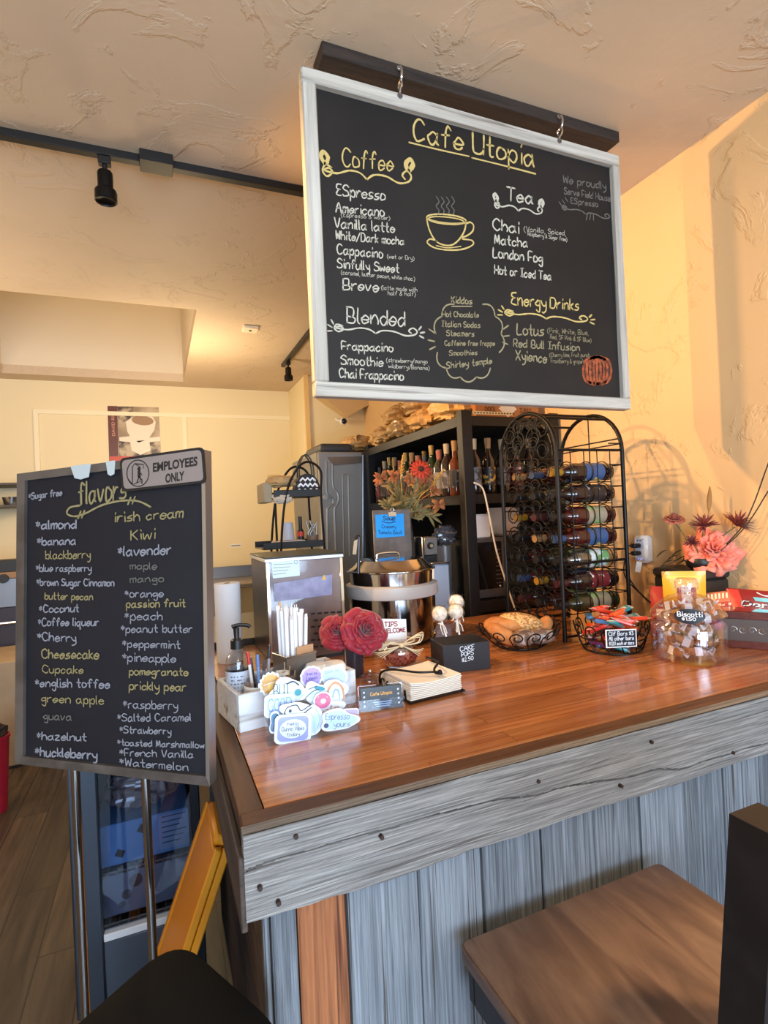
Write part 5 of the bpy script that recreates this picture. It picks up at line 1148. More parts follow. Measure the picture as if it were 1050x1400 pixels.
chip_bag('dark red Dorit lettered chip bag in the snack crate at the picture edge', .105, .040, z1+.006, .155, .135, -.25, .06, (138, 30, 30),
         [('bag_shape', (120, 196, 206), lambda b, S: (patch(.55, .98, .70, .80, -.05)(b, S), patch(.55, .98, .42, .50, .1)(b, S))), ('bag_band', (196, 58, 48), patch(.06, .3, .5, .97, -.12)), ('bag_shadow', (40, 34, 44), bagtext('Dorit', .305, .99, .545, .69, .05)), ('bag_title', (244, 244, 246), bagtext('Dorit', .30, .985, .55, .69, .02)), ('bag_swoosh', (236, 226, 226), lambda b, S: ribbon(b, smooth_path([S(.6, .93), S(.75, .86), S(.95, .88)], 6), .004, -n_))])
chip_bag('orange striped chip bag leaning at the left end of the snack crate', .030, .052, z1+.008, .12, .11, -.12, -.16, (206, 118, 86),
         [('bag_stripes', (246, 226, 190), stripes(.05, .95, .78, .95, 9)), ('bag_band', (176, 56, 46), patch(.2, .85, .50, .66)), ('bag_patch', (226, 190, 160), patch(.3, .75, .54, .62)), ('bag_stripes', (240, 206, 180), stripes(.55, .98, .12, .48, 4))])
# black storage box at the wall with the flower arrangement on it
zb_ = Yp(985, 780, 1.40).z
sbx = thing('black_storage_box', 'black lidded storage box against the wall under the pink flower arrangement', 'box', (1.96, 1.52, CT))
BXM = mat('black_box_leather', (40, 38, 40), .5, bump=(140, .2, .002))
B().box(1.885, 2.035, 1.42, 1.64, CT, zb_-.036, .008).build('box_body', BXM, sbx); B().box(1.88, 2.04, 1.415, 1.645, zb_-.035, zb_, .010).build('box_lid', BXM, sbx)
fv_ = Vector((1.955, 1.475, zb_)); pv = thing('flower_vase', 'small black bowl vase holding pink and maroon artificial flowers on the black box', 'vase', fv_)
B().lathe([(0, 0), (.034, 0), (.05, .012), (.055, .03), (.05, .045), (.046, .045), (.05, .03), (.044, .014), (0, .01)], fv_, 24).build('vase_body', BLACK, pv)
def stem(b, a, q, r=.002): b.tube(smooth_path([a, a+(q-a)*.5+Vector((0, 0, .02)), q]), r, 6)
q = Yp(976, 752, 1.43); t = thing('pink_peony', 'large coral pink artificial peony at the front of the black bowl vase', 'flower', q)
b = B(); rose(b, q, (-.62, -.62, .45), .088, 8, .34, 5, .7); b.build('petals', mat('coral_petal', (244, 128, 104), .6, sheen=.3, mottle=((250, 160, 136), 20, .4, .7)), t, ang=80, solid=.0006); b = B(); stem(b, fv_+Vector((0, 0, .02)), q+Vector((.03, .03, -.03))); b.build('stem', SLV, t)
def spiky(lab, q, ax, R, col, n=46, nm='maroon_mum'):
    t = thing(nm, lab, 'flower', q, group=None); a, e, n3 = frame_of(ax); b = B()
    for k in range(n):
        z = random.uniform(.15, 1); th = k*2.399; d = (a*math.cos(th)+e*math.sin(th))*math.sqrt(1-z*z)+n3*z; leaf(b, q, d, R*random.uniform(.8, 1.1), R*.085, n3, .1)
    b.build('petals', mat('petal_%02x%02x%02x' % col, col, .6), t, solid=.0005); b = B(); stem(b, fv_+Vector((0, 0, .02)), q-n3*.004); b.build('stem', SLV, t)
spiky('spiky maroon artificial flower above the left of the pink peony', Yp(962, 720, 1.44), (-.3, -.4, .85), .055, (128, 56, 54))
spiky('spiky maroon artificial flower above the right of the pink peony', Yp(1006, 719, 1.37), (.1, -.5, .85), .064, (134, 58, 52))
q = Yp(922, 709, 1.56); t = thing('dusty_rose', 'small dusty rose artificial flower on a long stem left of the peony', 'flower', q); b = B(); rose(b, q, (-.3, -.3, .9), .034, 5, .2, 9, 1.0); b.build('petals', mat('dusty_petal', (168, 98, 84), .7), t, ang=80, solid=.0006); b = B(); stem(b, fv_+Vector((-.02, .01, .03)), q-Vector((-.006, 0, .02))); b.build('stem', SLV, t)
q = Yp(946, 742, 1.45); spiky('small dark maroon flower tucked at the left of the pink peony', q, (-.6, -.4, .5), .034, (98, 42, 46), 30)
lf = thing('dried_leaf_spray', 'tall dried brown leaf standing up behind the pink peony', 'leaf', fv_+Vector((0, 0, .03)))
q = Yp(969, 700, 1.44); b = B(); leaf(b, q, Yp(971, 662, 1.44)-q, .10, .010, (1, .5, 0), .05); stem(b, fv_+Vector((0, 0, .02)), q); b.build('leaf_blade', mat('dried_leaf', (150, 112, 62), .8), lf, solid=.0006)
for k, (pts) in enumerate(((1008, 732, 1050, 672), (1010, 726, 1048, 640))):
    a = Yp(pts[0], pts[1], 1.345); q = Yp(pts[2], pts[3], 1.245); t = thing('bare_twig', ('dark bare twig reaching right from the pink flower arrangement', 'upper thin dark twig reaching right from the pink flower arrangement')[k], 'twig', fv_)
    B().tube(smooth_path([fv_+Vector((.01, -.02, .03)), a, a+(q-a)*.5+Vector((0, 0, -.01-.012*k)), q, q+Vector((-.02, -.06, .06+.05*k))]), .0022, 6).build('twig_stem', mat('dark_twig', (58, 46, 40), .8), t)
gl = thing('dark_leaf_sprig', 'dark green leaf sprig hanging left of the pink peony', 'leaf', fv_+Vector((-.04, 0, .03)))
b = B()
for k in range(9):
    base = Yp(952-5*k, 752+7*(k % 4), 1.56); leaf(b, base, Vector((-.8, .3, -.25+.12*(k % 4))), .05, .010, (0, 0, 1), .3)
b.tube(smooth_path([fv_+Vector((-.03, 0, .035)), Yp(945, 757, 1.55), Yp(920, 768, 1.56)]), .002, 6); b.build('leaf_blades', mat('dark_leaf', (66, 62, 50), .7), gl, solid=.0006)
# yellow snack bag and red packet between jar and box
def pouch(name, lab, M, w, h, th, col, art, cat='bag'):
    t = thing(name, lab, cat, M @ Vector((0, 0, 0)))
    def S(s): return lambda u, v: M @ Vector(((u-.5)*w*(1-.04*math.sin(PI*v)), s*(th*.5*(abs(math.sin(PI*u))**.6)*(abs(math.sin(PI*min(1, v*1.05)))**.6 if v < .95 else 0)), v*h))
    b = B(); b.grid(S(1), 12, 12); b.grid(S(-1), 12, 12); b.build('bag_body', mat('pouch_%02x%02x%02x' % col, col, .3, coat=.3), t)
    for nm, ink, u0, u1, v0, v1 in art: B().grid(lambda a, c: S(-1)(u0+(u1-u0)*a, v0+(v1-v0)*c)+(M.to_3x3() @ Vector((0, -.001, 0))), 6, 4).build(nm, mat('pouch_ink_%02x%02x%02x' % ink, ink, .4), t, smooth=False)
ya_, yb_ = Yp(904, 777, 1.475), Yp(965, 785, 1.385); yw_ = math.atan2(yb_.y-ya_.y, yb_.x-ya_.x); yM = Matrix.Translation(((ya_.x+yb_.x)/2, (ya_.y+yb_.y)/2, CT)) @ Matrix.Rotation(yw_, 4, 'Z')
pouch('yellow_snack_bag', 'yellow snack bag standing behind the biscotti jar', yM, (Vector((yb_.x-ya_.x, yb_.y-ya_.y))).length, (ya_.z+yb_.z)/2-CT, .045, (236, 176, 42), [('bag_print', (246, 206, 90), .1, .9, .90, .955), ('bag_picture', (166, 52, 46), .3, .75, .55, .78), ('bag_picture', (214, 200, 190), .4, .62, .60, .80)])
ra_, rb_ = Yp(893, 808, 1.50), Yp(922, 797, 1.44); rM = Matrix.Translation(((ra_.x+rb_.x)/2, (ra_.y+rb_.y)/2, CT)) @ Matrix.Rotation(math.atan2(rb_.y-ra_.y, rb_.x-ra_.x), 4, 'Z') @ Matrix.Rotation(-.10, 4, 'X')
pouch('red_snack_packet', 'red snack packet leaning in front of the yellow bag behind the jar', rM, .10, (ra_.z+rb_.z)/2-CT, .03, (176, 46, 40), [('bag_print', (240, 230, 226), .2, .8, .4, .6)])
# wall charger with two plugs and a tag
oc = Xp(885, 750, WX); wc = thing('wall_charger', 'white plug-in surge protector block on the wall right of the wine rack', 'wall charger', oc)
B().box(WX-.045, WX-.0005, oc.y-.036, oc.y+.036, oc.z-.062, oc.z+.062, .010).build('charger_body', WHITE, wc)
B().box(WX-.050, WX-.045, oc.y-.026, oc.y+.026, oc.z-.050, oc.z+.050, .003).build('face_plate', mat('pale_blue_plastic', (206, 216, 236), .4), wc)
b = B(); b.box(WX-.0508, WX-.0498, oc.y-.012, oc.y-.004, oc.z+.036, oc.z+.041).box(WX-.0508, WX-.0498, oc.y+.004, oc.y+.012, oc.z+.036, oc.z+.041).build('usb_ports', BLACK, wc)
b = B()
for k in (-1, 1): b.ball((WX-.0505, oc.y+.007*k, oc.z-.044), (.0015, .002, .002), 8)
b.build('indicator_lights', mat('blue_indicator', (90, 110, 255), .3, emit=((90, 110, 255), 2.0)), wc)
for k, dz in enumerate((.018, -.016)):
    t = thing('power_plug', ('upper black plug in the white surge protector block', 'lower black plug in the white surge protector block')[k], 'plug', (WX-.05, oc.y, oc.z+dz), group='plugs in the wall charger')
    B().box(WX-.092, WX-.0505, oc.y-.014, oc.y+.014, oc.z+dz-.009, oc.z+dz+.009, .004).build('plug_body', BLACK, t)
    B().tube(smooth_path([(WX-.092, oc.y, oc.z+dz), (WX-.11-.01*k, oc.y+.01, oc.z+dz-.01), (WX-.10-.03*k, oc.y+.02-.01*k, oc.z-.12), (WX-.05-.02*k, oc.y-.02-.03*k, oc.z-.22), (WX-.03-.02*k, oc.y-.09-.02*k, CT+.05), (WX-.03-.02*k, oc.y-.11-.02*k, CT+.004)]), .003, 7).build('cord', BLACK, t)
q = Xp(873, 775, 1.93); wt = thing('white_tag', 'small white hang tag on the cord beside the wine rack', 'tag', q); B().obox(q, (.0012, .022, .046), (0.2, .1, .5)).build('tag_sheet', PAPER, wt); B().tube(smooth_path([q+Vector((0, 0, .022)), q+Vector((.03, 0, .04)), (WX-.10, oc.y+.012, oc.z-.03)]), .0008, 5).build('tag_string', PAPER, wt)

# ================================================================== wine rack
rx0, rx1, ry0, ry1 = 1.435, 1.775, 1.668, 2.03; rzt = 1.99; rym = (ry0+ry1)/2; rw = (ry1-ry0)/2; rs = rzt-rw*.95
wr_ = thing('wine_rack', 'tall black wire wine rack with arched scrolled ends on the counter', 'wine rack', ((rx0+rx1)/2, rym, CT))
def arch(x, r):
    pts = [(x, ry0, CT+.003), (x, ry0, CT+.4), (x, ry0, rs)]+[(x, rym-rw*math.cos(PI*k/18), rs+rw*.95*math.sin(PI*k/18)) for k in range(1, 18)]+[(x, ry1, rs), (x, ry1, CT+.4), (x, ry1, CT+.003)]
    return pts
for x in (rx0, rx1): B().tube(arch(x, 0), .0085, 10).build('arch_frame', BLACKMETAL, wr_)
B().tube([(rx0+.004, rym+(p[1]-rym)*.87, CT+(p[2]-CT)*.975) for p in arch(0, 0)[2:-2]], .005, 8).build('inner_arch', BLACKMETAL, wr_)
b = B()
for a, z in ((PI/2, None), (PI*.30, None), (PI*.70, None)): y_ = rym-rw*math.cos(a); z_ = rs+rw*.95*math.sin(a); B().cyl((rx0, y_, z_), (rx1, y_, z_), .0055, n=8).build('side_rail', BLACKMETAL, wr_)
for y in (ry0, ry1):
    for z in (rs, CT+.30, CT+.02): B().cyl((rx0, y, z), (rx1, y, z), .0055, n=8).build('side_rail', BLACKMETAL, wr_)
b = B()
for y in (ry0, ):
    for k in range(1, 5): x = rx0+(rx1-rx0)*k/5; b.cyl((x, y, CT+.02), (x, y, rs), .0024, n=6)
for k in range(9): z = CT+.08+.087*k; b.cyl((rx1, ry0, z), (rx1, ry1, z), .0028, n=6); b.cyl((rx0, ry0, z), (rx0, ry1, z), .0028, n=6); b.cyl((rx1-.07, ry0+.002, z), (rx1, ry0, z), .0024, n=6)
b.cyl((rx1, rym, rs-.04), (rx1, rym, rzt), .003, n=6).cyl((rx1, ry0, rs+.05), (rx1, ry1, rs+.05), .003, n=6); b.build('wire_grid', BLACKMETAL, wr_)
# scrollwork on the bottle-neck side
def scroll(b, c, R, flip, turns=1.7, r=.0026):
    pts = [(rx0-.004, c[0]+flip*R*(1-.5*j/22)*math.cos(2*PI*turns*j/22), c[1]+R*(1-.62*j/22)*math.sin(2*PI*turns*j/22)) for j in range(23)]; b.tube(smooth_path(pts, 2), r, 6)
random.seed(5)
for k in range(10):
    b = B(); z = CT+.06+.087*k; 
    for y, f in ((rym-.105, 1), (rym+.105, -1)): scroll(b, (y, z), .042, f); scroll(b, (y+f*.055, z+.03), .032, -f)
    b.tube(smooth_path([(rx0-.004, rym-.01, z-.05), (rx0-.004, rym-.05, z-.01), (rx0-.004, rym, z+.04), (rx0-.004, rym+.05, z-.01), (rx0-.004, rym+.01, z-.05)]), .0024, 6)
    b.build('scrollwork', BLACKMETAL, wr_)
b = B()
for f in (-1, 1): scroll(b, (rym+f*.05, rs+.06), .05, f, 1.6, .003); scroll(b, (rym+f*.03, rs+.12), .026, -f, 1.5)
b.build('scrollwork', BLACKMETAL, wr_)
# bottle cradles and bottles lying along the rack
NR = 7; rows_z = [1.735-.089*(NR-1-k) for k in range(NR)]; cols_y = [ry0+.062, rym+.0, ry1-.062]
for k, z in enumerate(rows_z):
    for y in cols_y:
        b = B()
        for x in (rx0+.10, rx0+.20, rx1-.055): b.torus((x, y, z), .0425, .0022, (1, 0, 0), 22, 5)
        b.cyl((rx0+.003, y, z-.0425), (rx1-.003, y, z-.0425), .0022, n=6); b.build('bottle_cradle', BLACKMETAL, wr_)
def bottle(name, lab, gm, lm, cm, body=.037, hb=.19, hs=.215, ht=.30, neck=.0135, cat='bottle', lz=(.05, .145), shape=1):
    t = thing(name, lab, cat, (0, 0, 0))
    B().lathe([(0, .004), (body*.6, .001), (body*.94, 0), (body, .006), (body, hb), (body*.9, hb+.012*shape), (neck*1.25, hs+.02), (neck, hs+.035), (neck, ht-.012), (neck*1.18, ht-.011), (neck*1.18, ht-.002), (0, ht-.001)], (0, 0, 0), 20).build('bottle_glass', gm, t)
    B().lathe([(body+.0006, lz[0]), (body+.0008, lz[1])], (0, 0, 0), 20).build('bottle_label', lm, t)
    B().lathe([(neck+.0008, ht-.055), (neck*1.2+.0008, ht-.012), (neck*1.2+.0008, ht+.0005), (0, ht+.001)], (0, 0, 0), 16).build('bottle_capsule', cm, t)
    return t
def bg(n, c): return mat(n, c, .08, 0, .6, coat=.5)
DW = bg('dark_wine_glass', (34, 18, 18)); RW = bg('red_wine_glass', (64, 20, 18)); GW = bg('olive_wine_glass', (54, 52, 30)); CWG = glass('clear_bottle_glass', (216, 220, 222), .14); BWG = bg('brown_wine_glass', (64, 34, 22))
L_BLUE = mat('blue_label', (58, 86, 130), .4, mottle=((196, 168, 90), 22, .56, .60)); L_PALE = mat('pale_bottle_label', (150, 140, 118), .5, mottle=((150, 176, 110), 20, .5, .56)); L_DARK = mat('dark_bottle_label', (44, 36, 36), .4, mottle=((150, 140, 130), 40, .6, .64)); L_ORG = mat('orange_label', (214, 120, 60), .4, mottle=((190, 60, 50), 20, .5, .6)); L_GRN = mat('green_label', (100, 150, 96), .4, mottle=((206, 216, 220), 26, .48, .54)); L_RED = mat('maroon_label', (112, 36, 40), .4, mottle=((214, 206, 200), 40, .6, .63))
C_YEL = mat('yellow_capsule', (150, 112, 30), .4); C_BLK = mat('black_capsule', (28, 26, 28), .4); C_BLU = mat('blue_capsule', (48, 70, 110), .4); C_RED = mat('red_capsule', (70, 30, 30), .4); C_TAN = mat('tan_capsule', (150, 116, 76), .5)
KIN = [(DW, L_BLUE, C_YEL, 'blue and yellow labelled dark'), (DW, L_DARK, C_BLK, 'dark labelled dark'), (RW, L_PALE, C_BLK, 'pale labelled red'), (RW, L_BLUE, C_BLU, 'blue labelled red'), (CWG, L_GRN, C_BLK, 'green labelled clear'), (DW, L_RED, C_RED, 'maroon labelled dark'), (BWG, L_ORG, C_TAN, 'orange labelled brown'), (GW, L_PALE, C_BLK, 'pale labelled olive')]
protos = []
ORD = ['top', 'second', 'third', 'fourth', 'fifth', 'sixth', 'seventh', 'eighth', 'ninth']
pat = [0, 1, 2, 3, 4, 5, 7]
COLN = ['near column', 'middle column', 'far column']
Mlie = Matrix.Rotation(-PI/2, 4, 'Y')
first = {}
for r in range(NR):
    z = rows_z[NR-1-r]
    for c_, y in enumerate(cols_y):
        k = (pat[r]+c_*3) % 8
        lab = f'{KIN[k][3]} wine bottle in the rack, {ORD[r]} row, {COLN[c_]}'
        if k not in first: first[k] = bottle('wine_bottle', lab, *KIN[k][:3]); o = first[k]
        else: o = dup(first[k], label=lab)
        o['group'] = 'wine bottles in the rack'; o['category'] = 'wine bottle'
        o.location = (rx1-.02, y, z); o.rotation_euler = (0, -PI/2, 0) if True else 0
# ================================================================== black shelving unit along the wall behind the wine rack
hx0, hx1, hy0, hy1, hzt = 1.425, 2.035, 2.335, 3.70, 2.085
SHB = mat('black_shelf_steel', (30, 28, 29), .45, .4)
sh = thing('black_shelving_unit', 'tall black shelving unit of bottles and appliances behind the wine rack', 'shelving unit', ((hx0+hx1)/2, (hy0+hy1)/2, 0))
for x0 in (hx0, hx1-.06):
    for y0 in (hy0, hy1-.055): B().box(x0, x0+.06, y0, y0+.055, 0, hzt+.02, .003).build('post', SHB, sh)
SZ = [.25, .70, 1.125, 1.675, hzt-.012]
for z in SZ:
    b = B(); b.box(hx0+.008, hx1-.008, hy0+.01, hy1-.01, z-.018, z); b.build('shelf_board', mat('shelf_board_dark', (40, 35, 33), .6), sh)
    b = B(); b.box(hx0+.061, hx1-.061, hy0+.004, hy0+.0099, z-.045, z+.004).box(hx0+.002, hx0+.0079, hy0+.056, hy1-.056, z-.045, z+.004).build('shelf_beam', SHB, sh)
b = B(); b.box(hx0+.065, hx1-.3, hy0+.0005, hy0+.0035, hzt+.0, hzt+.016); pe = b.build('perforated_strip', mat('cream_strip', (226, 206, 160), .5), sh)
b = B()
for k in range(14): b.box(hx0+.075+.018*k, hx0+.085+.018*k, hy0-.0004, hy0+.0002, hzt+.005, hzt+.011)
b.build('slots', BLACK, pe, smooth=False)
B().box(hx1-.012, hx1-.008, hy0+.06, hy1-.06, .2, hzt-.03).build('back_panel', mat('shelf_back', (30, 26, 25), .8), sh)
B().box(hx0+.065, hx1-.065, hy1-.012, hy1-.006, .2, hzt-.03).build('end_panel', mat('shelf_back', (30, 26, 25), .8), sh)
# bottles
zs_ = 1.6755; AMB = bg('amber_spirit', (92, 44, 24)); DSP = bg('dark_spirit', (36, 24, 22)); GSP = bg('green_spirit', (34, 48, 28)); CSP = glass('clear_spirit', (206, 210, 214), .12)
SK_ = [('amber spirit bottle with dark label', AMB, L_DARK, C_TAN, dict(body=.036, hb=.17, hs=.185, ht=.30)), ('dark bottle with yellow patterned label and gold cap', DSP, mat('gold_pattern_label', (40, 34, 40), .4, mottle=((214, 170, 70), 34, .54, .58)), C_TAN, dict(body=.034, hb=.18, hs=.20, ht=.30)), ('dark bottle with grey label and pale cap', DSP, mat('grey_label', (120, 112, 112), .5, mottle=((50, 44, 46), 40, .45, .55)), mat('pale_cap', (170, 156, 130), .5), dict(body=.036, hb=.18, hs=.20, ht=.295)),
      ('green bottle with black label and gold cap', GSP, L_DARK, mat('gold_cap', (140, 116, 64), .35, .5), dict(body=.035, hb=.19, hs=.215, ht=.31)), ('clear bottle with white label and red cap', CSP, mat('white_label', (120, 116, 112), .5), mat('coral_cap', (150, 84, 66), .5), dict(body=.036, hb=.17, hs=.19, ht=.27)), ('brown bottle with red label', bg('brown_spirit', (70, 36, 24)), L_RED, C_BLK, dict(body=.038, hb=.16, hs=.18, ht=.26))]
fsp = {}
def place_bottle(k, x, y, lab, grp):
    if k not in fsp: o = bottle('spirit_bottle', lab, *SK_[k][1:4], **SK_[k][4]); fsp[k] = o
    else: o = dup(fsp[k], label=lab)
    o['group'] = grp; o['category'] = 'bottle'; o.location = (x, y, zs_); o.rotation_euler = (0, 0, random.random()*6)
NTH = ['first', 'second', 'third', 'fourth', 'fifth', 'sixth', 'seventh', 'eighth', 'ninth', 'tenth', 'eleventh', 'twelfth', 'thirteenth']
for i, k in enumerate((2, 1, 2, 5, 1)): place_bottle(k, hx0+.115+.088*i, hy0+.085, f'{SK_[k][0]}, {NTH[i]} along the shelf end', 'bottles on the shelf end')
for i in range(13):
    k = (0, 2, 4, 3, 5, 4, 1, 3, 4, 0, 3, 2, 5)[i]; place_bottle(k, hx0+.062, hy0+.19+.088*i, f'{SK_[k][0]}, {NTH[i]} along the shelf front', 'bottles along the shelf front')
for i in range(11):
    k = (1, 4, 5, 2, 0, 3, 2, 4, 1, 5, 3)[i]; place_bottle(k, hx0+.155, hy0+.235+.098*i, f'{SK_[k][0]}, {NTH[i]} in the second row', 'second row of bottles on the shelf')
# microwave
my = hy0+.075; a = Yp(616, 738, my); q = Yp(691, 812, my); mz0_, mz1_ = 1.1255, Yp(650, 737, my).z
mw = thing('microwave', 'black microwave with grey door frame on the shelf below the white bowls', 'microwave', ((a.x+q.x)/2, my+.2, mz0_))
mx0_, mx1_ = hx0+.066, 1.90
mxa, mxb = 1.50, Yp(690, 780, my).x
mxb = max(mxb, mxa+.12)
MWG = mat('microwave_grey', (92, 92, 96), .4, .5)
B().box(mxa, mxb, my+.012, my+.36, mz0_+.012, mz1_, .004).build('case', mat('microwave_black', (30, 30, 34), .4), mw)
b = B(); b.box(mxa, mxb, my, my+.012, mz0_+.012, mz0_+.055).box(mxa, mxb, my, my+.012, mz1_-.02, mz1_).box(mxb-.012, mxb, my, my+.012, mz0_+.055, mz1_-.02); b.build('door_frame', MWG, mw)
B().box(mxa, mxb-.012, my+.004, my+.012, mz0_+.055, mz1_-.02).build('door_glass', mat('dark_gloss', (16, 16, 18), .1), mw)
b = B()
for r in range(9):
    for c_ in range(3): b.box(mxb-.05+.011*c_, mxb-.043+.011*c_, my+.0025, my+.0045, mz0_+.08+.022*r, mz0_+.086+.022*r)
b.build('buttons', mat('grey_buttons', (84, 84, 90), .5), mw, smooth=False); B().cyl((mxb-.03, my+.002, mz0_+.066), (mxb-.03, my+.0045, mz0_+.066), .005, n=12).build('start_button', WHITE, mw)
b = B(); [b.cyl((x, y, mz0_), (x, y, mz0_+.012), .01, n=10) for x in (mxa+.03, mxb-.03) for y in (my+.04, my+.3)]; b.build('feet', BLACK, mw)
# white tub and stack of bowls on the microwave
wt_ = Yp(660, 733, my+.06); t = thing('white_tub', 'square white tub on top of the microwave', 'tub', (wt_.x, my+.08, mz1_))
th_ = Yp(660, 704, my+.04).z-mz1_; x0_, x1_ = Yp(648, 720, my+.04).x, Yp(671, 720, my+.04).x
B().obox(((x0_+x1_)/2, my+.085, mz1_+th_/2), (x1_-x0_, .09, th_), None, .006).build('tub_body', mat('tub_white', (226, 226, 230), .5), t); B().obox(((x0_+x1_)/2, my+.085, mz1_+th_+.002), (x1_-x0_+.006, .096, .004), None, .001).build('tub_lid', WHITE, t)
x0_, x1_ = Yp(673, 710, my+.1).x, Yp(712, 710, my+.1).x; rb_ = (x1_-x0_)/2; hb_ = Yp(690, 693, my+.1).z-mz1_
for k in range(5):
    h0 = mz1_+hb_*.13*k; o = B().lathe([(0, 0), (rb_*.5, 0), (rb_*.8, hb_*.12), (rb_, hb_*.46), (rb_*.975, hb_*.46), (rb_*.78, hb_*.14), (rb_*.45, .004), (0, .004)], ((x0_+x1_)/2+.02, my+.16, h0+.0005), 28).build('white_bowl', mat('bowl_white', (230, 222, 214), .4), loc=((x0_+x1_)/2+.02, my+.16, h0))
    tag(o, f'white bowl, {["lowest", "second lowest", "middle", "second highest", "topmost"][k]} of the stack on the microwave', 'bowl', 'bowls stacked on the microwave')
# white cable hanging down the shelf end
cb_ = [Yp(648, 660, hy0-.012), Yp(660, 668, hy0-.016), Yp(668, 700, hy0-.015), Yp(678, 750, hy0-.014), Yp(690, 790, hy0-.015), Yp(697, 812, hy0-.02), Yp(706, 838, hy0-.03)]
tag(B().tube(smooth_path(cb_), .0045, 8).build('white_cable', mat('white_cable', (224, 216, 204), .5), loc=cb_[0]), 'white cable hanging down the end of the black shelving', 'cable')
# brown paper bags and cartons on top
KR = mat('kraft_bag', (196, 150, 92), .6, mottle=((226, 186, 120), 12, .4, .65), bump=(26, .5, .01)); PLS = mat('kraft_bag_in_film', (206, 164, 104), .28, coat=.6, bump=(34, .8, .012))
spots = [(1.55, 2.62, 2.165, 1), (1.56, 2.95, 2.165, 0), (1.56, 3.28, 2.165, 1), (1.56, 3.58, 2.165, 0), (1.47, 3.98, 2.155, 0), (1.60, 2.74, 2.285, 0), (1.60, 3.08, 2.285, 1), (1.60, 3.42, 2.285, 0)]
POSN = ['nearest the corner post', 'second in the lower layer', 'third in the lower layer', 'far end of the lower layer', 'furthest left, over the fridge', 'nearest of the upper layer', 'middle of the upper layer', 'far end of the upper layer']
for k, (x, y, z, f) in enumerate(spots):
    p = Vector((x, y, z)); a, b_, c_ = .14, .112, .062
    t = thing('paper_bag_bundle', f'crumpled brown paper bag bundle, {POSN[k]} on the shelving', 'paper bags', p, group='brown paper bag bundles on the shelving')
    crumple(p, (a*.8, b_*1.25, c_), 26, .32, k*2.3+1, .75, 2.6).build('bag_bundle', PLS if f else KR, t, ang=20)
    b = B(); u = Vector((-.5, -.85, .1)).normalized(); b.lathe([(.03, 0), (.034, .05), (.030, .05), (.026, 0), (.018, .005), (0, .005)], p+u*b_*.8+Vector((0, 0, c_*.2)), 16, Matrix.Rotation(.4, 3, 'Z') @ Matrix.Rotation(PI/2-.1, 3, 'X')); b.build('rolled_end', KR, t)
c0 = Yp(652, 555, hy0+.16); c1 = Yp(765, 555, hy0+.16)
ct = thing('printed_carton', 'brown printed cardboard carton on the shelving top beside the paper bags', 'carton', ((c0.x+c1.x)/2, hy0+.26, hzt))
CBM = mat('cardboard', (172, 112, 62), .75); cx_a, cx_b = hx0+.16, 2.0
B().box(cx_a, cx_b, hy0+.12, hy0+.42, hzt+.0005, hzt+.12, .002).build('carton_body', CBM, ct)
b = B(); yk = hy0+.1192; q = (cx_a+cx_b)/2; b.poly([(q-.06, yk, hzt+.06), (q, yk, hzt+.012), (q+.06, yk, hzt+.06), (q, yk, hzt+.108)]); b.build('carton_diamond', mat('carton_white_print', (226, 214, 196), .7), ct, smooth=False)
b = B(); typeset3(b, 'DOOL', (cx_a+.06, yk, hzt+.04), (.07, 0, 0), (0, 0, .03), .02); typeset3(b, 'ZURRO', (cx_b-.13, yk, hzt+.04), (.08, 0, 0), (0, 0, .028), .01); b.build('carton_lettering', mat('carton_ink', (84, 52, 32), .8), ct, smooth=False)

# ================================================================== fridge
fy = 3.765; fx0 = Yp(436, 660, fy).x; fx1 = 1.80; fzt = Yp(440, 617, fy).z
fr_ = thing('steel_fridge', 'tall stainless steel fridge with embossed door behind the soup kettle', 'fridge', ((fx0+fx1)/2, fy+.35, 0))
STF = mat('fridge_steel', (158, 156, 152), .4, .35, mottle=((168, 166, 162), 2, .4, .6)); 
B().box(fx0, fx1, fy+.03, fy+.80, .05, fzt, .006).build('cabinet', mat('fridge_side', (128, 128, 130), .4, .7), fr_)
dr = B().box(fx0+.004, hx0+.0, fy, fy+.029, .10, fzt-.004, .008).build('door', STF, fr_)
def DP_(x, y): p = Yp(x, y, fy); return Vector((p.x, fy-.002, p.z))
b = B(); b.tube(smooth_path([DP_(446, 630), DP_(446, 668), DP_(449, 678), DP_(454, 682), DP_(455, 688), DP_(449, 694), DP_(447, 702), DP_(448, 752)], 6), .009, 8)
b.tube(smooth_path([DP_(454, 634), DP_(455, 664), DP_(461, 674), DP_(462, 684), DP_(459, 692), DP_(457, 700), DP_(459, 752)], 6), .010, 8)
b.tube([DP_(468, 652)]+[DP_(472+4*math.cos(t), 650-2*math.sin(t)) for t in (PI*.9, PI/2, PI*.1)]+[DP_(476, 652), DP_(478, 760)], .006, 8); b.tube([DP_(468, 652), DP_(470, 760)], .006, 8)
b.build('door_emboss', STF, dr); B().tube([DP_(496, 622), DP_(496, 770)], .012, 8).build('door_edge', STEELD, fr_)
B().cyl(DP_(444, 680), DP_(444, 680)+Vector((0, -.02, 0)), .016, n=18).build('door_lock', mat('lock_cap', (196, 190, 182), .4, .3), fr_)
b = B(); pts = [DP_(447, 625), DP_(494, 624), DP_(494, 633), DP_(455, 637)]; b.prism([p+Vector((0, -.004, 0)) for p in pts], (0, .006, 0)); b.build('door_top_panel', mat('brushed_warm_steel', (150, 140, 128), .3, .9), dr)
ft_ = thing('dark_top_panel', 'dark curved plastic cover lying on top of the fridge', 'cover', (fx0+.2, fy+.25, fzt))
B().obox((fx0+.17, fy+.30, fzt+.036), (.25, .45, .07), None, .03, seg=3).build('cover_shell', mat('charcoal_plastic', (66, 66, 66), .5), ft_)

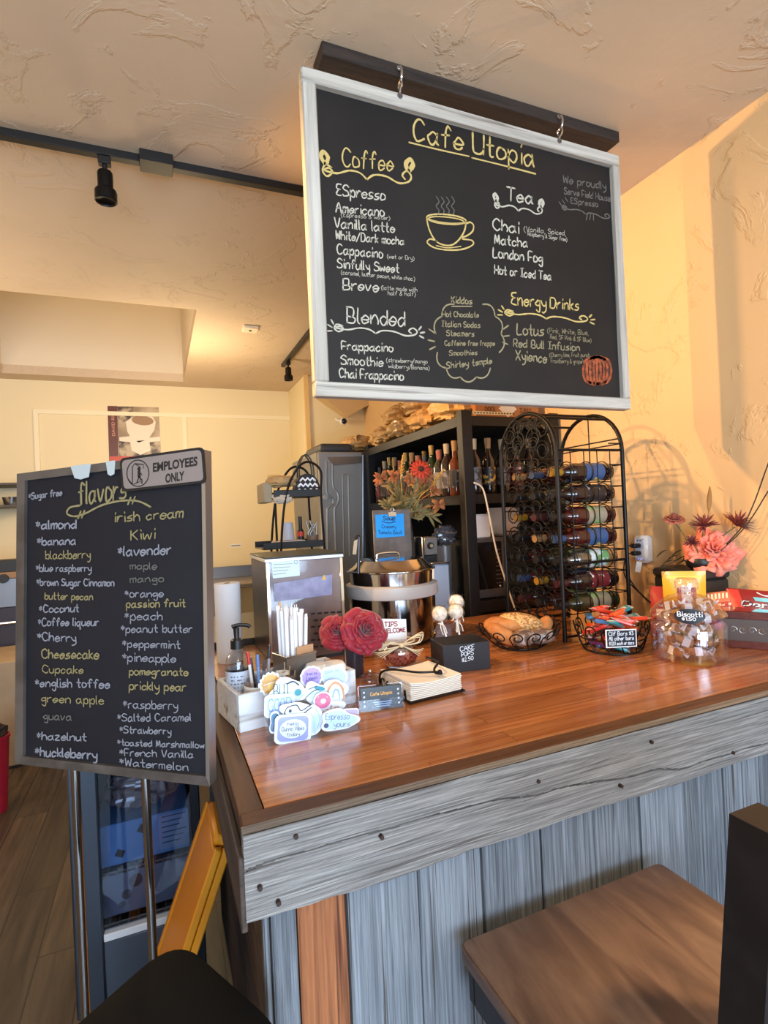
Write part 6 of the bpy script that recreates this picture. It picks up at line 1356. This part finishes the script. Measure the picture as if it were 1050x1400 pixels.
# ================================================================== back table with appliances, between the counter and the fridge
BT = 1.10
bt = thing('equipment_table', 'dark equipment table behind the counter carrying the grinder and two tier stand', 'table', (.78, 2.65, 0))
B().box(.16, 1.40, 2.345, 3.0, BT-.03, BT, .003).build('tabletop', mat('dark_table_top', (42, 40, 42), .35), bt)
for x in (.19, 1.33):
    for y in (2.37, 2.94): B().box(x, x+.04, y, y+.04, 0, BT-.031).build('leg', STEELD, bt)
# soup kettle
kcx = Vector((.905, 2.11, CT)); kw = .188
def kz(y): return Yp(531, y, 2.11).z-CT
z_r0, z_r1, z_b1, z_l = kz(812), kz(797), kz(777), kz(764)
kt = thing('soup_kettle', 'round stainless soup kettle with lid standing behind the roses', 'soup kettle', kcx)
B().lathe([(0, .012), (kw*.93, .012), (kw*.97, .02), (kw*.97, z_r0)], kcx, 44).build('kettle_body', mat('polished_steel', (150, 150, 156), .10, 1), kt)
B().lathe([(0, 0), (kw*.9, 0), (kw*.94, .006), (kw*.94, .012), (0, .012)], kcx, 36).build('kettle_foot', BLACK, kt)
B().lathe([(kw*.95, z_r0-.004), (kw*1.03, z_r0), (kw*1.05, z_r0+.01), (kw*1.03, z_r1), (kw*.93, z_r1+.006)], kcx, 44).build('kettle_rim', mat('grey_rim', (176, 172, 170), .4), kt)
B().lathe([(kw*.92, z_r1), (kw*.94, z_b1-.008), (kw*1.0, z_b1-.004), (kw*1.0, z_b1), (kw*.94, z_b1+.002)], kcx, 44).build('inset_pan', CHROME, kt)
B().lathe([(kw*.95, z_b1+.002), (kw*.86, z_b1+.012), (kw*.72, z_l+.0), (kw*.3, z_l+.008), (0, z_l+.009)], kcx, 44).build('kettle_lid', CHROME, kt)
b = B(); q = kcx+Vector((-.02, -.02, z_l+.008)); b.tube(smooth_path([q+Vector((-.05, 0, 0)), q+Vector((-.04, 0, .018)), q+Vector((.04, 0, .018)), q+Vector((.05, 0, 0))]), .005, 8); b.build('lid_handle', CHROME, kt)
ld = thing('ladle', 'dark handled ladle standing in the left edge of the soup kettle', 'ladle', Yp(490, 778, 2.06))
a = Yp(490, 784, 2.04); q = Yp(491, 736, 2.04); B().tube(smooth_path([a, a+(q-a)*.5, q, q+Vector((-.008, 0, .008)), q+Vector((-.016, 0, 0))]), .0065, 8).build('ladle_handle', mat('dark_handle', (64, 62, 64), .3, .8), ld)
B().prism([Yp(484, 740, 2.035), Yp(489, 737, 2.035), Yp(487, 758, 2.035), Yp(482, 758, 2.035)], (0, .003, 0)).build('ladle_hook', mat('warm_steel', (160, 148, 130), .25, 1), ld)
# clipboard sign with blue card
cyb = 2.40; c0, c1, c2 = Yp(509, 698, cyb), Yp(561, 698, cyb), Yp(561, 770, cyb)
cl = thing('clipboard', 'grey wooden clipboard standing upright behind the soup kettle', 'clipboard', ((c0.x+c1.x)/2, cyb, BT))
CLM = mat('grey_hardboard', (104, 98, 98), .6, mottle=((84, 80, 80), 14, .4, .6))
B().box(c0.x, c1.x, cyb, cyb+.008, BT+.0005, c0.z, .003).build('clip_board', CLM, cl)
B().box(c0.x+.02, c1.x-.02, cyb+.0085, cyb+.07, BT+.0005, BT+.012).build('stand_foot', BLACK, cl)
q = Yp(536, 703, cyb); b = B(); b.box(q.x-.022, q.x+.022, cyb-.006, cyb-.0012, q.z-.012, q.z+.012, .003).torus((q.x, cyb-.004, q.z+.020), .009, .002, (0, 1, 0), 14, 6); b.build('clip', CHROME, cl)
k0, k1 = Yp(513, 704, cyb), Yp(553, 733, cyb); bcard = thing('blue_menu_card', 'bright blue handwritten soup card clipped to the grey clipboard', 'card', ((k0.x+k1.x)/2, cyb-.001, k1.z))
B().box(k0.x, k1.x, cyb-.0012, cyb-.0004, k1.z, k0.z).build('card_sheet', mat('bright_blue_paper', (24, 150, 236), .7), bcard, smooth=False)
b = B(); PLc = Plane((0, cyb-.0012, 0), (0, -1, 0), .0008); write(b, PLc, 'Soup', (524, 711), (540, 711), 6, 1, .1); draw(b, PLc, [(522, 713), (532, 715), (541, 713)], .9); write(b, PLc, 'Creamy', (522, 722), (541, 722), 5, .9, .1); write(b, PLc, 'Tomato Basil', (517, 730), (549, 730), 5, .9, .1)
b.build('card_lettering', mat('navy_pen', (16, 26, 56), .7), bcard, smooth=False)
# autumn flower arrangement behind the clipboard
ay = 2.55; va = Yp(552, 720, ay); vz = Vector((va.x, ay, BT)); av = thing('autumn_vase', 'dark vase of autumn flowers mostly hidden behind the grey clipboard', 'vase', vz)
vh = Yp(552, 708, ay).z-BT
B().lathe([(0, 0), (.05, 0), (.06, .05), (.055, vh*.7), (.04, vh), (.036, vh), (.05, vh*.7), (.05, .05), (0, .01)], vz, 22).build('vase_body', mat('dark_vase', (52, 48, 48), .3), av)
tp_ = vz+Vector((0, 0, vh-.02))
def apx(x, y, dy=0): return Yp(x, y, ay+dy)
OLV = mat('olive_foliage', (112, 96, 52), .75, mottle=((140, 122, 76), 10, .4, .6)); ORL = mat('rust_leaf', (150, 84, 44), .75, mottle=((176, 112, 62), 14, .4, .6)); GLD = mat('gold_plume', (206, 158, 70), .75)
for k, (x, y, n) in enumerate(((528, 690, 9), (545, 680, 10), (560, 684, 10), (575, 700, 9), (592, 706, 9), (535, 660, 8), (580, 668, 8))):
    q = apx(x, y, -.05+.015*k); t = thing('foliage_sprig', f'olive leafy sprig in the autumn arrangement, {["at the far left", "left of centre", "at centre", "right of centre", "drooping at the far right", "rising at the left", "rising at the right"][k]}', 'foliage', tp_, group='olive sprigs in the autumn arrangement')
    b = B(); d = q-tp_; pts = smooth_path([tp_, tp_+d*.5+Vector((0, 0, .02)), q]); b.tube(pts, .002, 5)
    for j in range(n*3):
        f = .35+.65*j/(n*3); p = pts[min(len(pts)-1, int(f*(len(pts)-1)))]; leaf(b, p, d.normalized()*.5+Vector((random.uniform(-1, 1), random.uniform(-.6, .2), random.uniform(-.4, .6))), random.uniform(.045, .075), .0095, (0, -1, .3), .25)
    b.build('sprig_leaves', OLV, t, solid=.0005)
for k, (x, y) in enumerate(((522, 655), (538, 652), (593, 672), (600, 690), (585, 650), (560, 655))):
    q = apx(x, y, -.08); t = thing('rust_leaf_cluster', f'rust orange leaf cluster in the autumn arrangement, {["furthest left", "second from left", "right side upper", "furthest right and low", "beside the red daisy", "below the red daisy"][k]}', 'leaf', tp_, group='rust leaf clusters in the autumn arrangement')
    b = B(); b.tube(smooth_path([tp_, tp_+(q-tp_)*.5+Vector((0, .02, .02)), q]), .002, 5)
    for j in range(9): leaf(b, q, (random.uniform(-1, 1), random.uniform(-.9, .1), random.uniform(-.7, .9)), random.uniform(.032, .055), .013, (0, -1, 0), .3)
    b.build('leaf_blades', ORL, t, solid=.0005)
for k, (x0_, y0_, x1_, y1_) in enumerate(((548, 650, 551, 622), (590, 665, 607, 641))):
    a, q = apx(x0_, y0_, -.06), apx(x1_, y1_, -.07); t = thing('gold_plume', ('golden plume standing up at the left of the autumn arrangement', 'golden plume leaning right in the autumn arrangement')[k], 'plume', tp_)
    b = B(); b.tube(smooth_path([tp_, tp_+(a-tp_)*.6+Vector((0, 0, .02)), a, q]), .0022, 5)
    for j in range(40): f = j/40; th = j*2.4; p = a+(q-a)*f; d = (q-a).normalized(); s, e, _ = frame_of(d); leaf(b, p, d*.8+(s*math.cos(th)+e*math.sin(th))*.8, .026*(1.15-f), .005, d, .1)
    b.build('plume_bristles', GLD, t, solid=.0004)
q = apx(575, 642, -.10); t = thing('red_daisy', 'orange red daisy with dark centre at the top of the autumn arrangement', 'flower', q); ax = Vector((-.15, -.9, .35)).normalized(); a_, e_, _ = frame_of(ax)
b = B()
for k in range(40): th = k*2.399; r_ = .058 if k % 2 else .05; leaf(b, q+ax*(.001*(k % 5)), (a_*math.cos(th)+e_*math.sin(th))+ax*.12, r_, .009, ax, .12)
b.build('petals', mat('orange_red_petal', (166, 50, 28), .65), t, solid=.0005); B().ball(q+ax*.004, (.018, .012, .018), 14).build('flower_centre', mat('brown_centre', (70, 36, 24), .9, bump=(200, .8)), t); B().tube(smooth_path([tp_, tp_+(q-tp_)*.6, q]), .0025, 6).build('stem', SLV, t)
# grinder, blender jar under a plastic bag, steel bin
gy = 2.46; g0, g1 = Yp(580, 735, gy), Yp(599, 758, gy); gz0 = BT
gr = thing('coffee_grinder', 'grey coffee grinder with black dial behind the soup kettle', 'grinder', ((g0.x+g1.x)/2, gy+.07, BT))
B().box(g0.x-.012, g0.x, gy+.004, gy+.12, BT+.0005, g0.z+.004, .003).build('back_case', STEEL, gr)
B().box(g0.x+.0005, g1.x, gy, gy+.12, g1.z, g0.z, .004).build('front_panel', mat('grinder_grey', (128, 122, 116), .4, .5), gr); q = Yp(588, 746, gy); B().cyl((q.x, gy, q.z), (q.x, gy-.016, q.z), .018, .015, 20).build('dial', BLACK, gr); B().cyl((q.x, gy-.016, q.z), (q.x, gy-.019, q.z), .009, n=14).build('dial_cap', mat('dial_tan', (150, 134, 112), .4), gr)
B().box(g0.x+.0005, g1.x, gy+.01, gy+.12, BT+.0005, g1.z-.0005, .004).build('lower_case', BLACK, gr)
j0, j1 = Yp(598, 770, 2.60), Yp(617, 745, 2.60); jx = (j0.x+j1.x)/2; jr_ = (j1.x-j0.x)/2
bj = thing('blender_jar', 'clear blender jar covered by a dark plastic bag beside the microwave', 'blender', (jx, 2.60, BT))
B().lathe([(0, 0), (jr_*1.2, 0), (jr_*1.1, .06), (jr_*.8, .07), (jr_*1.0, j1.z-BT), (jr_*.94, j1.z-BT), (jr_*.7, .08), (0, .08)], (jx, 2.60, BT), 24).build('jar_body', mat('smoky_plastic', (104, 98, 96), .25), bj)
q = Yp(608, 731, 2.60); pbg = thing('plastic_bag', 'crinkled dark clear plastic bag over the blender jar', 'bag', q); crumple(q, (.062, .05, .048), 24, .4, 6, .8, 3).build('bag_body', mat('grey_film', (72, 74, 84), .15, coat=.7), pbg, ang=15)
s0, s1 = Yp(589, 769, 2.40), Yp(614, 803, 2.40); sbn = thing('steel_bin', 'square pale steel bin beside the soup kettle rim', 'bin', ((s0.x+s1.x)/2, 2.43, BT)); bx0_, bx1_ = s0.x, min(s1.x, 1.42)
B().box(bx0_, bx1_, 2.385, 2.45, BT+.0005, s0.z-.012, .008).build('bin_body', mat('pale_steel', (170, 184, 204), .4, .4), sbn); B().box(bx0_-.004, bx1_+.003, 2.381, 2.454, s0.z-.012, s0.z, .004).build('bin_rim', STEEL, sbn)

# ================================================================== ice dispenser on the counter
iy = 1.965; i0 = Yp(363, 762, iy); i1 = Yp(468, 758, iy); izt = (i0.z+i1.z)/2+.004; ix0, ix1 = i0.x, i1.x
im = thing('ice_dispenser', 'boxy steel ice dispenser with clear front and stickers behind the straws', 'ice dispenser', ((ix0+ix1)/2, iy+.16, CT))
B().box(ix0, ix0+.010, iy+.004, iy+.335, CT+.012, izt-.02, .003).box(ix1-.010, ix1, iy+.004, iy+.335, CT+.012, izt-.02, .003).box(ix0+.0105, ix1-.0105, iy+.30, iy+.335, CT+.012, izt-.02).box(ix0, ix1, iy+.004, iy+.335, CT, CT+.0115).build('case', mat('smoky_case', (62, 54, 54), .3, .3), im)
B().box(ix0-.004, ix1+.004, iy-.002, iy+.338, izt-.0195, izt-.006, .002).build('top_trim', mat('white_steel_trim', (196, 206, 218), .3, .5), im); B().box(ix0-.004, ix1+.004, iy-.002, iy+.338, izt-.0055, izt, .002).build('top_cover', mat('dark_green_cover', (34, 42, 38), .4), im)
B().box(ix0+.0125, ix1-.0125, iy+.006, iy+.012, CT+.012, izt-.021).build('inner_panel', mat('brown_mirror_panel', (184, 148, 128), .3, .15, mottle=((146, 118, 104), 9, .4, .7), bump=(260, .25, .002)), im)
for x in (ix0, ix1-.012): B().box(x, x+.012, iy-.001, iy+.0035, CT+.012, izt-.02, .001).build('corner_strip', CHROME, im)
B().box(ix0+.0125, ix1-.0125, iy, iy+.003, CT+.012, izt-.021).build('front_window', glass('wet_window', (236, 240, 246), .03, .08), im)
PI_ = Plane((0, iy-.0006, 0), (0, -1, 0), .0)
def pq(b, q): b.poly([PI_.at(*p) for p in q])
b = B(); pq(b, [(371, 768), (409, 765), (410, 787), (373, 791)]); o = b.build('notice_sticker', mat('pale_cyan_sticker', (206, 228, 232), .5), im, smooth=False)
b = B(); PI_.lift = .0008
for k in range(4): draw(b, PI_, [(374, 772+4.5*k), (400-3*k, 770.5+4.3*k)], .8, sm=False)
draw(b, PI_, ell(404.5, 768.5, 2.5, 2.2), .8, True); b.build('notice_print', mat('grey_print', (130, 150, 160), .6), o, smooth=False)
PI_.lift = 0; b = B(); pq(b, [(374, 798), (454, 785), (454, 813), (375, 823)]); o = b.build('bluish_film', mat('violet_film', (122, 122, 158), .3, mottle=((146, 146, 184), 24, .4, .65)), im, smooth=False)
PI_.lift = .0008; b = B(); pq(b, [(440, 793), (446, 792), (443, 785)]); b.build('warning_triangle', mat('warning_yellow', (216, 176, 40), .5), o, smooth=False)
b = B()
for r in range(6):
    for c_ in range(5): x = 425+9*c_+4*(r % 2); y = 838+9*r-c_*.6; pq(b, [(x, y), (x+6, y-.5), (x+6, y+2), (x, y+2.5)])
b.build('vent_slots', BLACK, im, smooth=False)
b = B(); pq(b, [(381, 823), (384, 823), (383, 868), (381, 868)]); b.build('amber_lamp_strip', mat('amber_strip', (232, 190, 110), .4), im, smooth=False)
# small things on the dispenser: none. paper towel roll beside it
p = Yp(312, 840, 2.13); pt_ = thing('paper_towel_roll', 'upright white paper towel roll behind the sanitizer bottle', 'paper towel', (p.x, 2.13, CT)); hp = Yp(312, 797, 2.13).z-CT
B().lathe([(.012, 0), (.047, 0), (.048, .003), (.048, hp-.002), (.047, hp), (.012, hp), (.012, 0)], (p.x, 2.13, CT), 32).build('towel_sheets', mat('towel_white', (222, 228, 240), .9), pt_); B().lathe([(.011, -.0), (.0118, .0), (.0118, hp+.0005), (.010, hp+.0005), (.010, 0)], (p.x, 2.13, CT), 18).build('card_core', mat('core_brown', (120, 92, 70), .8), pt_)
# two tier black stand with purse and clutter
ty0 = 2.62; s0 = Yp(360, 742, ty0); s1 = Yp(443, 742, ty0); zl = Yp(400, 748, ty0).z; zu = Yp(415, 677, ty0).z
ts = thing('two_tier_stand', 'black two tier metal stand behind the ice dispenser carrying a purse', 'stand', ((s0.x+s1.x)/2, ty0+.12, BT))
for z, x0_ in ((zl, s0.x), (zu, s0.x+.06)): B().box(x0_, s1.x, ty0, ty0+.24, z-.006, z, .002).box(x0_, s1.x, ty0-.004, ty0, z-.006, z+.028, .001).box(x0_, s1.x, ty0+.24, ty0+.244, z-.006, z+.028).build('tier_tray', BLACKMETAL, ts)
lp = B()
for y in (ty0, ty0+.24):
    xm = (s0.x+s1.x)/2+.06; lp.tube(smooth_path([(s0.x+.07, y, BT+.002), (s0.x+.085, y, zl), (s0.x+.12, y, zu), (xm-.03, y, zu+.13), (xm+.03, y, zu+.165), (xm+.09, y, zu+.12), (s1.x-.005, y, zu), (s1.x, y, zl), (s1.x+.004, y, BT+.002)], 6), .006, 8)
lp.build('loop_frame', BLACKMETAL, ts)
b = B(); b.cyl((s0.x+.09, ty0+.12, BT), (s0.x+.09, ty0+.12, zu), .006, n=8); b.build('rear_post', BLACKMETAL, ts)
pu = Yp(420, 675, ty0+.05); ps = thing('chevron_purse', 'small black and white chevron purse on the top tier of the black stand', 'purse', (pu.x, ty0+.06, zu+.0005)); hw_ = (Yp(437, 670, ty0+.05).x-Yp(403, 670, ty0+.05).x)/2; ph_ = Yp(420, 648, ty0+.05).z-zu
b = B(); prof = [(pu.x+hw_*math.cos(PI*k/16), 0, zu+.0005+ph_*abs(math.sin(PI*k/16))**.7) for k in range(17)]; b.prism([(x, ty0+.03, z) for x, y, z in prof], (0, .07, 0)); b.build('purse_body', mat('black_fabric', (34, 34, 38), .8), ps)
b = B()
for r in range(3):
    z = zu+ph_*(.22+.26*r); ws_ = hw_*(.92-.17*r); b_pts = []
    n = 8 if r < 2 else 6
    pts = [Vector((pu.x-ws_+2*ws_*k/n, ty0+.0285, z+(ph_*.06 if k % 2 else -ph_*.06))) for k in range(n+1)]; ribbon(b, pts, ph_*.105, Vector((0, -1, 0)))
b.build('chevron_stripes', mat('white_fabric', (226, 226, 230), .8), ps, smooth=False)
b = B()
for yy in (ty0+.045, ty0+.085): b.tube(smooth_path([(pu.x-hw_*.6, yy, zu+ph_*.8), (pu.x-hw_*.5, yy, zu+ph_*1.5), (pu.x, yy, zu+ph_*1.9), (pu.x+hw_*.5, yy, zu+ph_*1.5), (pu.x+hw_*.6, yy, zu+ph_*.8)]), .004, 7)
b.build('purse_handles', BLACK, ps)
q = Yp(375, 668, ty0+.06); bk_ = thing('wire_box', 'pale wire box with folded cloths hanging off the left of the stand', 'box', (q.x, ty0+.1, zu-.0)); x0_, x1_ = Yp(359, 670, ty0+.04).x, Yp(400, 670, ty0+.04).x; zt_ = Yp(370, 660, ty0+.04).z
B().box(x0_, s0.x+.058, ty0+.02, ty0+.2, zu-.03, zt_, .004).build('box_body', mat('pale_box', (150, 138, 114), .7), bk_); crumple(((x0_+x1_)/2+.02, ty0+.05, zt_+.005), (.07, .05, .028), 20, .35, 4, .8, 3).build('folded_cloth', mat('tan_cloth', (166, 138, 96), .9), bk_, ang=30)
crumple(((x0_+x1_)/2+.015, ty0+.012, zu-.012), (.05, .018, .025), 18, .35, 8, .8, 3).build('hanging_cloth', mat('grey_cloth', (176, 166, 152), .9), bk_, ang=30)
q = Yp(393, 730, ty0+.1); pp_ = thing('paper_pile', 'pile of papers on the lower tier of the black stand', 'papers', (q.x, ty0+.1, zl+.0005)); b = B()
for k in range(5): b.obox((q.x-.01+.004*k, ty0+.11, zl+.004+.006*k), (.15-.008*k, .16, .005), (0, 0, .06*k-.1))
b.build('paper_sheets', mat('paper_pile_sheets', (206, 194, 188), .8), pp_, smooth=False)
q = Yp(393, 722, ty0+.1); cnt = thing('grey_cup_stack', 'pale grey plastic tub on the papers of the lower tier', 'tub', (q.x, ty0+.1, zl+.035)); B().lathe([(0, 0), (.034, 0), (.028, Yp(393, 714, ty0+.1).z-zl-.035), (0, Yp(393, 714, ty0+.1).z-zl-.035)], (q.x, ty0+.1, zl+.0335), 20).build('tub_body', mat('pale_grey_tub', (176, 180, 194), .5), cnt)
for k, (x, nm, lab, col) in enumerate(((415, 'black_bottle', 'short black bottle with red band on the lower tier', (34, 34, 36)), (424, 'gripper_tongs', 'grey bundle of utensils in a brown cup on the lower tier', (128, 118, 108)))):
    q = Yp(x, 735, ty0+.1); zt_ = Yp(x, 706 if k == 0 else 699, ty0+.1).z; t = thing(nm if k == 0 else 'utensil_cup', lab, 'bottle' if k == 0 else 'cup', (q.x+.015*k, ty0+.16-.05*k, zl+.0005)); c = Vector((q.x+.015*k, ty0+.16-.05*k, zl+.0005))
    if k == 0: B().lathe([(0, 0), (.018, 0), (.018, .07), (.010, .085), (.010, zt_-zl), (0, zt_-zl)], c, 16).build('bottle_body', BLACK, t); B().lathe([(.0186, .045), (.0186, .07)], c, 16).build('red_band', mat('red_band', (196, 60, 44), .5), t)
    else:
        B().lathe([(0, 0), (.028, 0), (.032, .05), (.030, .05), (.026, .004), (0, .004)], c, 18).build('cup_body', mat('brown_cup', (122, 98, 84), .6), t); b = B()
        for j in range(6): b.tube([c+Vector((.01*math.cos(j), .01*math.sin(j), .006)), c+Vector((.022*math.cos(j), .022*math.sin(j), .06)), c+Vector((.026*math.cos(j*1.7), .02*math.sin(j), .105+.01*(j % 3)))], .0045, 6)
        b.build('utensils', mat('dull_utensil', (126, 120, 114), .4, .6), t)

# ================================================================== far kitchen
kt2 = thing('kitchen_worktable', 'long stainless worktable along the back wall behind the flavor board', 'worktable', (-.3, 5.6, 0))
B().box(-2.0, 1.0, 5.25, 5.95, .96, 1.0, .004).build('tabletop', mat('warm_steel_top', (176, 160, 136), .3, .8), kt2); B().box(-2.0, 1.0, 5.93, 5.96, 1.0005, 1.12, .002).build('backsplash', STEELD, kt2)
for x in (-1.95, -.9, .0, .93): B().box(x, x+.04, 5.29, 5.33, 0, .959).build('leg', STEELD, kt2)
B().box(-2.0, 1.0, 5.3, 5.9, .3, .32).build('lower_shelf', STEELD, kt2)
b0 = Yp(0, 905, 4.35); rg = thing('beige_cabinet', 'low beige cabinet at the far left behind the flavor board', 'cabinet', (-1.25, 4.6, 0)); zc_ = Yp(10, 905, 4.35).z; xc = Yp(24, 950, 4.35).x
B().box(-1.9, xc, 4.35, 4.95, 0.02, zc_, .006).build('cabinet_body', mat('beige_laminate', (168, 146, 118), .6, mottle=((150, 128, 100), 4, .4, .7)), rg); B().box(-1.9, xc, 4.36, 4.94, 0, .02).build('plinth', BLACK, rg)
ov = thing('black_range', 'black cooking range with wooden knob rail at the far left', 'range', (-1.6, 5.1, 0)); x1_ = Yp(30, 800, 5.0).x
oz0, oz1, oz2 = Yp(10, 830, 5.0).z, Yp(10, 782, 5.0).z, Yp(10, 766, 5.0).z
B().box(-2.2, x1_, 4.99, 5.24, .05, oz0, .004).build('oven_body', mat('dark_enamel', (48, 46, 60), .35), ov); B().box(-2.2, x1_+.002, 4.985, 5.24, oz0+.0005, oz1-.05, .003).build('steel_shelf', STEELD, ov); B().box(-2.2, x1_, 4.98, 5.24, oz1-.049, oz1, .003).build('knob_rail', mat('oak_rail', (150, 112, 78), .5), ov); B().box(-2.2, x1_, 4.98, 5.24, oz1+.0005, oz2, .003).build('cooktop', BLACK, ov)
q = Yp(5, 791, 4.98); B().cyl((q.x, 4.98, q.z), (q.x, 4.955, q.z), .035, n=16).build('knob', BLACK, ov); b = B(); b.cyl((x1_-.33, 4.975, oz0-.12), (x1_+.0, 4.975, oz0-.12), .012, n=8); b.build('oven_handle', STEEL, ov)
hz0, hz1 = Yp(15, 690, 5.6).z, Yp(15, 663, 5.6).z; hx_ = Yp(30, 675, 5.6).x; hs = thing('wall_shelf', 'dark edged wall shelf with pans at the far left', 'shelf', (-1.7, 5.8, hz0)); B().box(-2.3, hx_, 5.6, 6.015, hz0-.02, hz0, .003).box(-2.3, hx_, 5.6, 6.015, hz1, hz1+.02, .003).build('shelf_boards', mat('dark_shelf', (70, 62, 58), .5), hs)
for k in range(3):
    c = Vector((hx_-.1-.18*k, 5.72, hz0+.0005)); t = thing('steel_pan', f'steel pan on the far left wall shelf, {["nearest the flavor board", "second from the flavor board", "third from the flavor board"][k]}', 'pan', c, group='pans on the wall shelf'); B().lathe([(0, 0), (.06, 0), (.075, .07), (.071, .07), (.057, .006), (0, .006)], c, 20).build('pan_body', STEEL, t); B().cyl(c+Vector((0, -.07, .06)), c+Vector((0, -.11, .065)), .006, n=8).build('pan_handle', BLACK, t)
rbk = Zp(0, 1085, 0); rbk = Vector((rbk.x-.02, 3.75, 0)); rz_ = Yp(8, 1003, 3.75).z; rb = thing('red_bucket', 'red bucket at the left edge on the dark floor', 'bucket', (Yp(-9, 1040, 3.75).x, 3.75, 0)); c = Vector((Yp(-9, 1040, 3.75).x, 3.75, 0)); rr = abs(Yp(13, 1000, 3.75).x-c.x)
B().lathe([(0, 0), (rr*.7, 0), (rr*.96, rz_-.02), (rr*1.03, rz_-.02), (rr*1.03, rz_), (rr*.93, rz_), (rr*.66, .01), (0, .01)], c, 26).build('bucket_body', mat('red_bucket_plastic', (160, 26, 46), .4), rb); t = thing('dark_mop_head', 'dark rag bundle in the red bucket', 'rag', c+Vector((0, 0, rz_-.05))); crumple(c+Vector((0, 0, rz_-.0)), (rr*.8, rr*.8, .06), 18, .4, 2, .8, 3).build('rag_bundle', mat('dark_rag', (44, 32, 32), .9), t, ang=30)
sg = Yp(322, 746, WY-.002); t = thing('small_wall_label', 'small white label on the back wall above the steel worktable', 'label', (sg.x, WY, sg.z)); w0, w1 = Yp(315, 746, WY-.003), Yp(330, 746, WY-.003); B().box(w0.x, w1.x, WY-.003, WY-.0005, sg.z-.018, sg.z+.018).build('label_sheet', PAPER, t, smooth=False); B().box(w0.x+.01, w1.x-.01, WY-.0038, WY-.0032, sg.z-.005, sg.z+.005).build('label_print', mat('dark_ink', (80, 74, 70), .7), t, smooth=False)
tag(B().box(Yp(366, 652, WY-.003).x, Yp(381, 652, WY-.003).x, WY-.012, WY-.0005, Yp(372, 660, WY).z, Yp(372, 649, WY).z, .003).build('wall_plate', mat('cream_plate', (216, 190, 140), .5), loc=(0.9, WY, 1.8)), 'small cream wall plate on the back wall above the black stand', 'wall plate')
# coffee poster on the back wall
PO = Plane((0, WY-.004, 0), (0, -1, 0), .0); p0, p1, p2, p3 = PO.at(147, 555), PO.at(217, 557), PO.at(221, 652), PO.at(150, 652)
po = thing('coffee_poster', 'poster of a cream coffee cup on the back wall above the flavor board', 'poster', (p0+p2)/2)
B().prism([p0, p1, p2, p3], (0, .003, 0)).build('poster_sheet', mat('poster_tan', (150, 126, 98), .4, mottle=((196, 176, 146), 4, .4, .6)), po, smooth=False)
def flat(b, pix, e): b.poly([PO.at(x, y)+Vector((0, -e, 0)) for x, y in pix])
b = B(); flat(b, [(147, 555), (160, 555.2), (163, 652), (150, 652)], .001); b.build('poster_brown_strip', mat('poster_brown', (98, 46, 32), .4), po, smooth=False)
b = B(); flat(b, [(160, 556), (185, 556), (178, 572), (163, 580)], .0008); flat(b, [(162, 598), (219, 598), (220, 624), (163, 624)], .0008); b.build('poster_dark_area', mat('poster_dark', (74, 52, 42), .4, mottle=((190, 170, 140), 7, .5, .6)), po, smooth=False)
b = B(); flat(b, [(172, 577), (180, 571), (195, 567), (208, 569), (213, 577), (211, 588), (203, 600), (190, 605), (180, 600), (174, 590)], .0016); flat(b, [(163, 598), (180, 596), (200, 599), (219, 597), (219, 603), (190, 606), (163, 603)], .0014); flat(b, [(178, 604), (204, 601), (206, 616), (192, 622), (180, 616)], .0016); b.build('poster_cup', mat('poster_cream', (232, 220, 200), .4), po, smooth=False)
b = B(); flat(b, ell(195, 575, 15, 6.5, .1), .0024); b.build('poster_coffee', mat('poster_coffee_brown', (158, 122, 86), .4), po, smooth=False)
b = B(); flat(b, [(150, 624), (221, 623), (221, 652), (150, 652)], .002); b.build('poster_red_band', mat('poster_red', (196, 76, 52), .4), po, smooth=False)
b = B(); A0 = PO.at(157.5, 596)+Vector((0, -.003, 0)); u_ = PO.at(156, 564)-PO.at(157.5, 596); up_ = PO.at(152, 580)-PO.at(157.5, 580); typeset3(b, 'DAVID RIO', A0, u_, up_*.8, .01); b.build('poster_lettering', mat('poster_letter', (206, 150, 120), .5), po, smooth=False)
# security camera on the passage wall
q = Yp(468, 576, 5.155); scm = thing('security_camera', 'small white security camera with dark lens on the passage soffit', 'camera', (q.x, 5.3, q.z))
q = Yp(468, 577, 5.24); B().cyl((q.x-.05, 5.2995, q.z+.04), (q.x-.01, 5.25, q.z+.005), .012, n=10).build('bracket', WHITE, scm); B().ball((q.x, 5.215, q.z), .038, 16).build('camera_body', WHITE, scm); B().ball((q.x+.003, 5.195, q.z), .030, 16).build('lens', mat('dark_blue_lens', (16, 26, 56), .08), scm)
